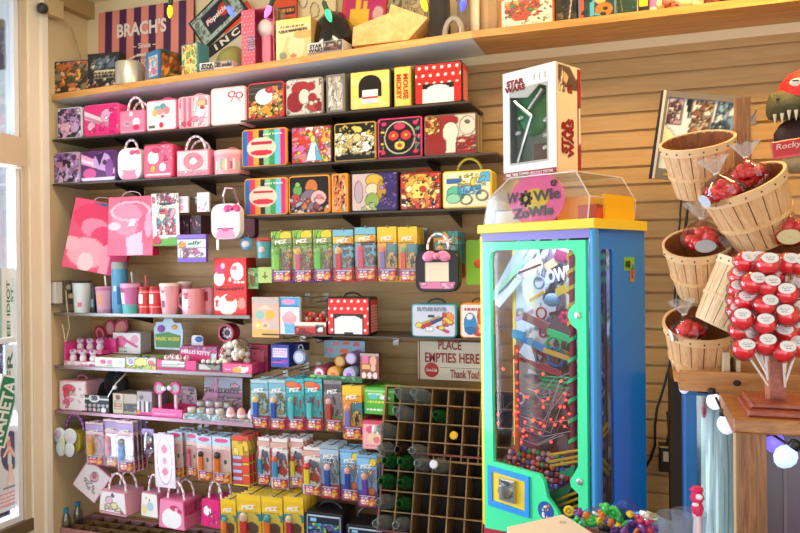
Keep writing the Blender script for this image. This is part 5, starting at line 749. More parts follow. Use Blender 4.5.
# ------------------------------------------------------------------ bottom row: tins with handles, yellow cards, lunch boxes, cases
t = T('butterfly_tin', 'butterfly fronted tin with a violet bead handle at the far left', 'tin', tuple(P(65, 443, -.27))); t.scale = (1.4, 1.4, 1.4)
b = B()
for sx, sz, r, sc in ((-.024, .026, .03, (1, .25, 1)), (.024, .026, .03, (1, .25, 1)), (-.02, -.022, .026, (.9, .25, 1.1)), (.02, -.022, .026, (.9, .25, 1.1))): b.ball((sx, 0, sz), r, 14, sc)
b.build('wings', M('dce8f0', .35), t); B().ball((0, -.008, 0), .01, 10, (.7, .4, 3.6)).build('butterfly_body', M('d8e0a0', .4), t); B().ball((-.026, -.006, .03), .016, 10, (1, .2, 1)).build('wing_spot', M('c8b0e0', .4), t); B().ball((.026, -.006, .024), .013, 10, (1, .2, 1)).build('wing_spot', M('e8d8f0', .4), t)
B().prism(rrect(-.045, -.04, .055, .045, .03), .012, .09, .004).build('body', M('b8a83a', .4), t); B().tube(arc(.0, .04, .04, .055, PI, 0, 18, .05), .006, 6, [lin('9a4ac0'), lin('c88ae0')]).build('handle', art_mat(.4), t, colored=True)
hook(74, 424, -.2, 'metal hook carrying the butterfly tin')
t = T('tilted_card_tin', 'tilted square white tin with pink flower print hanging below the butterfly tin', 'tin', tuple(P(91.5, 481, -.22)), None, (0, .62, .1)); t.scale = (1.15, 1.15, 1.15); B().prism(rrect(-.07, -.075, .07, .075, .008), 0, .03, .002).build('body', M('e8a8b8', .4), t); art('front_panel', t, .13, .14, 'bg f2e4e6; e .5 .66 .16 .16 e8b0b8; e .48 .7 .08 .08 d85a78; n 60 8 .04 .08 c8d0b8,e8c0c8 .2 .2 .8 .5', (0, -.001, -.07), 30, 0, art_mat(.35)); hook(100, 468, -.2, 'metal hook carrying the tilted square tin')
def purse(r, label, spec, col, Y, zb=None, rotz=0, side=None, hh=.085, depth=.13):
    cx, z0, w, h = rect(*r, Y); t = T('purse_tin', label, 'tin', (cx, Y, z0), None, (0, 0, rotz)); o = [(-w*.5, .006), (-w*.47, 0), (w*.47, 0), (w*.5, .006), (w*.43, h), (-w*.43, h)]
    B().prism(o, 0, depth, .003).build('body', M(col, .4), t); me = art_mesh(w*.96, h-.008, spec, 40, .006, art_mat(.3), 'front_panel')
    for v in me.vertices: v.co.x *= 1-.13*v.co.z/h
    mo('front_panel', me, t, (0, -.001, .004)); B().tube(arc(0, h-.003, w*.3, hh, PI, 0, 20, depth*.25), .0055, 6, CANDY).build('handle', art_mat(.4), t, colored=True); B().tube(arc(0, h-.003, w*.3, hh*.9, PI, 0, 20, depth*.8), .0055, 6, CANDY).build('handle', art_mat(.4), t, colored=True)
    if side: art('side_panel', t, depth*.9, h*.85, side, (w*.468, depth*.5, .008), 16, 0, art_mat(.35), PI/2)
    hook((r[0]+r[2])/2, r[1]-14, Y+.03, 'hook above the '+label); return t
purse((97.5, 490, 128, 517), 'white fronted pink purse tin with white handle, left of the bottom row', 'bg f6ecec; e .35 .6 .14 .18 e8c0d0; e .5 .85 .06 .08 6a5a50; n 61 8 .05 .1 d8c890,e8e0a8,f0b8c8 .2 .15 .8 .5; e .85 .12 .06 .06 d84a70; r 0 0 1 .06 e8a0b0', 'dfa0b4', -.29, None, -.1)
purse((140, 492, 159, 518.5), 'cream fronted purse tin with blue patch, second of the bottom row', 'bg f4f0e4; e .55 .45 .22 .2 b8d0e0; e .2 .3 .18 .2 f0e0a0; e .5 .72 .05 .06 5a5a50; e .3 .8 .04 .04 888', 'd08aa0', -.26, None, -.1)
purse((157.5, 499, 186, 531), 'pink purse tin with large white print and red bow, bottom row', 'bg f090b4; e .5 .36 .4 .38 f8f4f2; e .62 .76 .2 .1 d83a68; e .84 .66 .1 .08 d83a68; e .7 .72 .07 .06 f0c0d0; r 0 0 1 .03 d86a90', 'e0709a', -.3, None, -.08, 'bg c84a78; n 62 12 .06 .12 8a3048,6a5a38,e87a98')
purse((200, 499, 222, 529), 'magenta purse tin with a white oval print beside the yellow cards', 'bg e02878; e .3 .6 .22 .2 f6f0f0; e .42 .78 .12 .08 d84a78; n 63 9 .03 .07 f4b8d0,e87aa8,b8205a .4 .1 1 .6', 'd02a70', -.28, None, -.1)
g = 'yellow carded dispensers at the bottom'
SPB = 'bg f0c428; r 0 .78 1 .9 e8b820; r 0 .55 1 .68 3a9098; e .6 .55 .3 .14 e8d04a; e .6 .42 .3 .1 5a3a24; l .45 .3 .8 .34 .02 2a1a14; r 0 0 1 .2 c8502a'
YD = -.32
card((221.5, 498, 236.5, 549), YD, 'yellow carded dispenser with ochre stem', 'first bottom hook', g, SPB, 'e87a2a', '5aa8a0', n=4)
card((238, 493, 261.5, 553), YD, 'yellow carded dispenser with red stem', 'second bottom hook', g, SPB, 'd83a3a', 'e8c8a0', n=5)
card((262.5, 495.5, 283, 553), YD, 'yellow carded dispenser with orange stem', 'third bottom hook', g, SPB, 'f0782a', '4a9aa0', n=5)
card((284.5, 495.5, 304, 553), YD, 'yellow carded dispenser with crimson stem', 'fourth bottom hook', g, SPB, 'c82a48', 'e8d0a0', n=5)
DZ = P(335, 548, -.33).z
for r, lb, Y in (((304.5, 511, 343, 548), 'black and blue lunch box with white edge lines at the bottom', -.33), ((346, 524, 384, 552), 'second black and blue lunch box beside the bottle case, lower right', -.35)):
    t = tin(r, lb, 'bg 1c2434; r .03 .9 .97 .96 c8d8e8; r .03 .04 .06 .96 a8c0d0; r .94 .04 .97 .96 a8c0d0; n 64 22 .06 .13 3aa0c8,6a4aa8,8ac04a,2a5aa8,4ac8d0,7a3a8a .08 .05 .92 .7; r .12 .74 .3 .86 8ac8e8', '16181e', zb=DZ, Y=Y, depth=.15, corner=.012, side='bg 14161a')
    p = t.location; q = B().tube(arc(0, .13, .06, .045, PI, 0, 12, .075), .006, 8); q.build('handle', M('2a2c34', .4), t)
# bottle cases
case_w = wood('7a5a34', 'a07c4c', (5, 5, 1), .6)
def bottle_case(label, w, h, d, cols, rows, loc, rot, rim, name='bottle_case'):
    t = T(name, label, 'bottle case', loc, None, rot); b = B(); th = .008
    b.box(0, 0, 0, w, d, th); b.box(0, 0, h-th, w, d, h); b.box(0, 0, th, th, d, h-th); b.box(w-th, 0, th, w, d, h-th); b.build('case_sides', M(rim, .55), t); B().box(th, d-.005, th, w-th, d, h-th).build('case_back', M('2a2018', .7), t)
    b = B()
    for i in range(1, cols): x = w*i/cols; b.box(x-.003, .006, th, x+.003, d-.006, h-th)
    b.build('upright_dividers', case_w, t); b = B()
    for j in range(1, rows): z = h*j/rows; b.box(th, .003, z-.0025, w-th, d-.006, z+.0025)
    b.build('cross_dividers', case_w, t); return t
BM = B().lathe([(.001, .2), (.030, .2), (.032, .19), (.032, .09), (.028, .06), (.014, .03), (.0125, .012), (.015, .01), (.015, 0), (.011, -.002), (.010, .03)], 18)
glassm = {'grey': hazy('d4dad8', .2), 'green': hazy('3f9a4c', .26), 'dark': hazy('5a4438', .3)}
bmesh_ = {k: B().lathe([(.001, .2), (.030, .2), (.032, .19), (.032, .09), (.028, .06), (.014, .03), (.0125, .012), (.015, .01), (.015, 0), (.011, -.002), (.010, .03)], 18).mesh('bottle_'+k, v) for k, v in glassm.items()}
def bottle(case, w, h, cols, rows, c, r, kind, label, out=-.1, cap=None, lab=False):
    out = min(out, .05)-.045
    loc = Matrix.LocRotScale(case.location, case.rotation_euler, None)@Vector((w*(c+.5)/cols, out, h*(rows-1-r+.5)/rows-.004))
    t = T('glass_bottle', label, 'bottle', loc, 'empty bottles in the wooden cases'); t.rotation_euler = case.rotation_euler; o = mo('glass', bmesh_[kind], t, None, (-PI/2, 0, 0))
    if cap: B().lathe([(.0165, .006), (.0175, -.004), (.014, -.008), (.001, -.008)], 14, mat=Matrix.Rotation(-PI/2, 4, 'X')).build('cap', M(cap, .4), t)
    if lab: B().ball((-.02, -.0, -.005), .016, 8, (.8, .8, 1.2)).build('paper_label', M('e4e4e0', .5), t)
    return t
ct = math.radians(17); cw, ch, cdp = .565, .305, .12
a = P(379, 457, -.36); c1 = bottle_case('upper wooden bottle case tilted back below the cream sign', cw, ch, cdp, 8, 4, (a.x, a.y, a.z), (-ct, 0, 0), '8a6a3a')
a2 = P(376, 531, -.45); c2 = bottle_case('lower wooden bottle case with reddish rim tilted back', cw+.02, .325, cdp, 8, 4, (a2.x, a2.y, a2.z), (-ct, 0, 0), '7a3f36')
for c, r, k, l, kw in ((1, 0, 'grey', 'clear bottle, left one in the top row of the upper case', {}), (2, 0, 'grey', 'clear bottle, right one in the top row of the upper case', {}), (1, 1, 'grey', 'clear bottle poking out of the second row of the upper case', {'out': -.1}), (3, 1, 'green', 'green glass bottle in the second row of the upper case', {'out': .0}), (0, 2, 'grey', 'clear bottle with white paper label, third row of the upper case', {'out': -.08, 'lab': True}), (4, 2, 'dark', 'dark bottle with a yellow cap, third row of the upper case', {'out': .05, 'cap': 'e8b820'}), (1, 3, 'dark', 'dark bottle at the left of the bottom row of the upper case', {'out': -.03}), (2, 3, 'grey', 'clear bottle at the right of the bottom row of the upper case', {'out': -.06}), (0, 3, 'grey', 'clear bottle at the left end of the bottom row of the upper case', {'out': -.05})):
    bottle(c1, cw, ch, 8, 4, c, r, k, l, **kw)
for c, r, k, l, kw in ((0, 0, 'green', 'green bottle at the left of the top row of the lower case', {'out': -.03}), (1, 0, 'green', 'green bottle, second in the top row of the lower case', {'out': -.04}), (2, 0, 'grey', 'clear bottle, third in the top row of the lower case', {'out': -.05}), (3, 0, 'grey', 'clear bottle with a white cap in the lower case', {'out': -.06, 'cap': 'dcdce4'}), (0, 1, 'green', 'green bottle at the left of the second row of the lower case', {'out': -.05}), (1, 1, 'green', 'green bottle, second in the second row of the lower case', {'out': -.02}), (0, 2, 'grey', 'clear bottle at the left of the third row of the lower case', {'out': -.06}), (1, 2, 'green', 'green bottle in the third row of the lower case', {'out': -.01}), (0, 3, 'grey', 'clear bottle at the left of the bottom row of the lower case', {'out': -.07}), (1, 3, 'grey', 'clear bottle, second in the bottom row of the lower case', {'out': -.04})):
    bottle(c2, cw+.02, .325, 8, 4, c, r, k, l, **kw)
# flat case on the bottom ledge
a = P(57, 527, -.235); zt = a.z
t = T('bottom_ledge', 'low dark ledge along the foot of the slatted wall', 'ledge', (XL+.002, 0, 0)); B().box(0, -.3, 0, 2.3, -.002, zt-.092).build('ledge', M('5a4630', .6), t)
fc = bottle_case('wooden bottle case lying flat on the bottom ledge with open cells', .98, .225, .09, 11, 3, (XL+.004, -.33, zt), (0, 0, 0), 'c08a8a'); fc.rotation_euler = (-PI/2, 0, 0); fc.location = (XL+.004, -.238, zt)
for k, (x, y) in enumerate(((66, 512), (77.5, 506))):
    q = P(x, y, -.2+.08*k); p = T('water_bottle', ['front', 'rear'][k]+' small clear bottle with blue cap standing in the flat case', 'bottle', (q.x, q.y, q.z-.1)); B().lathe([(.025, 0), (.026, .06), (.024, .07), (.011, .092), (.011, .1)], 16).build('glass', clear('cfdfe4', .2, .05), p); B().lathe([(.014, .098), (.014, .12), (.001, .121)], 14).build('cap', M('2f9fc8', .35), p)
# ------------------------------------------------------------------ the tall gumball machine
MA = math.radians(-28); FO = P(594, 266, -.8); FO.z = 0
DX = Vector((math.cos(MA), math.sin(MA), 0)); DY = Vector((-math.sin(MA), math.cos(MA), 0))
def mf(x, y, dep=0):                  # pixel -> (u, z) on the machine's front plane (or a plane dep behind it)
    o = FO+DY*dep; d = ray(x, y); t = (o-CAM).dot(DY)/d.dot(DY); q = CAM+d*t; return (q-FO).dot(DX), q.z
def ms(x, y):
    d = ray(x, y); t = (FO-CAM).dot(DX)/d.dot(DX); q = CAM+d*t; return (q-FO).dot(DY), q.z
GM = T('gumball_machine', 'tall blue and green gumball machine with a clear domed top and winding tracks', 'gumball machine', FO, None, (0, 0, MA))
def holed(outer, holes, y0, y1):
    bm = bmesh.new(); ed = []
    for lp in [outer]+holes:
        vs = [bm.verts.new((p[0], y0, p[1])) for p in lp]; ed += [bm.edges.new((vs[i], vs[(i+1) % len(vs)])) for i in range(len(vs))]
    bmesh.ops.triangle_fill(bm, use_beauty=True, edges=ed); r = bmesh.ops.extrude_face_region(bm, geom=bm.faces[:]); bmesh.ops.translate(bm, verts=[e for e in r['geom'] if isinstance(e, bmesh.types.BMVert)], vec=(0, y1-y0, 0)); bmesh.ops.recalc_face_normals(bm, faces=bm.faces[:]); return bm
def bm_obj(name, bm, mat, parent): 
    me = bpy.data.meshes.new(name); bm.to_mesh(me); bm.free(); me.materials.append(mat); return mo(name, me, parent)
W0 = mf(480.5, 300)[0]; SD = ms(645, 300)[0]; ZT = mf(540, 231)[1]; ZP = mf(540, 240)[1]; ZTOP = mf(540, 225)[1]; ZB = mf(486, 525)[1]; DR = mf(588, 300)[0]; DL = mf(485, 300)[0]
blue = M('1088f4', .3, coat=.3); green = M('46f0a6', .3, coat=.3); yel = M('f8d838', .35); pur = M('8a80d0', .35)
mm = lambda n, b, m, lab=None: (b.build(n, m, GM))
IB = .19; lb_ = B(); lb_.box(W0, 0, ZB, W0+.016, .03, ZT); lb_.box(W0, IB, ZB, W0+.016, SD, ZT); lb_.box(W0, .03, ZT-.03, W0+.016, IB, ZT); lb_.box(W0, .03, ZB, W0+.016, IB, ZB+.12); mm('left_frame', lb_, yel); mm('left_glass', B().add([(W0+.008, .02, ZB+.1), (W0+.008, IB, ZB+.1), (W0+.008, IB, ZT-.02), (W0+.008, .02, ZT-.02)], [(0, 1, 2, 3)]), clear('f0f2ee', .08))
IB = .19; mm('back_panel', B().box(W0+.016, IB, ZB, -.013, IB+.008, ZT), M('4a2f34', .6)); mm('rear_panel', B().box(W0+.016, SD-.006, ZB, -.013, SD, ZT), M('3a3036', .6)); mm('cabinet_floor', B().box(W0+.016, .02, ZB, -.001, SD, ZB+.02), M('2a2024', .5)); mm('cabinet_top', B().box(W0, .0, ZT-.012, 0, SD, ZT), blue)
mm('stile', B().cbox(DR+.004, -.004, ZB, .004, .03, ZT, .006), M('46a8ec', .3, coat=.4))
hv0, hv1 = ms(601, 300)[0], ms(613, 300)[0]; hz1, hz0 = ms(606, 249)[1], ms(606, 508)[1]
bm = holed([(.03, ZB), (SD, ZB), (SD, ZT), (.03, ZT)], [rrect(hv0, hz0, hv1, hz1, .015)], 0, .012); o = bm_obj('right_panel', bm, blue, GM); o.matrix_local = Matrix.Translation((0, 0, 0))@Matrix.Rotation(PI/2, 4, 'Z')
# local x of the panel runs along machine depth; its thickness goes to -x
mm('side_glass', B().add([(-.004, hv0, hz0), (-.004, hv1, hz0), (-.004, hv1, hz1), (-.004, hv0, hz1)], [(0, 1, 2, 3)]), clear('e8f0f4', .06))
sw = hv1-hv0; sh = hz1-hz0
o = art('side_mural', GM, sw+.02, sh+.02, 'bg 221c26; r .3 .95 1 1 5a2420; h .86 .97 2ac86a,1a3a2a,2ac86a,1a3a2a,40d878; e .5 .72 .36 .02 30c868; e .5 .695 .2 .04 38d070; e .45 .66 .2 .015 38d070; e .4 .6 .2 .018 d8d8d8; e .5 .555 .4 .035 a83068; o .5 .47 .35 .05 .1 d8d0d8; o .52 .465 .15 .02 .2 d8d0d8; o .5 .33 .3 .03 .12 d0d0d8; r .82 .05 .88 .95 7a747c; n 9 40 .03 .09 8a8a94 .6 .02 .8 .95; n 14 8 .1 .3 6a2040,a83a6a .0 .1 .5 .2', (-.03, (hv0+hv1)/2, hz0-.01), 14, 0, art_mat(.4), PI/2)
# door
fz = lambda x, y: mf(x, y)
out = [fz(484.5, 526), fz(597, 548), fz(588, 240), fz(484.5, 242.5)]; out[1] = (DR, out[1][1]); out[2] = (DR, out[2][1]); out[0] = (DL, out[0][1]); out[3] = (DL, out[3][1])
inner = [fz(x, y) for x, y in ((495.5, 461), (542, 474), (546, 481), (549.5, 497), (554, 503), (559, 510), (562, 517), (580, 521), (580.5, 493), (573, 486), (572, 480), (576, 473), (580, 466), (579.5, 330), (573, 324), (569.5, 316), (571, 309), (577, 303), (577.5, 257), (575, 251), (568, 248.5), (498, 250.5), (493, 253), (491.5, 259))]
bm = holed(out, [inner], -.012, .004); bm_obj('door', bm, green, GM)
dz0, dz1 = fz(540, 522)[1], fz(540, 247)[1]; mm('door_glass', B().add([(fz(490, 300)[0], .002, dz0), (fz(582, 300)[0], .002, dz0), (fz(582, 300)[0], .002, dz1), (fz(490, 300)[0], .002, dz1)], [(0, 1, 2, 3)]), clear('f0f4fa', .045))
for x, y in ((580, 315), (582, 481)):
    u, z = fz(x, y); m2 = Matrix.Translation((u, -.012, z))@Matrix.Rotation(PI/2, 4, 'X'); k = B().lathe([(.011, 0), (.011, .004), (.007, .005), (.001, .005)], 16, mat=m2).build('lock', M('c0c4c0', .25, .8), GM)
# coin panel
q = [fz(491, 464.5), fz(532, 476), fz(532.5, 517), fz(491.5, 504)]; bm = holed([q[3], q[2], q[1], q[0]], [[fz(495.5, 499), fz(528, 510), fz(528, 480.5), fz(495, 470)]], -.02, -.012); bm_obj('coin_frame', bm, M('2f9cf0', .35), GM)
b = B(); b.prism([fz(495, 500), fz(528.5, 511), fz(528.5, 480), fz(494.5, 469)], -.0145, -.013); b.build('coin_plate', yel, GM)
u, z = fz(511, 489); cp = B().cbox(u-.036, -.03, z-.04, u+.036, -.0145, z+.04, .004).build('coin_mechanism', M('c8ccd0', .2, .9), GM); m2 = Matrix.Translation((u, -.03, z))@Matrix.Rotation(PI/2, 4, 'X'); B().lathe([(.028, 0), (.027, .012), (.001, .013)], 22, mat=m2).build('dial', M('b8bcc0', .25, .9), cp); B().cbox(u-.006, -.062, z-.025, u+.006, -.042, z+.025, .003).build('turn_handle', M('d8dce0', .2, .9), cp); B().box(u-.02, -.032, z+.026, u+.02, -.03, z+.034).build('coin_slot', M('3a3a40', .3), cp)
u, z = fz(548, 510); m2 = Matrix.Translation((u, -.012, z))@Matrix.Rotation(PI/2, 4, 'X'); st = B().lathe([(.032, 0), (.032, .002), (.001, .0021)], 26, mat=m2).build('round_sticker', M('2a58a8', .3), GM); b = B(); rr = random.Random(3)
for i in range(14): b.ball((u+rr.uniform(-.02, .02), -.0145, z+rr.uniform(-.022, .02)), rr.uniform(.003, .006), 7, (1, .3, 1), None, lin(rr.choice(['e8d040', 'd84a3a', '4ab86a', 'f0f0f0'])))
b.build('sticker_print', art_mat(.4), st, colored=True)
# trim bands, red foot, stand
mm('purple_band', B().box(W0+.014, -.004, ZP+.002, DR+.012, .012, ZT-.001), pur)
mm('top_band', B().cbox(W0-.004, -.012, ZT, .01, SD+.004, ZTOP+.012, .003), yel)
mm('foot', B().box(W0+.01, -.004, ZB-.07, .0, SD, ZB), M('b8243a', .4)); mm('stand', B().box(W0+.06, .04, 0, -.05, SD-.04, ZB-.07), M('3a3236', .5))
# dome
z0 = ZTOP+.012; pts = [fz(483, 228), fz(487, 200), fz(509, 178), fz(575, 171), fz(589, 196), fz(587, 223)]; pts = [(min(max(p[0], W0+.008), -.006), max(p[1], z0)) for p in pts]
SI = SD-.03; b = B(); n = len(pts); zc = pts[2][1]
vs = [(p[0], .005, p[1]) for p in pts]+[(p[0], SI, p[1]) for p in pts]; b.add(vs, [tuple(range(n-1, -1, -1)), tuple(range(n, 2*n))]+[(i, i+1, i+1+n, i+n) for i in range(n-1)]); mm('dome', b, clear('f8faf8', .09, .1))
b = B()
for r in (0, n): b.tube([vs[r+i] for i in range(n)], .0022, 6)
for i in (1, 2, 3, 4): b.tube([vs[i], vs[i+n]], .002, 6)
mm('dome_edges', b, M('d8dad8', .25))
u, z = fz(535, 200); R_ = abs(fz(562, 200)[0]-fz(507.5, 200)[0])/2
KZ = (fz(535, 173)[1]-fz(535, 226)[1])/2/R_; z = fz(535, 199.5)[1]
sd = B().lathe([(R_, .0), (R_, .004), (.001, .0041)], 40, mat=Matrix.Translation((u, .012, z))@Matrix.Diagonal((1, 1, KZ, 1))@Matrix.Rotation(PI/2, 4, 'X')).build('sign_disc', M('ff6cb0', .35), GM); sd['label'] = 'pink round sign in the dome'
b = B(); b.ball((u-.005, .0065, z+.002), R_*.5, 26, (1.0, .02, .8*KZ)); b.build('sign_sun', M('f4d020', .35), sd); bk = M('241a24', .4)
text(sd, 'W', (u-.098, .003, z+.012), .05, .038, bk, (PI/2, 0, 0), .03, .15); text(sd, 'WIe', (u+.045, .003, z+.014), .11, .038, bk, (PI/2, -.05, 0), .02)
b = B(); m3 = Matrix.Translation((u-.044, .004, z+.006)); b.tube([m3@Vector((.016*math.cos(a), 0, .016*math.sin(a))) for a in np.linspace(0, 2*PI, 17)[:-1]], .006, 6, None, True)
for i in range(8): a = i*PI/4; b.ball(m3@Vector((.024*math.cos(a), 0, .024*math.sin(a))), .006, 6, (1, .6, 1))
b.build('gear_letter', bk, sd); b = B(); b.tube([(u+.075+.012*math.cos(a)*(1-a/14), .003, z+.05+.012*math.sin(a)*(1-a/14)) for a in np.linspace(0, 9, 22)], .0025, 6); b.build('curl', bk, sd)
text(sd, 'ZoWIe', (u-.015, .003, z-.042), .17, .036, M('3a4a40', .4), (PI/2, -.04, 0), .03)
mm('hopper', B().box(-.2, .09, z0, -.01, SI-.02, z0+.085), M('f0b818', .4)); mm('hopper_chute', B().box(-.09, .05, z0, -.02, .09, z0+.05), M('c84a3a', .4)); mm('hopper_lid', B().box(W0+.03, .06, z0, -.22, SI-.03, z0+.05), M('e8e4d8', .4))
# inside: ribbons, tracks, lights
b = B(); dp = .07; up_, zp0 = mf(574, 455, dp); zp1 = mf(574, 250, dp)[1]; b.lathe([(.012, zp0), (.012, zp1)], 14, (up_, dp, 0)); mm('column', b, M('9a2434', .4))
def helix(za, zb, turns, c):
    pts = [(up_+.019*math.cos(a), dp+.019*math.sin(a), za+(zb-za)*a/(turns*2*PI)) for a in np.linspace(0, turns*2*PI, turns*14)]; b = B()
    vs = []; 
    for p in pts: vs += [(p[0], p[1], p[2]-.007), (p[0], p[1], p[2]+.007)]
    b.add(vs, [(2*i, 2*i+2, 2*i+3, 2*i+1) for i in range(len(pts)-1)]); return mm('spiral_track', b, M(c, .35))
zm = mf(574, 335, dp)[1]; helix(zm, zp1, 5, 'e8b83a'); helix(zp0, zm, 6, '30d880')
def strip(p, q, wd, c, dep, name='track', dep2=None, th=.006):
    a = mf(*p, dep); d2 = dep if dep2 is None else dep2; e = mf(*q, d2); A = Vector((a[0], dep, a[1])); E = Vector((e[0], d2, e[1])); n = Vector((-(E-A).z, 0, (E-A).x)).normalized()*wd/2; k = Vector((0, th, 0)); b = B()
    v = [A-n, E-n, E+n, A+n]; b.add(v+[x+k for x in v], [(0, 1, 2, 3), (7, 6, 5, 4), (0, 4, 5, 1), (1, 5, 6, 2), (2, 6, 7, 3), (3, 7, 4, 0)]); return mm(name, b, M(c, .35))
DC = .15; BG = .185
u0, zz0 = mf(494, 470, BG); u1, zz1 = mf(580, 255, BG)
bw = .9*(-W0-.03); o = art('back_mural', GM, -W0-.03, ZT-ZB-.03, 'bg 8a7480; p 0 1 .55 1 .4 .72 0 .62 d8e4f4; p .45 .98 .7 .9 .62 .62 .5 .72 e8e4d8; n 70 14 .06 .14 8a8aa8,b8c0d8,5a4a5a,d0c8c8 0 .55 1 1; r .55 .86 .85 .98 5a2a4a; r .58 .74 .95 .88 6a6a88; n 71 18 .05 .12 a83a4a,4a2a3a,8a5a5a,d89080 0 .4 1 .62; r 0 .3 .38 .6 8a6a5a; n 72 22 .05 .12 5a2030,3a2430,802838,4a3a48 0 .05 1 .42; r 0 0 1 .1 2a1a20', ((W0)/2+.004, IB-.002, ZB+.02), 70, 0, art_mat(.4))
text(GM, 'OWIE', (mf(563, 272, BG)[0], BG-.02, mf(563, 274, BG)[1]), .12, .05, M('c8d0e0', .4), (PI/2, -.2, 0), .04)
b = B(); c0 = mf(548, 285, DC)
prv = [];
for i in range(25):
    a = PI*.62+PI*.85*i/24; wdt = .028*math.sin(PI*i/24)+.004; prv.append((c0[0]+(.085+wdt)*math.cos(a), c0[1]+(.11+wdt)*math.sin(a), c0[0]+(.085-wdt)*math.cos(a), c0[1]+(.11-wdt)*math.sin(a)))
vs = []
for x, z, x2, z2 in prv: vs += [(x, DC, z), (x2, DC, z2)]
b.add(vs, [(2*i, 2*i+1, 2*i+3, 2*i+2) for i in range(24)]); mm('crescent_panel', b, M('dfe0d4', .4))
for k, (p, q, wd, c) in enumerate((((494, 300), (528, 238), .045, 'a8bcd4'), ((496, 292), (540, 244), .02, '8ac8a0'), ((497, 305), (533, 262), .03, 'd8e4f0'))): strip(p, q, wd, c, .175-.008*k, 'painted_reflection')  # pale strips paint in the bluish window reflection at the upper left
b = B(); cpt = mf(552, 300, .15); b.ball((cpt[0], .15, cpt[1]), .035, 14, (1, .3, .7)); mm('cloud', b, M('7a9ac0', .5))
strip((515, 320), (533, 311), .014, 'c8a0c8', .13); strip((523, 316), (549, 328), .03, '9a5a60', .12); strip((512, 334), (546, 350), .024, '3a90d0', .11); strip((513, 333), (524, 336), .03, '5ab0e8', .105)
strip((547, 331), (574, 341), .022, '2ac878', .1); strip((543, 350), (572, 360), .017, 'd8a838', .095); strip((513, 357), (562, 373), .015, '9a2438', .1); strip((535, 365), (562, 375), .018, 'b02c40', .11)
strip((550, 281), (575, 270), .02, '5a6080', .165); strip((545, 268), (566, 255), .03, 'a89a80', .172); strip((555, 254), (566, 258), .04, '6a2048', .16); strip((556, 293), (566, 288), .03, 'c8b040', .14)
b = B(); x, z = mf(565, 318, .12)
for i in range(6): a = i*PI/3; b.ball((x+.016*math.cos(a), .12, z+.016*math.sin(a)), .01, 8, (1, .3, 1))
mm('pink_flower', b, M('d83a6a', .4))
for x, y, r, c in ((554, 345, .03, '2ac070'), (556, 357, .034, '3a70b8'), (553, 350, .012, '8aa8c0')):
    cxx, cz = mf(x, y, .13); mm('wheel', B().tube([(cxx+r*math.cos(a), .13, cz+r*math.sin(a)) for a in np.linspace(0, 2*PI, 21)[:-1]], .006, 6, None, True), M(c, .35))
strip((523, 345), (540, 360), .07, 'c8ccd8', .178, 'white_panel'); strip((530, 338), (537, 362), .012, '33363e', .17, 'crossbar')
b = B()
for k in range(7): a0 = mf(537+k*1.5, 404-k*3, .12); e0 = mf(574, 398-k*4.5, .1); b.tube([(a0[0], .12, a0[1]), ((a0[0]+e0[0])/2, .11, (a0[1]+e0[1])/2-.012+.003*k), (e0[0], .1, e0[1])], .0018, 5)
mm('wire_basket', b, M('c8dce0', .25, .4)); b = B()
for k in range(3): a0, e0 = mf(540, 376+4*k, .12), mf(576, 378+6*k, .09); b.tube([(e0[0], .09, e0[1]), (a0[0]+.01, .12, a0[1]), (a0[0], .12, a0[1]-.008), (e0[0], .09, e0[1]-.02)], .003, 6)
mm('green_rails', b, M('40c890', .35))
cxx, cz = mf(543, 392, .13); mm('wire_loop', B().tube([(cxx+.032*math.cos(a), .13, cz+.03*math.sin(a)) for a in np.linspace(0, 2*PI, 21)[:-1]], .003, 6, None, True), M('c8d0d8', .3, .4))
b = B()
for p, q in (((549, 455), (580, 450)), ((549, 462), (580, 456)), ((550, 466), (580, 461))): a0, e0 = mf(*p, .06), mf(*q, .05); b.tube([(a0[0], .06, a0[1]), (e0[0], .05, e0[1])], .005, 6)
for p, q in (((557, 500), (580, 491)), ((558, 506), (580, 498)), ((559, 512), (580, 505))): a0, e0 = mf(*p, .06), mf(*q, .05); b.tube([(a0[0], .06, a0[1]), (e0[0], .05, e0[1])], .005, 6)
for y0, y1 in ((440, 425), (445, 432), (455, 468), (462, 476)):   # rails seen through the side window
    za, zb_ = ms(602, y0)[1], ms(613, y1)[1]; b.tube([(-.024, hv0, za), (-.024, hv1, zb_)], .006, 6)
mm('yellow_rails', b, M('e0b830', .35))
b = B(); v = [mf(x, y, .07) for x, y in ((546, 479), (575, 465), (572, 486), (560, 508), (550, 500))]; b.prism([(p[0], p[1]) for p in v][::-1][::-1], .07, .1); mm('green_chute', b, M('28b070', .4))
rq = random.Random(33)
for i in range(16):
    x = rq.uniform(515, 560); y = rq.uniform(256, 440); dx_ = rq.uniform(10, 26); strip((x, y), (min(574, x+dx_), y+rq.uniform(-9, 12)), rq.uniform(.006, .014), rq.choice(['8a3048', 'c8ccd8', '4a5a8a', '2a8a5a', 'd8a838', '6a2a3a', 'a8b8d0', '9a2438', '5a5060']), rq.uniform(.12, .17))
b = B()
for i in range(9):
    x0_, y0_ = rq.uniform(513, 530), rq.uniform(380, 440); x1_, y1_ = rq.uniform(555, 576), rq.uniform(375, 440); a0 = mf(x0_, y0_, .11); e0 = mf(x1_, y1_, .09); b.tube([(a0[0], .11, a0[1]), ((a0[0]+e0[0])/2, .1, min(a0[1], e0[1])-.01), (e0[0], .09, e0[1])], .0014, 5)
mm('wires', b, M('d0d4e0', .3, .3))
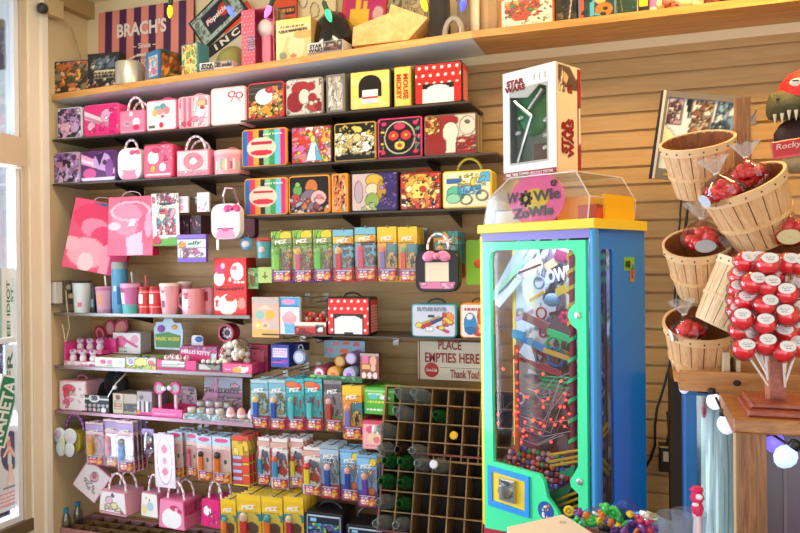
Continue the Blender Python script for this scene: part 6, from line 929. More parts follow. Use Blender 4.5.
for i in range(7):
    cxx, cz = mf(rq.uniform(520, 566), rq.uniform(262, 420), .15); r = rq.uniform(.012, .024); mm('ring', B().tube([(cxx+r*math.cos(a), .15, cz+r*math.sin(a)) for a in np.linspace(0, 2*PI, 19)[:-1]], .004, 6, None, True), M(rq.choice(['b83048', '3a60a8', 'd8d0d8', '2aa868', '7a8aa8']), .35))
ltm = M('ff3020', .4, emit=9); led = B(); pts = []
ls = T('light_string', 'string of tiny red lights winding inside the gumball machine', 'fairy lights', FO, None, (0, 0, MA))
rl = random.Random(21); xtra = [(rl.uniform(514, 572), rl.uniform(395, 446)) for _ in range(20)]+[(517, y_) for y_ in (351, 391, 406, 419)]
for x, y in xtra+[(516, 362), (517, 372), (517, 383), (518, 400), (518, 412), (517, 426), (514, 434), (523, 431), (525, 422), (533, 421), (532, 430), (540, 433), (544, 426), (555, 425), (551, 442), (563, 418), (565, 394), (561, 381), (566, 400), (543, 374), (498, 414), (498, 423), (503, 369), (537, 391)]:
    u, z = mf(x, y, .09); B().ball((u, .09, z), .0042, 8).build('bulb', ltm, ls); pts.append((u, .094, z))
B().tube(pts, .0012, 5).build('wire', M('8a7078', .4), ls); 
b = B(); a0 = mf(517, 470, .1); e0 = mf(517, 345, .1); b.box(a0[0]-.008, .1, a0[1], a0[0]+.01, .106, e0[1]); mm('orange_strip', b, M('c8602a', .4)); 
# gumballs heaped in the bottom of the cabinet
names = [('c02030', 'red'), ('e87a90', 'pink'), ('3a6ac0', 'blue'), ('3aa860', 'green'), ('d8a0a8', 'pale pink'), ('5a3070', 'purple'), ('d87830', 'orange'), ('a01828', 'dark red')]
gm_ = {c: B().ball((0, 0, 0), .0105, 10).mesh('gumball', M(c, .2, coat=.5)) for c, _ in names}; rr = random.Random(12); mat4 = Matrix.Translation(FO)@Matrix.Rotation(MA, 4, 'Z')
k = 0; rowz = mf(520, 471, .05)[1]
for layer in range(6):
    for i in range(19):
        u = W0+.05+.0212*i+(layer % 2)*.0106; dep = .03+.018*layer+rr.uniform(0, .006); 
        if u > -.17+.02*layer and layer < 3 or u > -.03: continue
        z = rowz-.02+layer*.0155+rr.uniform(-.003, .003)
        c, nm = rr.choice(names); o = mo('gumball', gm_[c], None, mat4@Vector((u, dep, z))); tag(o, f'{nm} gumball in the heap behind the glass of the tall machine', 'gumball', 'gumballs heaped in the machine'); k += 1
mm('gumball_bed', B().add([(W0+.024, .012, rowz-.03), (-.19, .012, rowz-.035), (-.02, .16, rowz+.055), (W0+.024, .16, rowz+.055)], [(0, 1, 2, 3)]), M('4a1c28', .5))
v, z = ms(629, 264); o = art('price_sticker', GM, .07, .045, 'bg 8ac83a; t 3 .1 .3 .6 .75 2 1c2a10; r .7 .2 .95 .8 2a8ac8; r .7 .45 .95 .8 8ac83a', (.0012, v, z-.022), 16, 0, art_mat(.4), PI/2); text(GM, '10', (.003, v-.01, z), .03, .026, M('1c2a10', .4), (PI/2, 0, PI/2), .04)
v, z = ms(632, 275); o = art('warning_sticker', GM, .028, .05, 'bg 8aa040; e .5 .5 .45 .46 d8882a; e .5 .55 .3 .3 c83a2a; e .5 .4 .12 .12 241a18', (.0012, v, z-.025), 12, 0, art_mat(.4), PI/2)
# white window box on top
zb = pts[0][2]; ztop = max(p[1] for p in [fz(575, 171), fz(509, 178)])+.003
fu0, fu1 = mf(503.5, 120, .04)[0], mf(556.5, 120, .04)[0]; w = fu1-fu0; hb = mf(556, 61, .04)[1]-ztop
t = T('window_box', 'tall white lettered window box standing on the dome of the gumball machine', 'box', mat4@Vector(((fu0+fu1)/2, .04, ztop)), None, (0, 0, MA)); dpt = .15
wb = M('eceae6', .4); bm = holed([(-w/2, 0), (w/2, 0), (w/2, hb), (-w/2, hb)], [[(-w*.36, hb*.14), (w*.33, hb*.14), (w*.33, hb*.8), (w*.2, hb*.83), (-w*.02, hb*.73), (-w*.36, hb*.76)]], -.002, 0); bm_obj('front_window_card', bm, wb, t)
b = B(); b.box(-w/2, 0, 0, -w/2+.003, dpt, hb); b.box(-w/2, 0, hb-.003, w/2, dpt, hb); b.box(-w/2, 0, 0, w/2, dpt, .003); b.box(-w/2, dpt-.003, 0, w/2, dpt, hb); b.build('shell', wb, t); B().box(w/2-.003, 0, 0, w/2, dpt, hb).build('side_wall', M('e4d6bc', .45), t)
art('side_print', t, dpt*.97, hb*.97, 'bg e6d4b8; p .05 1 .5 1 .9 .86 .8 .78 .3 .8 .05 .86 5a4a44; p .2 .97 .5 .9 .4 .82 .15 .88 e0b890; n 80 8 .05 .1 8a3020,2a2422,f0e8d8 .05 .75 .6 .98; r .86 0 1 1 9a2428; t 5 .89 .1 .97 .8 1 f0e0d8', (w/2+.0012, dpt/2, hb*.015), 30, 0, art_mat(.4), PI/2)
text(t, 'STAR\nWARS', (w/2+.003, dpt*.42, hb*.33), hb*.36, dpt*.5, M('8a1c20', .4), (PI/2, -PI/2, PI/2), .07)
B().box(-w*.34, .03, hb*.12, w*.34, .1, hb*.8).build('inner_tray', M('7a8a80', .4), t); b = B(); b.ball((0, .03, hb*.62), w*.34, 14, (1, .25, 1.2)); b.build('green_insert', M('1f8a4a', .3), t); b = B(); b.tube([(-w*.25, .01, hb*.15), (-w*.05, .0, hb*.4), (w*.05, .0, hb*.55), (-w*.3, .005, hb*.72)], .008, 8); b.tube([(w*.25, .005, hb*.78), (0, .003, hb*.62)], .01, 8); b.build('silver_strap', M('c8d0cc', .15, .9), t); b = B()
for x, z in ((-.25, .42), (.28, .5), (.26, .25), (-.2, .56), (.26, .36)): b.ball((w*x, .012, hb*z), .012, 10, (1.3, .6, .8))
b.build('blister_domes', M('d8dcdc', .15, .6), t); B().box(w*.02, .02, hb*.15, w*.26, .03, hb*.3).build('plum_block', M('6a4444', .4), t)
B().add([(-w*.38, -.003, hb*.12), (w*.36, -.003, hb*.12), (w*.36, -.003, hb*.84), (-w*.38, -.003, hb*.84)], [(0, 1, 2, 3)]).build('window_film', clear('f4f8f6', .1, .08), t)
text(t, 'STAR\nWARS', (-w*.26, -.004, hb*.865), w*.4, hb*.115, M('7a1c22', .4), (PI/2, -.02, 0), .06)
b = B(); [b.box(w*(.1+.1*i), -.0035, hb*.875, w*(.115+.1*i), -.002, hb*.935) for i in range(3)]; b.build('hang_slots', M('b0b0ac', .5), t); B().box(-w/2, -.0035, .001, w/2, -.002, hb*.055).build('foot_band', M('8a2a38', .4), t); text(t, '700K TREE TOPPER HOLIDAY DECOR', (0, -.005, hb*.028), w*.9, hb*.028, M('f0e8e4', .4), (PI/2, 0, 0), .02)
# ------------------------------------------------------------------ framed picture, post and cables behind the baskets
t = T('framed_picture', 'grey framed collage picture leaning at a tilt behind the top basket', 'picture'); Yp = -.22
q = [P(x, y, Yp) for x, y in ((652, 178), (722, 184), (746, 97), (664, 90))]; o = q[0]; t.location = o
loc_ = [(p.x-o.x, p.z-o.z) for p in q]
def lerp2(s, r): # bilinear point of the frame
    a = Vector(loc_[0]).lerp(Vector(loc_[1]), s); b = Vector(loc_[3]).lerp(Vector(loc_[2]), s); return a.lerp(b, r)
bm = holed(loc_, [[tuple(lerp2(s, r)) for s, r in ((.07, .12), (.94, .12), (.94, .93), (.07, .93))]], 0, .02); bm_obj('frame', bm, M('7c7466', .4, .3), t)
B().prism([tuple(lerp2(s, r)) for s, r in ((-.05, -.005), (0, 0), (0, 1), (-.03, .99))], .002, .03).build('edge', M('1a1714', .5), t); B().prism([tuple(lerp2(s, r)) for s, r in ((0, 0), (.035, 0), (.035, 1), (0, 1))], -.003, 0).build('light_edge', M('c8c6be', .3), t)
me = art_mesh(1, 1, 'bg d8e4ea; p 0 .62 .3 .36 .3 .3 0 .28 e8e8c0; r .02 .62 .22 .98 b89aa8; n 90 14 .03 .07 5a3a4a,e8d8d8 .02 .65 .2 .98; p .26 1 .38 1 .33 .72 2a2620; r .38 .45 .66 .98 c8b898; n 91 26 .04 .09 a8754a,d8c8a8,8a5a3a,b8a890,e0dcd0 .36 .4 .66 .98; r .7 .5 1 .98 7a9ab8; n 92 14 .04 .1 4a6a88,c8d8e0,8ab0c8 .68 .45 1 1; o .84 .6 .08 .1 .3 3a4a5a; r .06 .14 .3 .28 b0b8b8; t 3 .07 .16 .29 .26 1 5a6468; n 93 12 .04 .08 c8d8d0,a8c0b8,e8f0ec .3 0 1 .35', 46, 0, art_mat(.2), 'picture')
for v in me.vertices: s, r = v.co.x+.5, v.co.z; p2 = lerp2(.07+.87*s, .12+.81*r); v.co = (p2.x, .006, p2.y)
mo('picture', me, t); pq = lerp2(.2, .055); B().box(pq.x-.012, -.002, pq.y-.004, pq.x+.018, 0, pq.y+.004).build('name_plate', M('b8903a', .4), t)
hook(756, 112, -.1, 'wire hook on the slatted wall beside the dinosaur head')
wpine = wood('a8703a', 'c98e50', (8, 8, 1), .5)
YPS = -.98
a0, a1 = P(735, 98, YPS), P(751, 98, YPS); zb0 = P(740, 405, YPS).z
t = T('basket_post', 'upright ridged wooden post that carries the fruit baskets', 'post', ((a0.x+a1.x)/2, YPS, zb0-.35)); wd = a1.x-a0.x; zt2 = a0.z-zb0+.35
B().box(-wd/2, 0, 0, wd/2, .035, zt2).build('post', wpine, t); b = B()
for i in range(4): b.box(-wd/2+wd*(.12+.25*i), -.004, 0, -wd/2+wd*(.2+.25*i), 0, zt2)
b.build('ridges', wood('9a6430', 'b87c40', (8, 8, 1), .5), t)
def basket_arm(x, y, Yb, label): pass
# ------------------------------------------------------------------ baskets
slatw = wood('dba872', 'efc592', (14, 14, 1.5), .55); hoopw = wood('e2b070', 'f4d29c', (6, 6, 6), .5); palew = wood('dcb988', 'f0d8b0', (14, 14, 1.5), .55)
def basket(px, Yb, up, R, label, r2=.72, H=None, mat=None, R2=None):
    mat = mat or slatw; p = P(px[0], px[1], Yb); H = H or R*1.5; t = T('slat_basket', label, 'basket', p, 'slatted wooden baskets on the post'); t.rotation_euler = Vector(up).normalized().to_track_quat('Z', 'Y').to_euler()
    b = B(); n = 18
    for i in range(n):
        a = 2*PI*i/n; da = 2*PI/n*.46; vs = []
        for rr_, z, f in ((R, 0, 1), (R*(1+r2)/2*1.02, -H*.5, 1), (R*r2, -H, 1)):
            for k in (-1, 0, 1): an = a+da*k*f; q = rr_*(1.012 if k == 0 else 1); vs.append((q*math.cos(an), q*math.sin(an), z))
        nn = len(vs); inn = [(v[0]*.975, v[1]*.975, v[2]) for v in vs]; b.add(vs+inn, [(0, 3, 4, 1), (1, 4, 5, 2), (3, 6, 7, 4), (4, 7, 8, 5)]+[(nn+1, nn+4, nn+3, nn), (nn+2, nn+5, nn+4, nn+1), (nn+4, nn+7, nn+6, nn+3), (nn+5, nn+8, nn+7, nn+4)]+[(0, nn, nn+3, 3), (3, nn+3, nn+6, 6), (2, 5, nn+5, nn+2), (5, 8, nn+8, nn+5)])
    b.build('slats', mat, t); B().lathe([(R*.965, .0), (R*.965, -.001), (R*.9*(1+r2)/2, -H*.5), (R*r2*.95, -H+.004), (.001, -H+.004)], 24, caps=False).build('lining', wood('8a5228', 'a8683a', (8, 8, 1), .6), t)
    B().lathe([(R*r2, -H), (R*r2*.99, -H-.004), (.001, -H-.004)], 24, caps=False).build('bottom', mat, t)
    hp = B(); hw_ = R*.2; hc = lin('edc692' if mat is slatw else 'f2ddb8')
    hp.lathe([(R*1.005, -hw_), (R*1.022, -hw_), (R*1.04, .003), (R*.965, .003), (R*.96, -hw_), (R*.975, -hw_)], 30, caps=False, cols=[hc]*6)
    for i in range(n): a = 2*PI*(i+.5)/n; hp.ball((R*1.034*math.cos(a), R*1.034*math.sin(a), -hw_*.45), .0026, 6, (1, 1, 1), None, lin('5a4634'))
    hp.build('rim_hoop', art_mat(.5), t, colored=True)
    k2 = -H*.6; rk = R+(R*r2-R)*.6; B().lathe([(rk*1.015, k2-R*.05), (rk*1.06, k2-R*.05), (rk*1.07, k2+R*.06), (rk*1.03, k2+R*.06)], 30, caps=False).build('middle_hoop', hoopw if mat is slatw else palew, t)
    return t, p
redc = M('c01620', .15, coat=.6); bagf = clear('ffffff', .035, .1)
candym = [B().ball((0, 0, 0), 1, 10).mesh('candy', M(c, .15, coat=.6)) for c in ('e8222c', 'f03a3a', 'd0141f')]
def candy_bag(c, r, label, up=(0, 0, 1), lab=None, seed=1, gather=True, white='eef0f0', n=30):
    t = T('candy_bag', label, 'candy bag', c, 'cellophane bags of red sweets'); t.rotation_euler = Vector(up).normalized().to_track_quat('Z', 'Y').to_euler(); rr = random.Random(seed)
    for i in range(n):
        a = i*2.399; rad = r*.62*math.sqrt((i+.5)/n)*1.05; s = r*rr.uniform(.21, .28); mo('candy', candym[i % 3], t, (rad*math.cos(a), rad*math.sin(a), -r*.1+rr.uniform(-.3, .5)*r*(1-rad/r)*1.6)).scale = (s, s, s)
    b = B(); prof = [(r*.05, -r*.7), (r*.75, -r*.5), (r*1.02, -.05*r), (r*.85, r*.45), (r*.45, r*.72), (r*.13, r*.9), (r*.1, r*1.0)]; b.lathe(prof, 26, caps=False)
    for i, v in enumerate(b.v): q = 1+.07*math.sin(i*2.7)+.05*math.sin(i*1.3); b.v[i] = (v[0]*q, v[1]*q, v[2])
    b.build('bag_film', bagf, t)
    if gather:
        b = B(); m_ = 22; vs = []
        for zz, rr_ in ((r*.98, r*.1), (r*1.3, r*.4), (r*1.75, r*.75)):
            for i in range(m_): a = 2*PI*i/m_; q = rr_*(1+.28*(1 if i % 2 else -1)*(zz/r-.95)); vs.append((q*math.cos(a), q*math.sin(a)*.7, zz+.08*r*math.sin(i*2.1)))
        b.add(vs, [(k*m_+i, k*m_+(i+1) % m_, (k+1)*m_+(i+1) % m_, (k+1)*m_+i) for k in range(2) for i in range(m_)]); b.build('gathered_top', hazy('f4f2ee', .2), t); B().tube([(r*.12*math.cos(a), r*.12*math.sin(a), r*.98) for a in np.linspace(0, 2*PI, 13)[:-1]], r*.04, 6, None, True).build('tie', M('d8d0c4', .4), t)
    if lab:
        v = Vector(lab).normalized(); m = Matrix.Translation(v*r*1.0)@v.to_track_quat('Z', 'Y').to_matrix().to_4x4(); B().lathe([(r*.42, 0), (r*.42, .001), (.001, .0012)], 20, mat=m@Matrix.Diagonal((1.15, .8, 1, 1)), caps=False).build('label', M(white, .5), t)
    return t
YB1 = -1.02
basket((697, 141), YB1, (-.12, -.42, 1), .098, 'empty slatted basket at the top of the post', H=.15)
basket((741, 182), YB1-.1, (-.42, -.4, 1), .108, 'large tilted basket holding bags of red sweets, second from the top', H=.17)
basket((698, 243), YB1, (-.1, -.55, 1), .092, 'basket with a grey labelled bag, below the empty one', H=.155)
basket((792, 240), YB1-.06, (-.1, -.42, 1), .105, 'basket half out of view at the right edge', H=.15)
basket((754, 270), YB1-.1, (.44, .02, .9), .092, 'pale basket tipped on its side beside the lollipops', H=.17, mat=palew, r2=.82)
basket((702, 323), YB1-.02, (0, -.48, 1), .1, 'lowest basket with one bag of red sweets, on the crate', H=.17)
cb = lambda x, y, Y: P(x, y, Y)
candy_bag(cb(722, 192, YB1-.15), .052, 'bag of red sweets with a blue white label in the large tilted basket', (-.3, -.3, 1), (-.35, -1, -.1), 1, True, 'c8d4e4')
candy_bag(cb(748, 176, YB1-.1), .05, 'bag of red sweets at the upper right in the large tilted basket', (-.1, -.1, 1), None, 2)
candy_bag(cb(735, 184, YB1-.07), .045, 'middle bag of red sweets in the large tilted basket', (-.2, -.1, 1), None, 3, False)
candy_bag(cb(702, 238, YB1-.03), .056, 'bag of red sweets with a grey rectangular label', (0, -.2, 1), (.1, -1, -.25), 4, True, 'b8bcc0')
candy_bag(cb(788, 232, YB1-.1), .058, 'bag of red sweets with a cream oval label at the right edge', (0, -.1, 1), (-.1, -1, -.15), 5, False, 'd8c890')
candy_bag(cb(689, 331, YB1-.06), .05, 'bag of red sweets with a white oval label in the lowest basket', (-.25, -.2, 1), (-.45, -1, .05), 6, True)
candy_bag(cb(731, 262, YB1-.04), .04, 'mostly hidden bag with silvery top in the pale tipped basket', (-.2, -.1, 1), None, 7, True)
# cables and adapter on the wall
tag(B().tube([P(x, y, -.02) for x, y in ((682, 182), (680, 220), (676, 270), (673, 330), (670, 420))], .004, 6).build('black_cable', M('16130f', .5)), 'thin straight black cable down the wall behind the baskets', 'cable')
tag(B().tube([P(x, y, -.03) for x, y in ((690, 186), (687, 215), (680, 270), (678, 300), (674, 345), (668, 372), (661, 396), (657, 408), (655, 425), (655, 445), (651, 458), (645, 468))], .006, 6).build('black_cable', M('14120f', .5)), 'thicker winding black cable down the wall behind the baskets', 'cable')
p = P(668, 458, -.1); t = T('power_adapter', 'black power adapter with a white label low on the wall', 'adapter', p); B().cbox(-.035, 0, -.06, .04, .08, .045, .006).build('case', M('151316', .4), t); B().box(-.018, -.002, -.015, .025, 0, .025).build('label', M('cfd4d8', .5), t); B().tube([(0, .03, .045), (.01, .02, .1), (.005, .04, .18)], .01, 8).build('lead', M('1c2f2e', .5), t)
p = P(701, 293, -.7); t = T('spotlight', 'small black clip light behind the pale tipped basket', 'lamp', p); B().lathe([(.02, -.03), (.028, .02), (.02, .035), (.001, .036)], 16).build('hood', M('141416', .3), t)
# ------------------------------------------------------------------ dinosaur head with a cap and a red sweet bag
Yd = -.55; c = P(832, 116, Yd); t = T('dinosaur_head', 'green toy dinosaur head with open toothy mouth at the right edge', 'toy', c)
b = B()
segs = [(-.188, .03, .03, .03), (-.18, .03, .055, .055), (-.15, .032, .08, .062), (-.09, .034, .1, .066), (.0, .036, .11, .07), (.14, .036, .115, .08), (.22, .03, .09, .065), (.26, .02, .04, .03)]
n = 18; vs = []
for x, zc, ry, rz in segs: vs += [(x, ry*math.cos(2*PI*j/n), zc+(rz*math.sin(2*PI*j/n) if math.sin(2*PI*j/n) > 0 else rz*.5*math.sin(2*PI*j/n))) for j in range(n)]
b.add(vs, [(i*n+j, i*n+(j+1) % n, (i+1)*n+(j+1) % n, (i+1)*n+j) for i in range(len(segs)-1) for j in range(n)]+[tuple(range(n-1, -1, -1)), tuple(range((len(segs)-1)*n, len(segs)*n))], None, True); b.build('upper_jaw', M('66643e', .55, bump=1), t)
b = B(); vs = []
for x, zc, ry, rz in [(-.145, -.15, .03, .018), (-.12, -.15, .055, .03), (-.04, -.145, .08, .036), (.08, -.12, .1, .05), (.17, -.08, .1, .06), (.23, -.03, .05, .03)]: vs += [(x, ry*math.cos(2*PI*j/n), zc+rz*math.sin(2*PI*j/n)) for j in range(n)]
b.add(vs, [(i*n+j, i*n+(j+1) % n, (i+1)*n+(j+1) % n, (i+1)*n+j) for i in range(5) for j in range(n)]+[tuple(range(n-1, -1, -1)), tuple(range(5*n, 6*n))], None, True); b.build('lower_jaw', M('b8a880', .55, bump=.5), t)
B().ball((-.02, .02, -.06), .085, 16, (1.75, .6, 1.05)).build('mouth', M('3a1c1c', .5), t); rr = random.Random(9)
for i in range(11):
    x = -.172+.0185*i; B().lathe([(.001, -.026), (.004, -.01), (.0065, .006)], 8).build('tooth', M('e8dcbc', .4), t).location = (x, -.03-.062*min(1, (i+.5)/5)**.6, .004+.008*math.sin(i*.35)-.004*(i % 2))
for i in range(5): B().lathe([(.008, -.004), (.005, .012), (.001, .028)], 8).build('tooth', M('e0d4b0', .4), t).location = (-.09+.025*i, -.05-.01*i, -.112)
B().tube([(.12, .05, .02), (.12, -Yd-.005, .02)], .014, 10).build('wall_bracket', M('4a4a4a', .4, .6), t); B().ball((-.165, -.062, .055), .006, 8).build('nostril', M('2a2a18', .5), t)
c2 = P(814, 92, Yd); t = T('red_cap', 'bright red cap with a white and yellow badge on the dinosaur head', 'cap', c2); b = B(); b.lathe([(.105, -.03), (.108, -.01), (.1, .03), (.075, .06), (.04, .075), (.001, .08)], 26); b.build('crown', M('e0201c', .55), t); b = B(); b.lathe([(.1, -.03), (.1, -.026)], 26); b.build('band', M('8a1412', .5), t)
b = B(); b.ball((-.06, -.083, .018), .017, 10, (1.5, .3, .8)); b.build('white_badge', M('efe8dc', .5), t); b = B(); b.ball((-.034, -.1, .018), .015, 8, (1.1, .3, .8)); b.build('yellow_badge', M('e8c020', .5), t); b = B(); b.box(-.078, -.0925, .02, -.06, -.0905, .024); b.build('black_mark', M('1a1612', .5), t)
c3 = P(791, 146, Yd-.11); t = T('sweet_sachet', 'red lettered sweet sachet held in the dinosaur jaws', 'packet', c3, None, (0, -.12, 0)); B().cbox(-.055, 0, -.03, .09, .012, .022, .003).build('pouch', M('d0141a', .3), t); B().box(-.055, -.001, -.034, .09, .002, -.027).build('seam', M('e84a48', .3), t); text(t, 'Rocky mou', (.022, -.003, .001), .13, .022, M('f0d8d4', .4), (PI/2, 0, 0), .01, .2)
# ------------------------------------------------------------------ crate board, counter with the lollipop stand
Yc = -1.16; pine = wood('b97a3c', 'd49a5a', (1, 6, 6), .45)
q0, q1 = P(679.5, 371, Yc), P(830, 372, Yc); zb_ = P(690, 391, Yc).z
t = T('display_crate', 'pine crate board with a dark knot under the lowest basket', 'crate', (q0.x, Yc, zb_)); w = q1.x-q0.x; h = q0.z-zb_
B().box(0, 0, 0, w, .02, h).build('front_board', pine, t); b = B(); b.box(-.012, .14, .02, w, .16, .085); b.box(-.012, .02, .02, .006, .14, .03); b.build('back_board', pine, t); B().box(0, .02, 0, w, .14, .012).build('base', pine, t); B().ball((P(737, 383, Yc).x-q0.x, -.0005, P(737, 383, Yc).z-zb_), .009, 10, (1.1, .1, .9)).build('knot', M('2a1a10', .5), t)
b = B(); b.box(.11, .03, .015, .125, .13, .1); b.box(.14, .03, .015, .15, .13, .08); b.build('divider', M('d8c8a8', .5), t)
Yk = -1.52; Ykb = -1.2
ztop = P(733, 418, Yk).z; a = P(733, 418, Yk); zbot = P(733, 433, Yk).z
t = T('counter', 'brown wooden counter with a post leg at the right foreground', 'counter', (a.x, Yk, 0)); cw_ = wood('8f5426', 'b4743a', (3, 3, 12), .4); xe = P(860, 430, Yk).x-a.x
B().cbox(0, 0, zbot, xe, Ykb-Yk, ztop, .004).build('top', wood('9c5f2c', 'c08244', (2, 8, 8), .4), t)
lw0, lw1 = P(741, 480, Yk+.02).x-a.x, P(767, 480, Yk+.02).x-a.x; B().box(lw0, .02, 0, lw1, .06, zbot).build('leg', wood('7a4a24', 'a8703c', (14, 14, 1.2), .5), t); B().box(P(736.5, 480, Yk+.06).x-a.x, .07, 0, lw0+.002, .12, zbot).build('corner_batten', M('d8b07c', .5), t)
B().box(lw1, .08, .2, xe, .086, zbot-.01).build('dark_panel', M('5a4a55', .25), t)
b = B(); [b.box(lw1+.04+.045*i, .076, .2, lw1+.047+.045*i, .081, zbot-.01) for i in range(5)]; b.build('panel_ribs', M('6a5a60', .3), t)
Yl = -1.42; zc = ztop; pst = P(775, 396, Yl)
t = T('lollipop_stand', 'reddish wooden lollipop stand with a thick post on the counter', 'stand', (pst.x, Yl, zc)); rw = wood('8f3f28', 'b05a3a', (4, 4, 10), .45)
bl = P(747, 408, Yl-.07).x-pst.x; b = B(); b.cbox(bl, -.08, 0, .24, .1, .016, .004); b.build('lower_base', rw, t); B().cbox(bl+.008, -.066, .016, .23, .085, .03, .004).build('upper_base', rw, t)
pw = (P(785, 380, Yl).x-P(766, 380, Yl).x)/2; B().box(-pw, -.02, .03, pw, .02, .335).build('post', rw, t); B().box(-pw-.003, -.022, .03, -pw+.006, -.016, .335).build('post_edge', M('c87a58', .5), t)
heads = [(744, 349, 0), (747, 338, 1), (765, 344, 0), (783, 351, 0), (787, 334, 1), (798, 346, 1), (738, 312, 2), (740.5, 331, 1), (742.5, 319, 0), (765, 324, 0), (787.5, 315, 0), (799, 311, 1), (746, 301, 1), (765, 305, 0), (738, 301, 2), (739, 290, 2), (752, 283, 0), (767, 286, 0), (786.5, 294, 0), (740, 277, 2), (745, 262, 1), (768, 264, 0), (787.5, 264, 1), (799, 265, 1), (757, 262, 1), (800, 288, 2), (776, 275, 2), (776, 300, 3), (754, 318, 3), (776, 330, 3), (755, 335, 2), (754, 296, 2), (795, 328, 2)]
lolm = M('fa3640', .12, coat=.5); stm = M('ece8e0', .4); fl = clear('fff4f4', .04, .12); lbm = M('f4f0ea', .45); dkm = M('6a6674', .5)
ballm = B().ball((0, 0, 0), .0225, 18).mesh('lolly', lolm); filmm = B().ball((0, 0, 0), .0262, 14, (1.02, 1.02, .95))
for i, v in enumerate(filmm.v): q = 1+.06*math.sin(i*1.9); filmm.v[i] = (v[0]*q, v[1]*q, v[2]*q)
filmm = filmm.mesh('wrapper', fl); labm = B().lathe([(.0132, 0), (.0125, .0012), (.001, .0016)], 18, mat=Matrix.Diagonal((1.25, .95, 1, 1))).mesh('sticker', lbm); dotm = B()
for k_ in range(9): dotm.ball((-.008+.002*k_, .0022*math.sin(k_*1.9), 0), .0011, 5, (1, 1, .4))
dotm.box(-.006, -.0062, -.0002, .006, -.0052, .0003); dotm = dotm.mesh('sticker_print', dkm)
tn = {0: 'bottom', 1: 'second', 2: 'third', 3: 'fourth', 4: 'top'}
for x, y, k in heads:
    dep = {0: -.08, 1: -.035, 2: -.01, 3: .015}[k]; c = P(x, y, Yl+dep); tier = min(4, max(0, int((352-y)/19)))
    lp = T('lollipop', f'red ball lollipop with white round sticker in the {tn[tier]} tier of the stand', 'lollipop', c, 'red lollipops in the wooden stand')
    mo('lolly', ballm, lp); mo('wrapper', filmm, lp); rr = random.Random(int(x*7+y)); v = Vector((rr.uniform(-.35, .3)-(pst.x-c.x)*-3, -1, .55)).normalized() if k < 3 else Vector((.2, -1, .4)).normalized()
    qx = v.to_track_quat('Z', 'Y'); o = mo('sticker', labm, lp, v*.0268); o.rotation_mode = 'QUATERNION'; o.rotation_quaternion = qx; o2 = mo('sticker_print', dotm, o, (0, 0, .0017))
    foot = Vector((pst.x+(-pw if c.x < pst.x else pw)*.9, Yl-.02, c.z-.085)); dvec = foot-c; B().tube([tuple(dvec.normalized()*.015), tuple(dvec)], .0024, 7).build('stick', stm, lp)
# ------------------------------------------------------------------ bulbs under the counter, shimmering tank
def big_bulb(px, Yb, s, label, up, em, tint='b8b8ff'):
    p = P(px[0], px[1], Yb); t = T('led_bulb', label, 'light bulb', p, 'glowing bulbs strung under the counter'); t.rotation_euler = Vector(up).normalized().to_track_quat('Z', 'Y').to_euler()
    B().lathe([(.001, -1.15*s), (.45*s, -1.0*s), (.82*s, -.55*s), (.95*s, 0), (.8*s, .5*s), (.5*s, .85*s)], 20).build('globe', M(tint, .3, emit=em), t); B().lathe([(.45*s, .8*s), (.52*s, .9*s), (.5*s, 1.5*s), (.2*s, 1.7*s), (.001, 1.72*s)], 14).build('socket', M('17161c', .4), t)
big_bulb((786, 456), Yk-.01, .024, 'large glowing blue white bulb hanging in front of the counter edge', (.55, 0, .8), 1.1, 'b4c8ff')
big_bulb((774, 441), Yk+.05, .022, 'violet glowing bulb behind the large blue white one', (.3, .1, 1), 1.2, '7a6aff')
big_bulb((726, 424), -1.3, .022, 'pale bulb hanging by the left edge of the counter', (-.1, .1, 1), 1.0, 'd8dcff')
big_bulb((714, 401), -1.18, .02, 'white bulb hanging under the pine crate board', (-.2, .1, 1), 1.0, 'eef0ff')
big_bulb((684, 388), -1.1, .014, 'small bulb at the left end of the pine crate board', (0, .2, 1), .9, 'c8c8ff')
tag(B().tube([P(x, y, Y) for x, y, Y in ((684, 384, -1.1), (700, 392, -1.14), (714, 394, -1.17), (724, 414, -1.28), (742, 433, -1.4), (760, 437, Yk+.03), (772, 434, Yk+.03), (790, 446, Yk-.01), (803, 450, Yk-.02))], .0035, 6).build('bulb_cable', M('1a1a1c', .5)), 'black lamp cable running under the counter edge', 'cable')
Yt = -.95
xa_, xb_ = P(686, 450, Yt).x, P(742, 450, Yt).x; zt3 = P(700, 394, Yt).z
t = T('shimmer_tank', 'tall tank with shimmering green blue strips behind the counter leg', 'display tank', (xa_, Yt, 0)); w = xb_-xa_; w_t = w
def shimmer():
    m = bpy.data.materials.new('shimmer'); m.use_nodes = True; nt = m.node_tree; b = nt.nodes['Principled BSDF']; tc = nt.nodes.new('ShaderNodeTexCoord'); mp = nt.nodes.new('ShaderNodeMapping'); mp.inputs['Scale'].default_value = (95, 95, 2.5); n = nt.nodes.new('ShaderNodeTexNoise'); n.inputs['Scale'].default_value = 1.2; n.inputs['Detail'].default_value = 4
    r = nt.nodes.new('ShaderNodeValToRGB'); els = r.color_ramp.elements; els[0].position = .36; els[0].color = lin('848e98')+(1,); els[1].position = .66; els[1].color = lin('f4f8f6')+(1,)
    for p, c in ((.43, 'bcc0c8'), (.5, 'a8b4ac'), (.56, 'b8b4c8')): e = els.new(p); e.color = lin(c)+(1,)
    nt.links.new(tc.outputs['Object'], mp.inputs[0]); nt.links.new(mp.outputs[0], n.inputs['Vector']); nt.links.new(n.outputs['Fac'], r.inputs['Fac']); nt.links.new(r.outputs['Color'], b.inputs['Base Color']); b.inputs['Roughness'].default_value = .25; return m
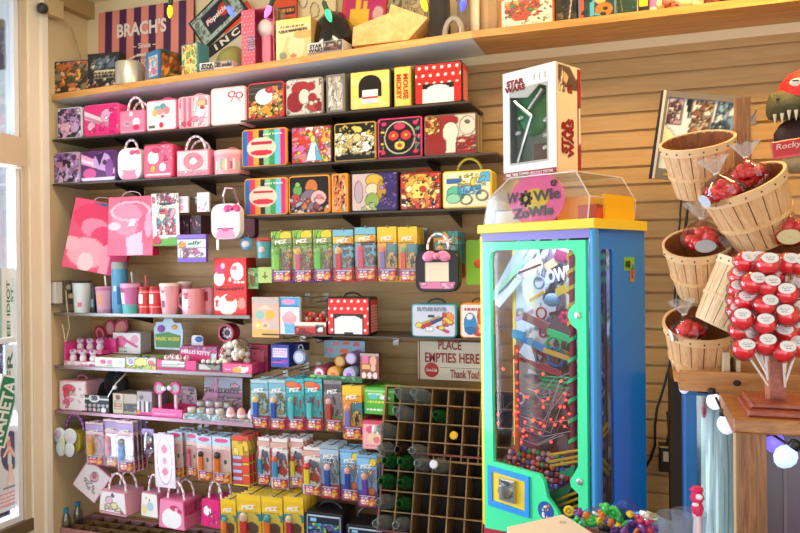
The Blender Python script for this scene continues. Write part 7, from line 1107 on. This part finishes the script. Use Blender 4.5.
B().box(w*.28, .05, 0, w, .07, zt3).build('shimmer_sheet', shimmer(), t); B().box(0, 0, 0, w*.2, .3, zt3).build('blue_side', M('2a80cc', .35), t); B().box(w*.2, .01, .2, w*.28, .05, zt3).build('inner_strip', M('8ab8d8', .3), t); B().box(w*.2, -.003, .2, w, -.001, zt3).build('front_pane', clear('e4f4f4', .12, .1), t); B().box(-.002, -.005, zt3-.004, w, .3, zt3+.006).build('lid', M('2a70b0', .4), t); b = B(); b.ball((w*.33, .0, P(700, 410, Yt).z), .012, 8, (.7, .3, 2)); b.ball((w*.33, .0, P(700, 402, Yt).z), .008, 8, (.7, .3, 2)); b.build('red_mark', M('d8305a', .4), t)
x0p, x1p = P(674, 450, -.85).x, P(688, 450, -.85).x; t = T('dark_post', 'dark wooden upright standing between the wall and the shimmering tank', 'post', (x0p, -.5, 0)); B().box(0, 0, 0, x1p-x0p, .3, P(680, 396, -.85).z).build('post', M('3a2c1e', .6), t)
# ------------------------------------------------------------------ table in the foreground: carton, toys, dishes, straw
ZTB = .79
t = T('display_table', 'low foreground table carrying the toys and glass dishes', 'table', (0, -1.7, 0)); xa2 = PZ(500, 533, ZTB).x; B().box(-.35, -.55, ZTB-.03, .17, .32, ZTB).build('top', M('6a5848', .5), t)
for sx in (-.33, .13):
    for sy in (-.5, .28): B().box(sx, sy, 0, sx+.03, sy+.03, ZTB-.03).build('leg', M('4a3c30', .5), t)
q = [PZ(x, y, .835) for x, y in ((507, 527), (563, 514.5), (594, 534), (520, 556))]; c = sum(q, Vector())/4; t = T('flat_carton', 'flat cream card box lying in front of the gumball machine', 'box', (c.x, c.y, ZTB)); b = B(); vs = [(p.x-c.x, p.y-c.y, 0) for p in q]+[(p.x-c.x, p.y-c.y, .045) for p in q]; b.add(vs, [(3, 2, 1, 0), (4, 5, 6, 7)]+[(i, (i+1) % 4, (i+1) % 4+4, i+4) for i in range(4)]); b.build('box', M('ecdcc4', .6), t); p = PZ(563, 522, .836); b = B(); b.box(p.x-c.x-.008, p.y-c.y-.008, .0455, p.x-c.x+.008, p.y-c.y+.008, .0465); b.build('stamp', M('c8b8a0', .6), t)
toyc = ['2fb84a', 'e8c820', '6a3a98', 'e07a2a', 'd8405a', '1c1c20', '3a78c8', '8a4aa8', '2a9a4a', 'f0d840', 'c83a78', 'e8e0d8']
tname = {'2fb84a': 'bright green', 'e8c820': 'yellow', '6a3a98': 'purple', 'e07a2a': 'orange', 'd8405a': 'rose', '1c1c20': 'black', '3a78c8': 'blue', '8a4aa8': 'violet', '2a9a4a': 'dark green', 'f0d840': 'lemon', 'c83a78': 'magenta', 'e8e0d8': 'white'}
t = T('toy_dish', 'clear plastic dish heaped with small toys below the machine', 'dish', PZ(622, 530, ZTB)); t.location.z = ZTB; B().lathe([(.06, .003), (.095, .012), (.112, .028), (.114, .028), (.097, .01), (.001, .001)], 28).build('bowl', clear('f4f6fa', .01, .15), t); cx, cy = t.location.x, t.location.y
toys = [(569, 511, 'e8c820', .013), (579, 513, '8a4aa8', .014), (586, 516, 'e07a2a', .013), (592, 521, '2fb84a', .016), (585, 527, '2a9a4a', .014), (577, 519, '2fb84a', .011), (596, 514, 'e8e0d8', .01), (602, 516, 'e07a2a', .014), (606, 508, '2fb84a', .017), (614, 513, '2fb84a', .017), (620, 520, '2a9a4a', .015), (605, 529, '1c1c20', .018), (597, 533, 'e07a2a', .014), (615, 531, '6a3a98', .015), (625, 531, '8a4aa8', .014), (632, 524, '6a3a98', .014), (640, 521, 'd8405a', .016), (648, 523, 'c83a78', .014), (641, 530, '8a4aa8', .014), (650, 531, 'd8405a', .013), (630, 514, 'e8c820', .013), (636, 533, 'e07a2a', .013), (647, 517, 'e8e0d8', .009), (611, 522, 'e07a2a', .012), (600, 522, 'f0d840', .011), (626, 524, '2fb84a', .013), (657, 528, '6a3a98', .012), (562, 524, 'e8e0d8', .0), (590, 533, 'd8405a', .013), (618, 526, 'e8c820', .011)]
wh = {}
for i, (x, y, c, r) in enumerate(toys):
    if r == 0: continue
    d = ray(x, y); Y = cy-.02+.05*((530-y)/25); p = CAM+d*((Y+CAMD)/d.y); nm = tname[c]; wh[nm] = wh.get(nm, 0)+1
    o = T('plastic_toy', f'small {nm} plastic toy in the heap below the machine', 'toy', p, 'small plastic toys heaped in the dish', (i*.7, i*1.1, i)); b = B()
    if i % 3 == 0: b.tube([(r*.8*math.cos(a), 0, r*.8*math.sin(a)) for a in np.linspace(0, 2*PI, 15)[:-1]], r*.38, 8, None, True); b.ball((0, 0, 0), r*.5, 8)
    elif i % 3 == 1:
        b.ball((0, 0, 0), r*.75, 10)
        for k in range(5): a = k*1.257; b.ball((r*.8*math.cos(a), .1*r, r*.8*math.sin(a)), r*.38, 8)
    else: b.ball((0, 0, 0), r, 10, (1, .7, .8)); b.ball((r*.8, 0, r*.4), r*.55, 8); b.ball((-r*.6, r*.3, r*.6), r*.4, 8)
    b.build('moulding', M(c, .25, coat=.3), o)
p = P(627, 511.5, cy+.06); t = T('clear_ball', 'clear blue bouncy ball full of coloured bits behind the toys', 'ball', p); B().ball((0, 0, 0), .034, 22).build('shell', hazy('7aa8e8', .18), t); b = B(); rr = random.Random(4)
for i in range(16): b.ball((rr.uniform(-.016, .016), rr.uniform(-.012, .012), rr.uniform(-.018, .014)), rr.uniform(.003, .007), 7, (1, 1, 1), None, lin(rr.choice(['e8c830', 'd83a3a', '3ab85a', 'f0f0f0', '3a6ad0'])))
b.build('bits', art_mat(.4), t, colored=True); B().lathe([(.0345, -.003), (.0345, .003)], 24, caps=False, mat=Matrix.Rotation(PI/2, 4, 'Y')).build('seam', hazy('4a88e0', .4), t)
for (x, y, hh, lb) in ((675, 524, .075, 'left clear plastic cup by the straw'), (689, 521, .085, 'taller clear plastic cup behind the straw')):
    p = P(x, 533, -1.68 if x < 680 else -1.6); t = T('plastic_cup', lb, 'cup', (p.x, p.y, ZTB)); zz = P(x, y-9, p.y).z-ZTB; B().lathe([(.018, .002), (.025, zz*.5), (.034, zz), (.0355, zz), (.0265, zz*.5), (.02, 0), (.001, 0)], 22).build('cup', hazy('e8ecf2', .1), t)
p = P(697.5, 533, -1.66); t = T('topped_straw', 'pale pink straw tube with a hot pink wrapped topper', 'straw', (p.x, p.y, ZTB)); za = P(697, 513, -1.66).z-ZTB; zb2 = P(698, 487, -1.66).z-ZTB; B().tube([(0, 0, 0), (-.001, 0, za)], .0085, 14, [lin('f0dadc'), lin('e8c0c8'), lin('f6e8ea')]).build('tube', art_mat(.3), t, colored=True); b = B(); b.lathe([(.009, za-.004), (.0115, za+.01), (.009, za+.02), (.0125, za+.03), (.01, za+.042), (.013, zb2-.006), (.009, zb2)], 12)
for i, v in enumerate(b.v): q = 1+.16*math.sin(i*2.3); b.v[i] = (v[0]*q, v[1]*q, v[2])
b.build('topper', M('d8205c', .3), t); b = B(); b.ball((.003, -.012, zb2-.016), .006, 8, (1.1, .5, 1)); b.ball((-.004, -.012, za+.02), .005, 8, (1.3, .5, .8)); b.build('white_marks', M('f0e4e8', .4), t)
# ------------------------------------------------------------------ light
w = bpy.data.worlds.new('sky'); scene.world = w; w.use_nodes = True; bg = w.node_tree.nodes['Background']; bg.inputs[0].default_value = (.84, .92, 1, 1); bg.inputs[1].default_value = .3
def area(name, loc, rot, sx, sy, e, col):
    l = bpy.data.lights.new(name, 'AREA'); l.shape = 'RECTANGLE'; l.size = sx; l.size_y = sy; l.energy = e; l.color = col; o = bpy.data.objects.new(name, l); link(o); o.location = loc; o.rotation_euler = rot; return o
area('ceiling_lamp', (.4, -.62, HC-.05), (.12, 0, 0), .5, .2, 25, (1, .6, .2))
area('ceiling_lamp', (-.9, -.85, HC-.05), (.1, 0, 0), .6, .25, 12, (1, .76, .48))
area('ceiling_lamp', (-2.1, -.95, HC-.05), (.1, 0, 0), .6, .25, 9, (1, .88, .7))
area('shop_window_light', (-2.2, -4.3, 1.0), (PI/2+.05, 0, -.1), 4.2, 2.1, 47, (.93, .95, 1))
area('shop_window_light', (.7, -3.95, 1.3), (PI/2, 0, .12), 1.5, 2.1, 30, (.9, .95, 1))
area('left_window_light', (XL-.45, -1.05, 1.1), (0, -PI/2, 0), 2.0, 1.5, 135, (.88, .93, 1))
gl_ = area('cabinet_fill_light', mat4@Vector((W0/2, .12, ZT-.03)), (0, 0, MA), .3, .1, 2.2, (.92, .95, 1))  # unseen light added to brighten the machine's interior
area('tank_fill_light', (xa_+w_t*.3, Yt+.015, (zt3+.2)/2), (0, -PI/2, .35), .8, .02, .65, (1, .97, 1))  # unseen strip light added to brighten the tank sheet evenly
s = bpy.data.lights.new('sun', 'SUN'); s.energy = 6; s.angle = .05; s.color = (1, .96, .9); so = bpy.data.objects.new('sun', s); link(so); so.rotation_euler = (.2, .75, 0)
scene.view_settings.view_transform = 'Standard'; scene.view_settings.look = 'None'; scene.view_settings.exposure = -.08; scene.view_settings.gamma = 1
try: scene.view_settings.use_curve_mapping = False
except Exception: pass
